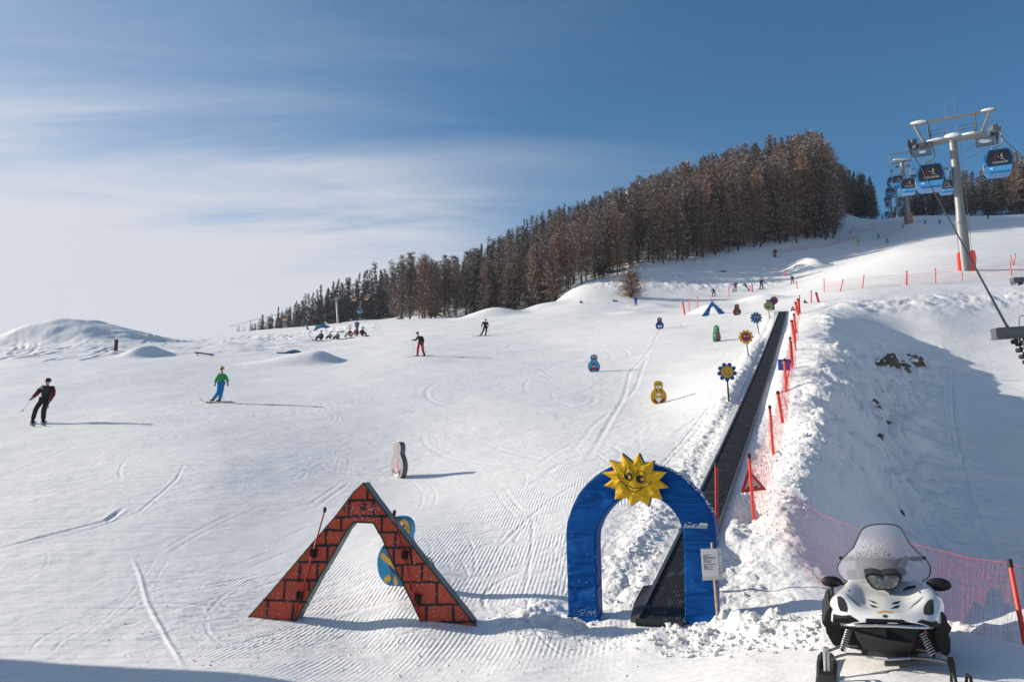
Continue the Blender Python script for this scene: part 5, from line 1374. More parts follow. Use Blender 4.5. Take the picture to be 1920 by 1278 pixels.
def person(px, py, hpx, pose, jacket, trous, hat, label, glove='black', flip=False, skis='ski', yaw=80, skicol='black', polel=None, sleeve=None, group=None, face_col='skin', sit=False, d=None, skilabel=None):
    b = on(px, py, .0) if d is None else P(px, py, d); s = b.y / F; H = hpx * s
    t = thing('person', label, 'person', b, group=group)
    if sit:
        U_ = H   # seated height
        fx = -1 if flip else 1
        J = dict(head=(-.02 * fx, .0, .86), neck=(0, .0, .72), chest=(.03 * fx, 0, .50), pel=(.10 * fx, .05, .14), shL=(-.15, 0, .62), shR=(.15, 0, .62), elL=(-.22, -.06, .42), elR=(.22, -.04, .40), haL=(-.26, -.16, .30), haR=(.20, -.12, .24),
                 hipL=(.02 * fx, -.06, .15), hipR=(.08 * fx, .06, .15), knL=(-.32 * fx, -.18, .42), knR=(-.26 * fx, .02, .40), anL=(-.50 * fx, -.20, .10), anR=(-.46 * fx, .0, .10))
        J = {k: Vector(v) * U_ for k, v in J.items()}; u = U_ / 0.62
    else:
        p = POSES[pose]; f = -1 if flip else 1
        def v(q, y=0): return Vector((q[0] * f * H, y * H, q[1] * H))
        sh, el, ha, hip, kn, an = (p[k] if not flip else p[k][::-1] for k in ('sh', 'el', 'ha', 'hip', 'kn', 'an'))
        J = dict(head=v(p['head'], -.02), shL=v(sh[0], 0), shR=v(sh[1], 0), elL=v(el[0], -.02), elR=v(el[1], -.02), haL=v(ha[0], -.10), haR=v(ha[1], -.10), hipL=v(hip[0]), hipR=v(hip[1]), knL=v(kn[0], -.06), knR=v(kn[1], -.06), anL=v(an[0], 0), anR=v(an[1], 0))
        J['pel'] = (J['hipL'] + J['hipR']) / 2 + Vector((0, .01, .02)) * H; J['chest'] = (J['shL'] + J['shR']) / 2 * .72 + J['pel'] * .28; mid = (J['shL'] + J['shR']) / 2
        J['neck'] = mid * .45 + J['head'] * .55 - Vector((0, 0, .02)) * H; u = H
    wst = J['pel'].lerp(J['chest'], .5)
    n = dict(pel=(J['pel'], .068 * u), wst=(wst, .065 * u), chest=(J['chest'], .078 * u), neck=(J['neck'], .036 * u), chin=(J['head'] + Vector((0, -.018, -.035)) * u, .040 * u), head=(J['head'] + Vector((0, .004, .012)) * u, .056 * u), crown=(J['head'] + Vector((0, .006, .04)) * u, .046 * u))
    e = [('pel', 'wst'), ('wst', 'chest'), ('chest', 'neck'), ('neck', 'chin'), ('chin', 'head'), ('head', 'crown')]
    for k in 'LR':
        n['sh' + k] = (J['sh' + k], .034 * u); n['el' + k] = (J['el' + k], .026 * u); n['ha' + k] = (J['ha' + k], .019 * u)
        n['hip' + k] = (J['hip' + k], .050 * u); n['kn' + k] = (J['kn' + k], .036 * u); n['an' + k] = (J['an' + k], .026 * u)
        e += [('chest', 'sh' + k), ('sh' + k, 'el' + k), ('el' + k, 'ha' + k), ('pel', 'hip' + k), ('hip' + k, 'kn' + k), ('kn' + k, 'an' + k)]
    far = hpx < 26
    skin_mesh('body', n, e, M['skin'], t, 1)
    def sub(keys, edges, sc, name, m_, extra=None):
        nn = {k: (n[k][0], n[k][1] * sc[k] if k in sc else n[k][1] * sc['*']) for k in keys}
        if extra: nn.update(extra)
        return skin_mesh(name, nn, edges, m_, t, 1)
    lo = {k: (n['ha' + k][0].lerp(n['el' + k][0], .12), .027 * u) for k in 'LR'}
    jk = ['chest', 'wst', 'pel', 'shL', 'shR', 'elL', 'elR']
    ex = {'wrL': lo['L'], 'wrR': lo['R'], 'col': (J['neck'].lerp(J['chest'], .25), .050 * u)}
    hem = J['pel'].lerp(wst, .15); 
    jo = sub(jk, [('chest', 'wst'), ('wst', 'pel'), ('chest', 'col'), ('chest', 'shL'), ('chest', 'shR'), ('shL', 'elL'), ('shR', 'elR'), ('elL', 'wrL'), ('elR', 'wrR')], {'*': 1.42, 'elL': 1.65, 'elR': 1.65, 'shL': 1.6, 'shR': 1.6, 'pel': 1.36}, 'jacket', cm('cloth_' + '_'.join('%02d' % int(c * 99) for c in jacket), jacket, .75, bump=.3, bs=12), ex)
    if sleeve:
        for k in 'LR': 
            mbs = MB(); a_, b_, c_ = J['sh' + k], J['el' + k], lo[k][0]; mbs.tube([a_.lerp(b_, .35), b_, c_], [.056 * u, .049 * u, .036 * u], 8); mbs.build('sleeve', cm('cloth_' + '_'.join('%02d' % int(c * 99) for c in sleeve), sleeve, .75), jo, smooth=True)
    tk = ['pel', 'hipL', 'hipR', 'knL', 'knR', 'anL', 'anR']
    sub(tk, [('pel', 'hipL'), ('pel', 'hipR'), ('hipL', 'knL'), ('hipR', 'knR'), ('knL', 'anL'), ('knR', 'anR')], {'*': 1.35, 'pel': 1.2, 'anL': 2.0, 'anR': 2.0, 'knL': 1.6, 'knR': 1.6}, 'trousers', cm('cloth_' + '_'.join('%02d' % int(c * 99) for c in trous), trous, .75, bump=.3, bs=12))
    hd = J['head']
    m = MB(); m.ell(hd + Vector((0, .012, .034)) * u, (.068 * u, .075 * u, .058 * u), 14, 9); he = m.build('helmet' if hpx > 26 else 'hat', cm('hat_' + '_'.join('%02d' % int(c * 99) for c in hat), hat, .4), t, smooth=True)
    m = MB(); m.ell(hd + Vector((0, -.048, .012)) * u, (.050 * u, .022 * u, .020 * u), 10, 6); m.build('goggles', M['glassdark'], t, smooth=True)
    if not far:
        m = MB(); m.ell(hd + Vector((0, -.060, -.014)) * u, (.009 * u, .012 * u, .012 * u), 7, 5); m.build('nose', M['skin'], t, smooth=True)
        m = MB(); m.ell(hd + Vector((0, -.056, -.036)) * u, (.018 * u, .005 * u, .004 * u), 7, 4); m.build('mouth', cm('lips', (.35, .12, .10), .6), t, smooth=True)
    gm = cm('glove_' + glove, {'black': (.015, .015, .017), 'white': (.7, .7, .7), 'red': (.4, .02, .02)}[glove], .6)
    for k in 'LR':
        h0 = J['ha' + k]; dr = (h0 - J['el' + k]).normalized(); sd_ = dr.cross(Vector((0, 1, 0))).normalized(); fo = Vector((0, -1, 0)); m = MB()
        m.ell(h0 + dr * .02 * u, (.024 * u, .020 * u, .028 * u), 8, 6, rot=Vector((0, 0, 1)).rotation_difference(dr).to_matrix())
        if not far:
            for q in range(4):
                o_ = sd_ * (q - 1.5) * .011 * u; l = (.034, .040, .038, .030)[q] * u
                m.tube([h0 + dr * .036 * u + o_, h0 + dr * (.036 * u + l * .6) + o_ + fo * .008 * u, h0 + dr * (.036 * u + l * .8) + o_ + fo * .026 * u], [.0065 * u, .006 * u, .005 * u], 5)
            th = sd_ * (.026 if k == 'L' else -.026) * u; m.tube([h0 + dr * .012 * u + th * .6, h0 + dr * .032 * u + th * 1.2 + fo * .006 * u, h0 + dr * .048 * u + th * .9 + fo * .02 * u], [.0075 * u, .0065 * u, .005 * u], 5)
        m.build('glove', gm, t, smooth=True)
        m = MB(); a_ = J['an' + k]; yw = math.radians(yaw); fd = Vector((-math.cos(yw), -math.sin(yw), 0)); 
        if sit: m.ell(a_ + Vector((0, 0, -.01)) * u, (.03 * u, .05 * u, .06 * u), 8, 6)
        else:
            m.tube([a_ + Vector((0, 0, .06)) * u, a_, a_ - Vector((0, 0, .035)) * u], [.036 * u, .036 * u, .040 * u], 8)
            m.ell(a_ + fd * .035 * u - Vector((0, 0, .030)) * u, (.035 * u + abs(fd.x) * .03 * u, .035 * u + abs(fd.y) * .03 * u, .026 * u), 8, 6)
        m.build('boot', M['blkplastic'] if glove != 'white' else cm('boot_grey', (.25, .25, .26), .5), t, smooth=True)
    m1 = u * UPM / H if sit else 1; um = u / 1.75 * 1.0     # metres of body per real metre
    # skis / board
    def plank(name, mats, par, c, fd, ln, w, tip=True):
        q = []; n_ = 9
        for i in range(n_):
            f_ = i / (n_ - 1) - .5; p = c + fd * (ln * f_); g = gd(p.x + b.x, p.y + b.y) - b.z; lift = .0
            if tip and f_ > .38: lift = (f_ - .38) / .12 * .09 * um * 1.75
            q.append(Vector((p.x, p.y, g + .03 + lift)))
        sdv = Vector((-fd.y, fd.x, 0)); vs_ = []; 
        for i, p in enumerate(q):
            ww = w * (.55 if i in (0, n_ - 1) else 1) / 2; vs_ += [p - sdv * ww, p + sdv * ww, p + sdv * ww + Vector((0, 0, .018)), p - sdv * ww + Vector((0, 0, .018))]
        fs_ = [(i * 4 + j, i * 4 + (j + 1) % 4, (i + 1) * 4 + (j + 1) % 4, (i + 1) * 4 + j) for i in range(n_ - 1) for j in range(4)] + [(0, 3, 2, 1), tuple((n_ - 1) * 4 + j for j in range(4))]
        mb_ = MB(); mb_.add(vs_, fs_); return mb_.build(name, mats, par)
    sc_ = H / 1.75 if not sit else 1.0
    smat = cm('ski_' + skicol, {'black': (.02, .02, .025), 'red': (.45, .03, .02), 'pale': (.5, .48, .3), 'grey': (.2, .2, .22), 'orange': (.6, .1, .03)}[skicol], .35)
    yw = math.radians(yaw); fd = Vector((-math.cos(yw), -math.sin(yw), 0))
    if skis == 'ski':
        st = thing('skis', skilabel or ('skis of the ' + ' '.join(label.replace('person ', 'skier ').split()[:13])), 'skis', b)
        for k in 'LR': a_ = J['an' + k]; plank('ski', smat, st, Vector((a_.x, a_.y, 0)) + fd * .1 * sc_, fd, 1.65 * sc_, .085 * sc_)
    elif skis == 'board':
        st = thing('snowboard', skilabel or ('snowboard of the ' + ' '.join(label.replace('person ', 'rider ').split()[:13])), 'snowboard', b)
        c = (J['anL'] + J['anR']) / 2; c.z = 0; plank('deck', smat, st, c, fd, 1.5 * sc_, .26 * sc_)
    if polel:
        for k, (dx, dz) in zip('LR', polel):
            h0 = J['ha' + k]; tp = Vector((h0.x + dx * H, h0.y - .05 * H, h0.z + dz * H)); r_ = max(.007, .0035 * H); u_ = (tp - h0).normalized()
            pt = thing('ski_pole', '%s ski pole of the %s' % ('left' if k == 'L' else 'right', ' '.join(label.replace('person ', 'skier ').split()[:10])), 'ski pole', b)
            m = MB(); m.tube([h0 - u_ * .06 * H, tp], r_, 5); sh_ = m.build('shaft', cm('ski_grey', (.2, .2, .22), .35), pt); m = MB(); m.tube([tp - u_ * .06 * H, tp - u_ * .05 * H], .025 * H, 8); m.build('basket', M['black'], pt)
    return t
DK = (.016, .017, .020); 
person(73, 795, 83, 'wide', (.018, .018, .02), (.008, .008, .009), (.02, .018, .018), 'person in black jacket with dark red sleeves skiing at far left', sleeve=(.13, .012, .02), yaw=118, polel=((-.20, -.33), (.02, -.16)), skicol='grey')
person(407, 751, 67, 'board', (.02, .36, .09), (.012, .20, .52), (.30, .55, .03), 'person in green jacket and bright blue trousers on a snowboard', skis='board', yaw=12, skicol='pale')
person(788, 669, 46, 'lean', (.015, .015, .017), (.42, .012, .04), (.03, .025, .025), 'person in black jacket and bright red trousers facing left', yaw=12, polel=((.02, -.42), (.22, -.40)), skicol='grey')
person(908, 629, 32, 'stride', (.012, .014, .022), (.010, .010, .014), (.14, .02, .03), 'person all in black with dark red hat below the larch wood', yaw=20, polel=((.10, -.38), (.12, -.42)), skicol='grey')
person(1192, 573, 20, 'stand', (.015, .12, .42), (.015, .10, .40), (.02, .02, .04), 'person all in bright blue beside the lone larch', yaw=15)
person(1338, 556, 18, 'tuck', (.03, .035, .035), (.02, .02, .02), (.02, .02, .02), 'person in grey and black above the small blue gate', yaw=5)
person(1378, 547, 19, 'stride', (.13, .03, .03), (.10, .05, .045), (.03, .02, .02), 'person in maroon jacket and brown trousers on the upper piste', yaw=60)
person(1400, 546, 17, 'carve', (.02, .03, .05), (.02, .12, .42), (.02, .02, .02), 'person leaning left in blue trousers on the upper piste', yaw=20)
person(1428, 542, 21, 'lean', (.015, .02, .025), (.05, .055, .06), (.02, .02, .02), 'person in black jacket and grey trousers left of the orange pole group', flip=True, yaw=50)
person(1486, 532, 18, 'lean', (.03, .03, .05), (.10, .01, .06), (.02, .02, .02), 'person in dark jacket and plum trousers, rightmost of the upper skiers', yaw=12)
person(1647, 446, 9, 'tuck', (.02, .12, .14), (.02, .08, .10), (.05, .05, .05), 'tiny person in teal on the far slope below the lift', yaw=50)
person(1663, 455, 12, 'tuck', (.55, .50, .50), (.02, .02, .02), (.03, .03, .03), 'person in pale jacket and black trousers on a board below the lift', skis='board', yaw=10)
person(1692, 428, 9, 'tuck', (.35, .36, .10), (.06, .07, .03), (.2, .2, .1), 'tiny person in yellow green left of the second lift pylon', yaw=70)
person(1735, 420, 12, 'stand', (.60, .57, .58), (.03, .03, .03), (.03, .03, .03), 'person in white top standing right of the second lift pylon', yaw=20)
person(1762, 421, 11, 'lean', (.03, .03, .03), (.06, .06, .06), (.02, .02, .02), 'person in dark clothes left of the big lift pylon', flip=True, yaw=60)
person(1853, 411, 12, 'stand', (.015, .02, .05), (.02, .02, .05), (.02, .02, .02), 'person in dark blue right of the big lift pylon', yaw=30)
gs = 'snowboarders resting on the slope'
person(669, 626, 26, 'stand', (.06, .07, .20), (.02, .08, .30), (.03, .03, .06), 'person in blue standing behind the resting snowboarders', skis='', group=gs)
person(602, 637, 19, '', (.06, .06, .08), (.05, .05, .10), (.02, .02, .03), 'person sitting on the snow behind a red board, leftmost of the group', sit=True, skis='', group=gs)
person(619, 635, 15, '', (.30, .38, .46), (.02, .02, .02), (.02, .02, .02), 'person in pale blue jacket sitting second from left', sit=True, skis='', group=gs)
person(633, 635, 16, '', (.16, .24, .27), (.02, .02, .02), (.06, .09, .09), 'person in grey teal jacket sitting third from left', sit=True, skis='', group=gs)
person(656, 632, 18, '', (.33, .03, .04), (.45, .42, .45), (.03, .06, .03), 'person in red with white knees sitting at the feet of the standing one', sit=True, skis='', group=gs)
person(668, 632, 19, '', (.36, .02, .05), (.50, .45, .48), (.5, .5, .5), 'person in red jacket and white cap sitting beside the black one', sit=True, skis='', group=gs)
person(679, 631, 18, '', (.015, .015, .018), (.02, .02, .02), (.02, .02, .02), 'person all in black sitting at the right end of the group', sit=True, flip=True, skis='', group=gs)
person(1509, 569, 9, '', (.10, .03, .03), (.12, .03, .03), (.03, .02, .02), 'person in dark red sitting on the bank right of the belt end', sit=True, flip=True, skis='')
person(1089, 569, 8, '', (.10, .07, .06), (.12, .08, .07), (.08, .05, .04), 'tiny person in brown sitting below the larch wood', sit=True, flip=True, skis='')
def loose_board(px, py, w, h, col, label):
    b = on(px, py, .0); s = b.y / F; t = thing('snowboard', label, 'snowboard', b, rz=math.radians(6))
    m = MB(); n_ = 8; pr = [((f - .5) * w * s, (.05 + .12 * max(0, abs(f - .5) - .4) * 8)) for f in np.linspace(0, 1, n_)]
    for i in range(n_ - 1): m.box(((pr[i][0] + pr[i + 1][0]) / 2, 0, (pr[i][1] + pr[i + 1][1]) / 2 + h * s * .3), (w * s / (n_ - 1) + .01, .28, h * s * .6))
    m.build('deck', cmat('boardcol_' + label[:6], col, .4), t)
loose_board(594, 638, 18, 2, (.40, .05, .04), 'red snowboard on the feet of the leftmost sitting person')
loose_board(640, 636, 22, 1.5, (.03, .02, .02), 'black snowboard on the snow in the middle of the resting group')
loose_board(656, 635, 18, 1.6, (.06, .03, .03), 'dark brown snowboard in front of the sitting person in red')
loose_board(686, 632, 12, 2, (.02, .015, .02), 'short black snowboard at the right end of the group')

# ------------------------------------------------------------------ small things on the slopes
def simple(name, label, cat, px, py, rz=0, **k):
    return thing(name, label, cat, on(px, py, .03), rz=math.radians(rz), **k)
def small_things():
    t = simple('wooden_post', 'reddish brown wooden post on a snow mound at left', 'post', 217, 658); s = t.location.y / F
    m = MB(); m.bbox((0, 0, 11 * s), (5 * s, 5 * s, 22 * s), .02); m.build('post', cm('rusty_post', (.13, .045, .03), .8, bump=.3), t); m = MB(); m.bbox((0, 0, 21.6 * s), (5.6 * s, 5.6 * s, 1.2 * s), .01); m.build('cap', M['brownwood'], t)
    t = simple('log_rail', 'brown log rail on short legs lying on the slope', 'rail', 383, 668, 0); s = t.location.y / F
    m = MB(); m.tube([(-18 * s, 0, 7 * s), (0, 0, 5 * s), (18 * s, 0, 3 * s)], 1.4 * s, 8); m.build('log', M['brownwood'], t)
    for x, z in ((-13, 5.8), (12, 3.2)): m = MB(); m.tube([(x * s, 0, -.2), (x * s, 0, z * s)], .8 * s, 6); m.build('leg', M['brownwood'], t)
    t = simple('park_box', 'dark blue arched park box on top of a snow kicker', 'box', 546, 661); s = t.location.y / F
    pr = [(-24, -1), (-24, 1), (-8, 1.2), (0, 4), (8, 5.8), (16, 5), (22, 1.2), (24, -1)]
    m = MB(); m.prism([(x * s, z * s) for x, z in pr], -.5, .5); m.build('box', M['boxblue'], t); m = MB(); m.tube([(x * s, -.52, z * s) for x, z in pr[1:-1]], .03, 6); m.build('edge_rail', M['dsteel'], t)
    for px, py, w, h, lb_ in ((380, 592, 0, 0, None), (818, 592, 22, 3, 'low blue mat at the left foot of the larch wood'), (1153, 565, 9, 2, 'small blue mat left of the lone larch'), (1357, 511, 12, 3, 'small blue mat on the chopped snow below the wood')):
        if not lb_: continue
        t = simple('blue_mat', lb_, 'mat', px, py); s = t.location.y / F
        m = MB(); m.prism([(-w / 2 * s, 0), (-w / 2 * s, h * s), (-w / 6 * s, h * s * .9), (w / 2 * s, h * .45 * s), (w / 2 * s, 0)], -.4, .4); m.build('mat', M['boxblue'], t); m = MB(); m.tube([(-w / 2 * s, -.42, h * s), (w / 2 * s, -.42, h * .45 * s)], .05, 5); m.build('edge', M['cabblue'], t)
    t = simple('slope_sign', 'yellow square sign on two thin legs on the far slope', 'sign', 1609, 462); s = t.location.y / F
    m = MB(); m.bbox((0, 0, 12 * s), (5.5 * s, .1, 7 * s), .02); m.build('board', cm('sign_yellow', (.60, .36, .04), .5), t)
    m = MB(); m.bbox((0, -.08, 12 * s), (1.8 * s, .05, 5 * s), .01); m.build('dark_mark', M['brownwood'], t)
    for x in (-2, 2): m = MB(); m.tube([(x * s, .06, -.3), (x * s, .06, 9 * s)], .45 * s, 5); m.build('leg', cm('leg_yellow', (.5, .35, .1), .5), t)
    t = simple('snow_gun', 'yellow and black snow gun at the edge of the larch wood', 'snow gun', 1453, 482); s = t.location.y / F
    m = MB(); m.tube([(-1.5 * s, -.8, 10 * s), (0, 0, 10 * s), (1.5 * s, .9, 11 * s)], [3.8 * s, 3.4 * s, 3.0 * s], 14); m.build('barrel', cm('gun_yellow', (.42, .24, .03), .5), t, smooth=True, angle=40)
    m = MB(); m.tube([(-1.6 * s, -.9, 10 * s), (-1.55 * s, -.82, 10 * s)], [3.4 * s, 3.4 * s], 14); m.build('fan_grille', M['black'], t)
    for x in (-3, 3): m = MB(); m.tube([(x * s, 0, -.2), (0, 0, 7 * s)], .7 * s, 6); m.build('leg', M['dsteel'], t)
    m = MB(); m.bbox((0, 0, 3.5 * s), (4 * s, .9, 3 * s), .05); m.build('motor_box', M['brownwood'], t)
    for px, py, h, lb_ in ((1619, 408, 10, 'red padded post in front of the tall larches'), (1830, 401, 9, 'red padded post in front of the right hand trees'), (1595, 437, 3, 'small red marker on the edge of the shaded run')):
        t = simple('padded_post', lb_, 'post', px, py); s = t.location.y / F
        m = MB(); m.tube([(0, 0, -.3), (0, 0, h * s)], 1.9 * s, 10); m.build('pad', cm('pad_red', (.55, .03, .03), .6), t, smooth=True, angle=40); m = MB(); m.tube([(0, 0, h * s), (0, 0, (h + 1) * s)], 1.2 * s, 8); m.build('top', M['orange'], t)
small_things()

# rocks breaking through the ravine wall
def rock(px, py, wx, hz, seed, label, dep=None):
    R_ = random.Random(seed); b = on(px, py, 0); s = b.y / F
    t_ = thing('rock', label, 'rock', b)
    bm = bmesh.new(); bmesh.ops.create_icosphere(bm, subdivisions=4, radius=1)
    for v in bm.verts:
        p = v.co; n_ = fbm(np.array([p.x * 1.6 + seed]), np.array([p.y * 1.6 + p.z * 2.3]), seed, 5)[0] * 1.3 + round(fbm(np.array([p.z * 2.2 + seed]), np.array([p.x * 1.2]), seed + 9, 3)[0] * 6) / 6 * .5
        v.co = Vector((p.x * wx * s / 2, p.y * wx * s * .35, p.z * hz * s * .78)) * (1 + n_)
    me = bpy.data.meshes.new('stone'); bm.to_mesh(me); bm.free(); me.materials.append(M['rock']); o = bpy.data.objects.new('stone', me); COL.objects.link(o); o.parent = t_
    o.location = (0, 0, -hz * s * .12)
    m = MB(); m.ell((0, wx * s * .10, hz * s * .48), (wx * s * .46, wx * s * .34, hz * s * .22), 16, 8); m.build('snow_cap', M['loose'], t_, smooth=True)
rk = [(1652,690,22,20,1,'brown rock, leftmost of the outcrop under the snow lip'),(1672,690,30,22,2,'dark rock second from left in the outcrop'),(1694,692,26,10,3,'flat dark rock in the middle of the outcrop'),(1708,676,24,12,4,'dark rock under the snow lip, topmost of the outcrop'),
      (1716,690,18,20,5,'grey rock in the right part of the outcrop'),(1729,688,16,22,6,'dark upright rock at the right end of the outcrop'),(1665,706,14,7,7,'small dark rock below the outcrop'),(1700,700,12,7,8,'small rock just below the middle of the outcrop'),
      (1641,764,13,10,9,'small dark rock in the ravine wall below the outcrop'),(1648,775,10,10,10,'dark sliver of rock in the ravine wall'),(1668,800,9,7,11,'small stone halfway down the ravine wall'),(1650,812,11,16,12,'grey stone halfway down the ravine wall'),(1690,962,12,8,13,'low dark stone in the ravine above the net')]
for r_ in rk: rock(*r_)

# ------------------------------------------------------------------ gondola lift
def cabin_proto():
    t = thing('gondola_cabin', None, 'cable car cabin', (0, 0, 0))
    hexa = [(-.74,0),(.74,0),(.84,.05),(1.00,.55),(1.12,1.12),(.86,2.06),(.74,2.16),(-.74,2.16),(-.86,2.06),(-1.12,1.12),(-1.00,.55),(-.84,.05)]
    bm = bmesh.new(); fv = [bm.verts.new((x, -.85, z)) for x, z in hexa]; f = bm.faces.new(fv); r = bmesh.ops.extrude_face_region(bm, geom=[f])
    for v in [g_ for g_ in r['geom'] if isinstance(g_, bmesh.types.BMVert)]: v.co.y = .85
    bmesh.ops.recalc_face_normals(bm, faces=bm.faces[:]); bmesh.ops.bevel(bm, geom=bm.edges[:], offset=.05, segments=2, affect='EDGES', clamp_overlap=True)
    me = bpy.data.meshes.new('body'); bm.to_mesh(me); bm.free(); me.materials.append(M['cabblue']); o = bpy.data.objects.new('body', me); COL.objects.link(o); o.parent = t
    win = [(-.86,.66),(.86,.66),(.98,1.14),(.74,1.98),(.66,2.04),(-.66,2.04),(-.74,1.98),(-.98,1.14)]
    m = MB(); m.prism(win, -.905, -.86); m.build('window', M['glassdark'], t); m = MB(); m.prism(win, .86, .905); m.build('window', M['glassdark'], t)
    for s_ in (-1, 1):
        m = MB(); rr_ = [(-.7, .72), (.7, .72), (.7, 1.85), (-.7, 1.85)]
        vs_ = []
        for off in (0, .03):
            for y, z in rr_: x = (1.04 + (z - .55) / .65 * .06) if z < 1.2 else (1.10 - (z - 1.2) / .82 * .18); vs_.append((s_ * (x + .012 + off), y, z))
            
        m.add(vs_, [(0,1,2,3),(4,5,6,7),(0,1,5,4),(1,2,6,5),(2,3,7,6),(3,0,4,7)]); m.build('side_window', M['glassdark'], t)
        m = MB()
        for k in range(3): m.tube([(s_ * 1.0, -.5 + k * .35, .15), (s_ * 1.12, -.5 + k * .35, .5), (s_ * 1.14, -.5 + k * .35, .95)], .03, 6)
        m.tube([(s_ * 1.12, -.6, .45), (s_ * 1.12, .5, .45)], .03, 6); m.build('ski_rack', M['steel'], t)
    m = MB(); m.prism([(-.84,.16),(.84,.16),(.94,.60),(-.94,.60)], -.885, -.86); m.build('lower_panel', M['cabblue2'], t)
    m = MB(); m.box((-.62, -.9, .42), (.22, .02, .12)); m.build('number_tag', M['white'], t)
    # logo: red swoosh arc, white rider, word
    m = MB(); pts = [(.10 + .42 * math.cos(a_), 1.36 + .40 * math.sin(a_)) for a_ in np.linspace(math.radians(80), math.radians(265), 18)]
    for i in range(len(pts) - 1): strokes(m, pts[i:i + 2], .02 + .035 * math.sin(math.pi * i / 17), -.925 - i * 1e-4, -.907)
    m.build('red_arc', M['logored'], t)
    m = MB(); m.prism(circ(.22, 1.62, .05), -.925, -.907); strokes(m, [(.19,1.56),(.13,1.44),(.22,1.38),(.26,1.26)], .05, -.925, -.907); strokes(m, [(.2,1.5),(.30,1.46)], .035, -.928, -.907); strokes(m, [(-.12,1.42),(0,1.38)], .05, -.93, -.907); strokes(m, [(.06,1.22),(.24,1.20),(.46,1.08)], .03, -.931, -.907)
    m.build('rider_mark', M['logowhite'], t)
    text_mesh('CASSANA', .27, 'lettering', M['logowhite'], t, (.06, -.92, .90), bold=.002)
    # grip and hanger
    m = MB(); m.bbox((0, 0, 2.25), (1.0, .5, .14), .04); m.build('roof_frame', M['steel'], t)
    m = MB(); m.tube([(-.35, 0, 2.3), (-.42, 0, 2.55), (.1, 0, 2.6), (.45, 0, 2.9), (.48, 0, 3.4), (.35, 0, 4.0), (.2, 0, 4.15)], .07, 8); m.tube([(.5, 0, 2.3), (.42, 0, 2.5), (.1, 0, 2.6)], .06, 8); m.build('hanger', M['steel'], t, smooth=True)
    m = MB(); m.bbox((.15, 0, 4.2), (.5, .7, .22), .05); m.tube([(-.1, -.3, 4.15), (-.1, .3, 4.15)], .12, 8); m.build('cable_grip', M['dsteel'], t)
    return t
HANG = 4.2; HX = .18
CAB = cabin_proto(); first_cab = [True]
def cabin(hp_, label, scale=1.0, rz=-22, mats=None, group='blue cabins of the gondola lift'):
    o = CAB if first_cab[0] else copy_tree(CAB); first_cab[0] = False
    a = math.radians(rz); off = Matrix.Rotation(a, 3, 'Z') @ Vector((HX * scale, 0, HANG * scale))
    o.location = Vector(hp_) - off; o.rotation_euler = (0, 0, a); o.scale = (scale,) * 3; tag(o, label, 'cable car cabin', group)
    if mats:
        for ch in o.children:
            if ch.name.split('.')[0] in ('body', 'lower_panel', 'roof_frame'):
                ch.data = ch.data.copy(); ch.data.materials[0] = mats
    return o
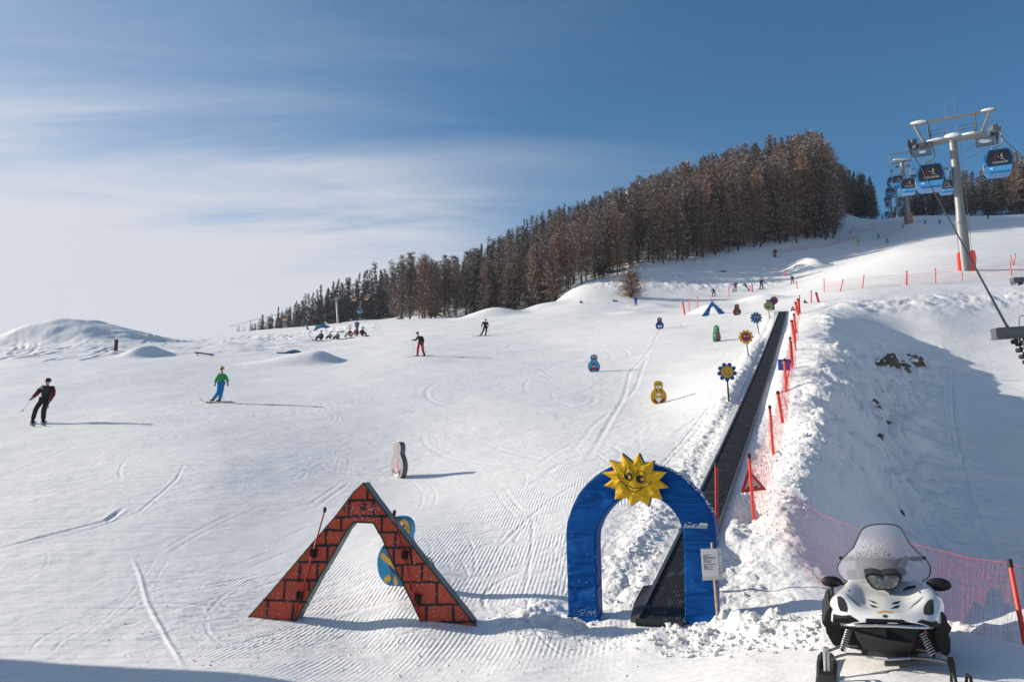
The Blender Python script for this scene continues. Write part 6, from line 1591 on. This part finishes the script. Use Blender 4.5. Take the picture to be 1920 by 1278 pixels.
def pylon_arm(name, label, base, top_h, axis, half, r0, r1, snow_caps=True, red=True, full=True, lean=Vector((0, 0, 0))):
    t = thing(name, label, 'lift pylon', base, group='pylons of the gondola lift')
    ax = Vector(axis).normalized(); ay = Vector((-ax.y, ax.x, 0)); up = Vector((0, 0, 1)); T_ = Vector((0, 0, top_h)) + lean
    A_ = lambda a, f, z: T_ + ax * a + ay * f + up * z
    m = MB(); m.tube([-T_ * .08, T_ * .36], [r0, r0 * .98], 24); m.build('lower_shaft', M['steel'], t, smooth=True, angle=40)
    m = MB(); m.tube([T_ * .36, T_ * .363, T_ * .372, T_ * .375], [r0 * 1.1, r0 * 1.1, r0 * 1.1, r0], 24); m.build('flange', M['steel'], t, smooth=True, angle=30)
    m = MB(); m.tube([T_ * .375, T_ * .46, T_ * .99], [r0 * .98, r1 * 1.12, r1], 24); m.build('upper_shaft', M['steel'], t, smooth=True, angle=40)
    ca = MB(); k = half
    ca.tube([A_(-k * .78, 0, -.05), A_(0, 0, .08), A_(k * .78, 0, .0)], [.26, .36, .26], 8); ca.build('cross_arm', M['steel'], t, smooth=True, angle=40)
    if full:
        m = MB(); m.tube([A_(-k * 1.02, 0, 2.25), A_(k * 1.02, 0, 2.25)], .14, 6); m.build('top_beam', M['steel'], t)
        for s_ in (-1, 1):
            m = MB(); m.tube([A_(s_ * k * .88, 0, 2.2), A_(s_ * k * .66, 0, .1)], .14, 6); m.build('strut', M['steel'], t)
            m = MB(); m.tube([A_(s_ * k * .55, 0, 2.2), A_(s_ * k * .55, 0, -.2)], .07, 6); m.tube([A_(s_ * k * .55, .4, 2.2), A_(s_ * k * .50, 0, .2)], .06, 6); m.build('ladder', M['dsteel'], t)
            # catwalk
            m = MB(); m.tube([A_(s_ * k * .52, -1.2, -.75), A_(s_ * k * .95, -1.2, -.75), A_(s_ * k * .95, 1.2, -.75), A_(s_ * k * .52, 1.2, -.75), A_(s_ * k * .52, -1.2, -.75)], .07, 5)
            for q in np.linspace(-1.1, 1.1, 8): m.tube([A_(s_ * k * .52, q, -.75), A_(s_ * k * .95, q, -.75)], .03, 4)
            for q in (-1.1, 1.1): m.tube([A_(s_ * k * .53, q, -.75), A_(s_ * k * .53, q, .4)], .035, 4)
            m.tube([A_(s_ * k * .53, -1.1, .4), A_(s_ * k * .53, 1.1, .4)], .035, 4); m.build('catwalk', M['dsteel'], t)
            # hand rail on arm
            m = MB(); m.tube([A_(s_ * .6, .2, 1.35), A_(s_ * k * .5, .2, 1.35)], .03, 4); m.tube([A_(s_ * .6, .2, .95), A_(s_ * k * .5, .2, .95)], .03, 4)
            for q in (.6, k * .28, k * .5): m.tube([A_(s_ * q, .2, .2), A_(s_ * q, .2, 1.35)], .03, 4)
            m.build('hand_rail', M['dsteel'], t)
            # sheave train
            sh = MB(); sh.tube([A_(s_ * k, -1.9, .1), A_(s_ * k, 1.9, -.1)], .13, 6); sh.bbox(A_(s_ * k * .93, -.5, .25), (.5, .8, .5), .05); sh.bbox(A_(s_ * k * .88, .7, .1), (.4, .6, .6), .05)
            for q in (-1.3, 1.3): sh.tube([A_(s_ * k, q - .5, -.12), A_(s_ * k, q + .5, -.16)], .07, 6); sh.tube([A_(s_ * k * .9, q * .4, .0), A_(s_ * k, q, .0)], .05, 5)
            so_ = sh.build('sheave_frame', M['dsteel'], t)
            for q in np.linspace(-1.8, 1.8, 6):
                w_ = MB(); c_ = A_(s_ * k, q, -.30); w_.tube([c_ - ax * .10, c_ + ax * .10], .32, 14); w_.build('sheave_wheel', M['black'] if q < 1 else M['dsteel'], so_)
        for a_, l_, h_, z_, w_ in ((-k * .78, k * .20, .20, 2.40, .3), (k * .84, k * .16, .15, 2.40, .3), (0, .8, .34, .34, .42), (k * .38, .9, .20, .26, .36), (-k * .38, .9, .2, .24, .36), (-k * .72, .4, .16, -.66, .4), (k * .74, .6, .14, -.66, .4)):
            m = MB(); m.ell(A_(a_, 0, z_), (l_, w_, h_), 16, 8, rot=Matrix.Rotation(math.atan2(ax.y, ax.x), 3, 'Z')); m.build('snow_cap', M['loose'], t, smooth=True)
        m = MB(); m.tube([A_(-.45, .3, .3), A_(-.45, .3, 4.2)], .02, 4); m.tube([A_(.3, .3, .3), A_(.3, .3, 4.2)], .02, 4); m.build('aerial', M['steel'], t)
        m = MB()
        for q in np.linspace(.02, .96, 46): p = T_ * q; m.tube([p + ax * (r0 + .12) - ay * .18, p + ax * (r0 + .12) + ay * .18], .018, 4)
        for q in (-.18, .18): m.tube([T_ * .02 + ax * (r0 + .12) + ay * q, T_ * .96 + ax * (r0 + .12) + ay * q], .02, 4)
        m.build('climbing_ladder', M['steel'], t)
    if red:
        for s_, wd in ((-1, .45), (1, .75)):
            m = MB(); z0, z1 = 0, 1.9 if full else 3.4
            c0 = ax * s_ * (r0 + .10)
            if full:
                pr = [(-.30, 1.9), (.30, 2.0), (.42, 1.3), (.20, -.1), (-.15, -.25), (-.30, .4)]; n = len(pr)
                vs_ = [c0 * .75 - ay * .35 + up * z + ax * (a_ * wd) for a_, z in pr] + [c0 * 1.0 + ay * .25 + up * z + ax * (a_ * wd) for a_, z in pr]
                m.add(vs_, [tuple(range(n)), tuple(range(n, 2 * n))[::-1]] + [(q, (q + 1) % n, n + (q + 1) % n, n + q) for q in range(n)])
            else: m.box(c0 * .9 + up * 1.7, (.5, .5, 3.4))
            m.build('red_mat', M['orange'], t)
    return t, A_
def polar_axis(px, d): p = P(px, 400, d); return p
P1b = on(1812, 507, .1); P2b = on(1704, 420, .1)
lift_dir = (P2b - P1b); lift_dir.z = 0; lift_dir.normalize()
axr = Vector((lift_dir.y, -lift_dir.x, 0))      # towards the right
axr = (axr + Vector((.0, -.12, 0))).normalized()
def toph(b, px, py): return P(px, py, b.y).z - b.z
h1 = toph(P1b, 1792, 262); k1 = 3.75 * P1b.y / 76
tP1, A1 = pylon_arm('lift_pylon', 'tall grey lift pylon with snowy cross arm and red mats at its foot', P1b, h1, axr, k1, .51 * P1b.y / 76, .36 * P1b.y / 76, lean=Vector((-.45, 0, 0)))
h2 = toph(P2b, 1696, 303); k2 = 3.4 * P2b.y / 215
tP2, A2 = pylon_arm('lift_pylon', 'second lift pylon farther up, with a red pad at its foot', P2b, h2, axr, k2, .78, .55, full=False, lean=Vector((-.9, 0, 0)))
m = MB(); m.tube([Vector(A2(-k2 * 1.05, 0, 2.6)), Vector(A2(k2 * 1.05, 0, 2.6))], .12, 5); m.tube([Vector(A2(-k2 * .8, 0, .2)), Vector(A2(-k2 * .95, 0, 2.6))], .08, 5); m.tube([Vector(A2(k2 * .8, 0, .2)), Vector(A2(k2 * .95, 0, 2.6))], .08, 5); m.build('top_beam', M['steel'], tP2)
m = MB(); m.ell(A2(0, 0, .5), (k2 * .75, .6, .4), 14, 6); m.build('snow_cover', M['loose'], tP2, smooth=True)
for px, py, top, d_, lb_ in ((1672, 409, 370, 300, 'third lift pylon, left of the two slim far ones'), (1683, 409, 352, 285, 'slim far lift pylon right of the third one')):
    b = P(px, py, d_); b.z = gz(b.x, b.y) - .2; tt, AA = pylon_arm('lift_pylon', lb_, b, toph(b, px - 3, top), axr, 3.2, .45, .36, full=False, red=False)
# hanging points (pixel of the cable above each cabin, depth)
L1 = P1b + A1(-k1, -1.6, -.35); R1 = P1b + A1(k1, -1.6, -.35); L2 = P2b + A2(-k2, 0, -.2); R2 = P2b + A2(k2, 0, -.2)
def cab_at(cx, cy, hpx_, d, label, scale=None, **kw):
    """cabin whose body centre shows at (cx,cy)"""
    s = d / F; sc_ = scale or hpx_ * s / 2.25; c = P(cx, cy, d); hp_ = c + Vector((HX * sc_, 0, (HANG - 1.08) * sc_)); cabin(hp_, label, sc_, **kw); return hp_
gR = P1b + A1(k1, -1.9, -.2)
cab_at(1872, 306, 50, P1b.y - 5, 'large blue cabin hanging right of the big pylon', rz=-26)
cab_at(1744, 334, 50, P1b.y + 1, 'large blue cabin hanging left of the big pylon shaft', rz=-24)
hC = cab_at(1775, 351, 27, 140, 'blue cabin half hidden behind the large left one, left of the big pylon', rz=-24)
hD = cab_at(1703, 350, 30, 128, 'blue cabin with logo in front of the second pylon shaft', rz=-24)
hE = cab_at(1683, 341, 22, 172, 'blue cabin left of the second pylon top', rz=-20)
hF = cab_at(1713, 336, 15, 215, 'small blue cabin right of the second pylon shaft', rz=-20)
hG = cab_at(1672, 341, 16, 222, 'small dark blue cabin peeking out at the left of the row', rz=-20)
hH = cab_at(1669, 360, 16, 232, 'small blue cabin below the row, just above the third pylon', rz=-20)
cab_at(1664, 375, 11, 292, 'tiny blue cabin left of the third pylon top', rz=-20); cab_at(1665, 384, 9, 310, 'tiny blue cabin beneath another at the third pylon', rz=-20)
cab_at(1688, 374, 9, 312, 'tiny dark blue cabin right of the slim far pylon', rz=-20); cab_at(1685, 383, 8, 320, 'tiny blue cabin low beside the slim far pylon', rz=-20)
cab_at(1662, 401, 8, 330, 'tiny blue cabin in front of the far trees, left', rz=-20); cab_at(1678, 401, 7, 335, 'tiny blue cabin in front of the far trees, right', rz=-20)
def cable(label, pts, r, sag=.0, name='lift_cable'):
    t = thing(name, label, 'cable', pts[0]); m = MB(); q = []
    for i in range(len(pts) - 1):
        a, b = pts[i], pts[i + 1]
        for k in range(14): f = k / 14; q.append(a.lerp(b, f) - Vector((0, 0, sag * 4 * f * (1 - f))) - pts[0])
    q.append(pts[-1] - pts[0]); m.tube(q, r, 5); m.build('wire', M['cable'], t); return t
cable('left hand lift cable running up from the big pylon to the second one', [P1b + A1(-k1, 1.6, -.4), hD, hE, L2], .035, .2)
cable('right hand lift cable running up from the big pylon to the second one', [P1b + A1(k1, 1.6, -.4), hC, hF, R2], .035, .2)
cable('left hand lift cable coming down past the left cabin toward the valley', [P1b + A1(-k1, -1.2, -.5), P(1790, 430, 52), P(1888, 612, 27)], .045, 0)
cable('right hand lift cable coming down to the right edge', [P1b + A1(k1, -1.2, -.4), P(1925, 300, 58), P(2050, 420, 35)], .04, .1)
cable('far lift cable from the second pylon to the third', [L2, hG, hH, P(1672, 372, 300)], .05, .2)
cable('thin stay cable from the big pylon arm down to the tree line', [P1b + A1(k1 * .55, 0, -.7), P(1803, 290, P1b.y + 5), P(1778, 312, 120)], .03, 0)

# grey lift gear reaching in from the right edge
def lift_gear():
    o = P(1892, 626, 27); t = thing('lift_gantry', 'dark grey steel beam with hanging sheaves at the right edge', 'lift gear', o)
    s = 27 / F; q = lambda x, y, dy=0: P(x, y, 27 + dy) - o
    a, b_ = q(1863, 626), q(2010, 617); m = MB(); c = (a + b_) / 2; L_ = (b_ - a).length; rot = Matrix.Rotation(-math.atan2(b_.z - a.z, b_.x - a.x), 3, 'Y')
    m.box(c, (L_, .30, 17 * s), rot); m.build('beam', M['dsteel'], t)
    m = MB(); m.box(c + Vector((0, 0, 9.5 * s)), (L_ * .998, .42, 2 * s), rot); m.box(c - Vector((0, 0, 9.5 * s)), (L_ * .998, .42, 2 * s), rot); m.build('beam_flange', M['dsteel'], t)
    m = MB(); m.tube([q(1911, 615), q(1911, 596), q(1914, 592), q(1935, 591), q(1940, 596), q(1940, 612)], .018, 6); m.build('hand_loop', M['steel'], t)
    m = MB(); m.tube([q(1891, 617), q(1891, 609)], .012, 5); m.build('pin', M['dsteel'], t)
    R_ = random.Random(5)
    for k, (x, y) in enumerate(((1903,640),(1911,644),(1918,642),(1912,656),(1920,654),(1918,668),(1927,664),(1925,678))):
        m = MB(); c = q(x, y, R_.uniform(-.1, .1)); m.tube([c - Vector((0, .12, 0)), c + Vector((0, .12, 0))], .085, 9); m.tube([c, c + Vector((.05, 0, .22))], .03, 5); m.build('sheave', M['black'], t)
        m = MB(); m.tube([c - Vector((-.03, .14, .08)), c + Vector((.04, -.14, .12))], .016, 5); m.build('link_bar', M['chrome'], t)
    m = MB(); p = q(2000, 640); g = gz(P(2000, 640, 27).x, 27) - o.z; m.tube([(p.x, 0, g - .5), (p.x, 0, p.z)], .2, 12); m.build('support_column', M['steel'], t)
    o2 = P(1910, 526, 30); t = thing('lift_gantry', 'small dark grey beam end with two brackets at the right edge, above the larger beam', 'lift gear', o2); s = 30 / F; q = lambda x, y: P(x, y, 30) - o2
    m = MB(); a, b_ = q(1897, 525.5), q(1990, 522); c = (a + b_) / 2; m.box(c, ((b_ - a).length, .26, 9 * s), Matrix.Rotation(-math.atan2(b_.z - a.z, b_.x - a.x), 3, 'Y')); m.build('beam', M['dsteel'], t)
    for x in (1900, 1913): m = MB(); m.box(q(x, 528), (2 * s, .3, 13 * s)); m.build('bracket', M['dsteel'], t)
    m = MB(); p = q(1980, 530); g = gz(P(1980, 530, 30).x, 30) - o2.z; m.tube([(p.x, 0, g - .5), (p.x, 0, p.z)], .15, 12); m.build('support_column', M['steel'], t)
lift_gear()

# far lift on the left
def far_lift():
    b = P(634, 613, 262); t = thing('lift_pylon', 'slender pale lift pylon standing before the dark far trees at left', 'lift pylon', b); s = 262 / F
    m = MB(); m.tube([(.5, 0, -3), (0, 0, 0), (-5 * s, 0, 57 * s)], [2.2 * s, 2.0 * s, 1.7 * s], 10); m.build('shaft', cm('pale_pylon', (.50, .50, .50), .6), t, smooth=True)
    m = MB(); m.tube([(-17 * s, 0, 51 * s), (5 * s, 0, 57 * s)], 1.0 * s, 5); m.build('cross_arm', M['steel'], t)
    m = MB(); m.tube([(-9 * s, 0, 54 * s), (-7 * s, 0, 62 * s)], .4 * s, 5); m.build('strut', M['steel'], t); m = MB(); m.tube([(-2 * s, 0, 56 * s), (-3 * s, 0, 62 * s)], .4 * s, 5); m.build('strut', M['steel'], t)
    m = MB(); m.box((5 * s, 0, 4 * s), (4 * s, .5, 8 * s)); m.build('red_mat', cm('pad_red', (.55, .03, .03), .6), t)
    g = 'cabins of the far lift at left'
    cab_at(664, 560, 8, 262, 'yellow cabin, left of two before the far trees', mats=M['cabyellow'], group=g); cab_at(687, 558, 8, 262, 'yellow cabin, right of two before the far trees', mats=M['cabyellow'], group=g)
    cab_at(534, 596, 9, 262, 'yellow cabin farther down the far cable', mats=M['cabyellow'], group=g); cab_at(508, 601, 9, 262, 'dark yellow cabin lowest on the far cable', mats=cm('cab_ochre', (.14, .12, .08), .5), group=g)
    cab_at(674, 582, 10, 250, 'blue cabin below the two yellow ones', group=g); cab_at(565, 615, 9, 250, 'blue cabin low over the snow at far left', group=g)
    cable('thin far cable climbing to the slender pylon at left', [P(430, 612, 270), P(508, 592, 262), P(534, 586, 262), P(617, 560, 262), P(664, 549, 262), P(687, 547, 262), P(760, 525, 262)], .06, 0, )
    for px, py, h, lb_ in ((577, 617, 9, 'short grey leaning stake on the far skyline'), ): pole('stake', lb_, 'post', (px - 3, py - h), (px, py), .22, M['steel'], M['dsteel'], d=175)
    o = P(596, 622, 160); t2 = thing('blue_banner', 'blue inflatable banner arch behind the resting group', 'banner', o); s = 160 / F
    m = MB(); m.tube([(-8 * s, 0, 0), (-2 * s, 0, 9 * s), (9 * s, 0, 12 * s), (20 * s, 0, 8 * s), (21 * s, 0, 0)], [3 * s, 3.5 * s, 4 * s, 3.5 * s, 3 * s], 10); m.build('tube', cm('banner_blue', (.03, .16, .38), .5), t2, smooth=True)
    m = MB(); m.ell((15 * s, 0, 17 * s), (2 * s, 1.2, 2 * s), 10, 6); m.build('ball', M['white'], t2, smooth=True)
far_lift()

# ------------------------------------------------------------------ trees
def tri_soup(rs, base, dirs, ln, w):
    """thin triangles: base (n,3), dirs (n,3), ln (n), w (n)"""
    n = len(base); rv = rs.normal(size=(n, 3)); sd_ = np.cross(dirs, rv); sd_ /= np.linalg.norm(sd_, axis=1)[:, None] + 1e-9
    a = base - sd_ * w[:, None] / 2; b = base + sd_ * w[:, None] / 2; c = base + dirs * ln[:, None]
    return np.stack([a, b, c], 1)
def tree_arrays(seed, H, kind, nb, ntw, nsnow, tw=.05, tl=(.35, .9), spread=.15, low=.16):
    rs = np.random.default_rng(seed); h = H * (low + (1 - low) * rs.random(nb) ** .85); az = rs.random(nb) * 2 * math.pi
    frac = 1 - (h - H * low) / (H * (1 - low)); frac = np.clip(frac, 0, 1)
    if kind == 'larch': R_ = H * spread * (.26 + .74 * frac ** .7) * np.clip((1.25 - frac) * 2.2, .35, 1)
    else: R_ = H * spread * (.06 + .94 * frac ** .95)
    R_ = R_ * rs.uniform(.55, 1.18, nb)
    tilt = rs.normal(.12 if kind == 'larch' else -.28, .22, nb) + (1 - frac) * .35
    bx = np.stack([np.cos(az) * np.cos(tilt), np.sin(az) * np.cos(tilt), np.sin(tilt)], 1)
    b0 = np.stack([np.zeros(nb), np.zeros(nb), h], 1); tris = [tri_soup(rs, b0, bx, R_, np.full(nb, .09))]; mid = [np.zeros(nb, int)]
    k = rs.integers(0, nb, nb * ntw); f = rs.random(nb * ntw) ** .75
    base = b0[k] + bx[k] * (R_[k] * f)[:, None]
    base[:, 2] += -.10 * R_[k] * f * f
    d = bx[k] * .55 + rs.normal(size=(len(k), 3)) * .55 + np.array([0, 0, .25 if kind == 'larch' else -.25]); d /= np.linalg.norm(d, axis=1)[:, None]
    ln = rs.uniform(tl[0], tl[1], len(k)) * np.clip(R_[k] / (H * spread * .6), .4, 1.1)
    tris.append(tri_soup(rs, base, d, ln, rs.uniform(.6, 1.3, len(k)) * tw)); mid.append(np.zeros(len(k), int))
    # lumps of snow lying on the branches: small flat facets
    if nsnow:
        k = rs.integers(0, nb, nsnow); f = rs.uniform(.25, .95, nsnow); c = b0[k] + bx[k] * (R_[k] * f)[:, None]; c[:, 2] += .06
        sd_ = np.stack([-np.sin(az[k]), np.cos(az[k]), np.zeros(nsnow)], 1); l = rs.uniform(.08, .34, nsnow)[:, None]; w = rs.uniform(.05, .13, nsnow)[:, None]; up = np.array([0, 0, 1.])
        dz = rs.uniform(-.15, .1, nsnow)[:, None] * up
        A, B, Cc, D = c - bx[k] * l, c + sd_ * w + up * .05, c + bx[k] * l + dz, c - sd_ * w + up * .02; T_ = c + up * .14 * l / .3
        for tr in ((A, B, T_), (B, Cc, T_), (Cc, D, T_), (D, A, T_)): tris.append(np.stack(tr, 1)); mid.append(np.ones(nsnow, int))
    return np.concatenate(tris), np.concatenate(mid)
def tris_mesh(name, T_, mid, mats):
    n = len(T_); me = bpy.data.meshes.new(name); me.vertices.add(n * 3); me.vertices.foreach_set('co', T_.reshape(-1).astype(np.float32))
    me.loops.add(n * 3); me.loops.foreach_set('vertex_index', np.arange(n * 3, dtype=np.int32)); me.polygons.add(n); me.polygons.foreach_set('loop_start', np.arange(0, n * 3, 3, dtype=np.int32))
    try: me.polygons.foreach_set('loop_total', np.full(n, 3, dtype=np.int32))
    except Exception: pass
    for m_ in mats: me.materials.append(m_)
    me.polygons.foreach_set('material_index', mid.astype(np.int32)); me.update(calc_edges=True); return me
def trunk_mesh(seed, H, r):
    R_ = random.Random(seed); m = MB(); pts = [(R_.gauss(0, .03) * z, R_.gauss(0, .03) * z, H * z) for z in np.linspace(0, 1, 9)]; pts[0] = (0, 0, -1.2)
    m.tube(pts, [r * 1.15] + [r * (1 - .95 * z) for z in np.linspace(.12, 1, 8)], 8)
    o = m.build('trunk', M['bark'], None, smooth=True); me = o.data; bpy.data.objects.remove(o); return me
VAR = []
for i in range(7):
    T_, mi = tree_arrays(100 + i, 20, 'larch', 230, 52, 230 + 30 * i, tw=.038, tl=(.3, .95), spread=(.18, .21, .17, .22, .19, .17, .24)[i], low=(.05, .08, .14, .06, .10, .18, .04)[i])
    VAR.append(('larch', tris_mesh('crown', T_, mi, [M['twig'] if i % 3 else M['twig2'], M['twigsnow']]), trunk_mesh(i, 20, .19)))
for i in range(3):
    T_, mi = tree_arrays(200 + i, 20, 'spruce', 340, 26, 330, tw=.11, tl=(.4, .9), spread=(.13, .15, .12)[i], low=.05)
    VAR.append(('spruce', tris_mesh('crown', T_, mi, [M['needle'], M['twigsnow']]), trunk_mesh(20 + i, 20, .22)))
LOW = {'larch': [tree_arrays(300 + i, 20, 'larch', 120, 7, 60, tw=.15, tl=(.6, 1.3)) for i in range(3)], 'spruce': [tree_arrays(320 + i, 20, 'spruce', 140, 7, 75, tw=.26, tl=(.6, 1.2), low=.05) for i in range(3)]}
def interp(L_, x): return float(np.interp(x, [p[0] for p in L_], [p[1] for p in L_]))
EDGE = [(735,168),(830,164),(960,160),(1040,157),(1070,156),(1100,157),(1200,168),(1290,175),(1375,182),(1440,190),(1500,194),(1560,200),(1575,205)]
BACK = [(735,250),(830,262),(900,295),(1000,335),(1100,355),(1200,362),(1300,350),(1400,325),(1500,300),(1575,280)]
HT = [(735,13.5),(770,15),(850,14),(1000,16),(1100,17),(1200,18),(1290,20),(1375,21),(1440,22),(1500,24),(1555,27),(1575,24)]
rt = random.Random(21); cand = []
def try_add(px, d, h, kind, lst, mind):
    p = P(px, 600, d); x, y = p.x, p.y
    for q in lst:
        if abs(q[0] - x) < mind and abs(q[1] - y) < mind and math.hypot(q[0] - x, q[1] - y) < mind: return
    lst.append((x, y, h, kind, px))
for k in range(230):      # front rows
    px = rt.uniform(738, 1572); d = interp(EDGE, px) + abs(rt.gauss(0, 7)) ; try_add(px, d, interp(HT, px) * rt.uniform(.6, 1.04), 'larch' if rt.random() < .9 else 'spruce', cand, 1.7)
for px, h in ((1548, 1.06), (1535, 1.0), (1560, .95), (1520, .9), (1480, .92), (1465, .88)): try_add(px, interp(EDGE, px) + 5, interp(HT, px) * h, 'larch', cand, .8)
for k in range(2300):
    px = rt.uniform(736, 1572); a_, b_ = interp(EDGE, px) + 8, interp(BACK, px); d = a_ + (b_ - a_) * rt.random() ** 1.15
    kind = 'spruce' if rt.random() < (.10 if d < a_ + 50 else .32) else 'larch'
    try_add(px, d, interp(HT, px) * rt.uniform(.72, 1.05) * (.92 if d > a_ + 60 else 1), kind, cand, 3.2)
for k in range(520):      # shaded wood right of the gap, behind the plateau
    px = rt.uniform(1572, 1652); d = rt.uniform(292, 345); try_add(px, d, rt.uniform(14, 20.5) * (1.0 if px < 1646 else .8), 'spruce' if rt.random() < .2 else 'larch', cand, 2.5)
for k in range(60):       # the wood thins out round the corner
    f = rt.random(); px = 1572 + 30 * f + rt.gauss(0, 3); try_add(px, 207 + 80 * f + rt.uniform(0, 8), (22 - 4 * f) * rt.uniform(.6, 1), 'larch', cand, 2.2)
for k in range(900):
    px = rt.uniform(1654, 1990); d = rt.uniform(285, 350); hh = np.interp(px, [1654, 1690, 1720, 1760, 1800, 1850, 1900, 1990], [4, 5, 11, 15, 16, 17, 22, 25]); try_add(px, d, hh * rt.uniform(.75, 1.1), 'spruce' if rt.random() < .45 else 'larch', cand, 3.2)
for k in range(700):      # dark band of the far hill at left
    px = rt.uniform(470, 745); d = rt.uniform(285, 335); hh = np.interp(px, [470, 500, 560, 620, 680, 745], [5, 8, 12, 17, 20, 22]); try_add(px, d, hh * rt.uniform(.7, 1.08), 'spruce' if rt.random() < .8 else 'larch', cand, 2.6)
for px in (446, 450, 456, 460, 474): try_add(px, 290, rt.uniform(3, 5), 'spruce', cand, .5)
app = sorted(cand, key=lambda c: -(c[2] / c[1]))
# the 300 that show largest: height in the picture, with trees hidden deep in the wood ranked behind the edge
app = sorted(cand, key=lambda c: -(c[2] / c[1]) * (1.25 if (736 < c[4] < 1576 and c[1] < interp(EDGE, c[4]) + 22) else 1))
first = {}
GL = {'larch': ('brown leafless larch flecked with snow, one of many alike in the hillside wood', 'bare larches of the hillside wood'), 'spruce': ('dark green conifer flecked with snow among the bare larches', 'dark conifers among the larches')}
hz_ = base2(np.array([c[0] for c in app]), np.array([c[1] for c in app]))
for i, (x, y, h, kind, px) in enumerate(app[:300]):
    vi = rt.choice([0, 1, 2, 3, 4, 5, 6]) if kind == 'larch' else rt.choice([7, 8, 9]); sc = h / 20
    t = thing('larch_tree' if kind == 'larch' else 'conifer_tree', GL[kind][0], 'tree', (x, y, hz_[i] - .1), rz=rt.uniform(0, 6.28), group=GL[kind][1]); t.scale = (sc * rt.uniform(.9, 1.2),) * 2 + (sc,)
    for nm, me in (('crown', VAR[vi][1]), ('trunk', VAR[vi][2])): o = bpy.data.objects.new(nm, me); COL.objects.link(o); o.parent = t
Ts = []; Ms = []
for j, (x, y, h, kind, px) in enumerate(app[300:]):
    T_, mi = LOW[kind][rt.randrange(3)]; a = rt.uniform(0, 6.28); sc = h / 20; R3 = np.array([[math.cos(a), -math.sin(a), 0], [math.sin(a), math.cos(a), 0], [0, 0, 1]])
    Ts.append((T_ @ R3.T) * np.array([sc * 1.1, sc * 1.1, sc]) + np.array([x, y, hz_[300 + j] - .3])); Ms.append(np.where(mi == 1, 2, 0 if kind == 'larch' else 1))
me = tris_mesh('far_wood', np.concatenate(Ts), np.concatenate(Ms), [M['twig2'], M['needle'], M['twigsnow']])
o = bpy.data.objects.new('far_wood', me); COL.objects.link(o); tag(o, 'dense mass of snow flecked larches and conifers covering the hillside behind the nearest trees', 'wood', kind='stuff')
print('TREES', len(cand))
# the lone bushy larch
def lone():
    b = on(1184, 558, .2); s = b.y / F; H = 52 * s
    t = thing('bushy_larch', 'lone low bushy larch standing apart on the snow below the wood', 'tree', b)
    T_, mi = tree_arrays(777, H, 'larch', 230, 30, 60, tw=.035, tl=(.3, .8), spread=.75, low=.03); me = tris_mesh('crown', T_, mi, [cm('pale_twigs', (.25, .16, .11), .9), M['twigsnow']]); o = bpy.data.objects.new('crown', me); COL.objects.link(o); o.parent = t
    for k in range(4):
        m = MB(); a = k * 1.7; m.tube([(0.1 * math.cos(a), .1 * math.sin(a), -.4), (.5 * math.cos(a), .5 * math.sin(a), H * .5), (.8 * math.cos(a), .8 * math.sin(a), H * .85)], [.09, .06, .02], 6); m.build('trunk', M['bark'], t)
lone()

# ------------------------------------------------------------------ the air: faint haze over the whole valley side
def haze():
    z0, z1 = -1e9, 1e9
    co = np.empty(len(snow.data.vertices) * 3, np.float32); snow.data.vertices.foreach_get('co', co); zz = co[2::3]
    lo, hi = float(zz.min()) - 1, float(zz.max()) + 32
    m = MB(); m.box((0, 0, (lo + hi) / 2), (1340, 1340, hi - lo)); o = m.build('haze', [], None)
    h = bpy.data.materials.new('haze_air'); h.use_nodes = True; t = h.node_tree; t.nodes.clear()
    out = N(t, 'ShaderNodeOutputMaterial'); pv = N(t, 'ShaderNodeVolumePrincipled'); pv.inputs['Color'].default_value = (.80, .88, 1, 1); pv.inputs['Density'].default_value = .00013; pv.inputs['Anisotropy'].default_value = .3
    L(t, pv.outputs[0], out.inputs['Volume']); o.data.materials.append(h); tag(o, 'thin pale winter haze in the air over the slope', kind='stuff')
haze()
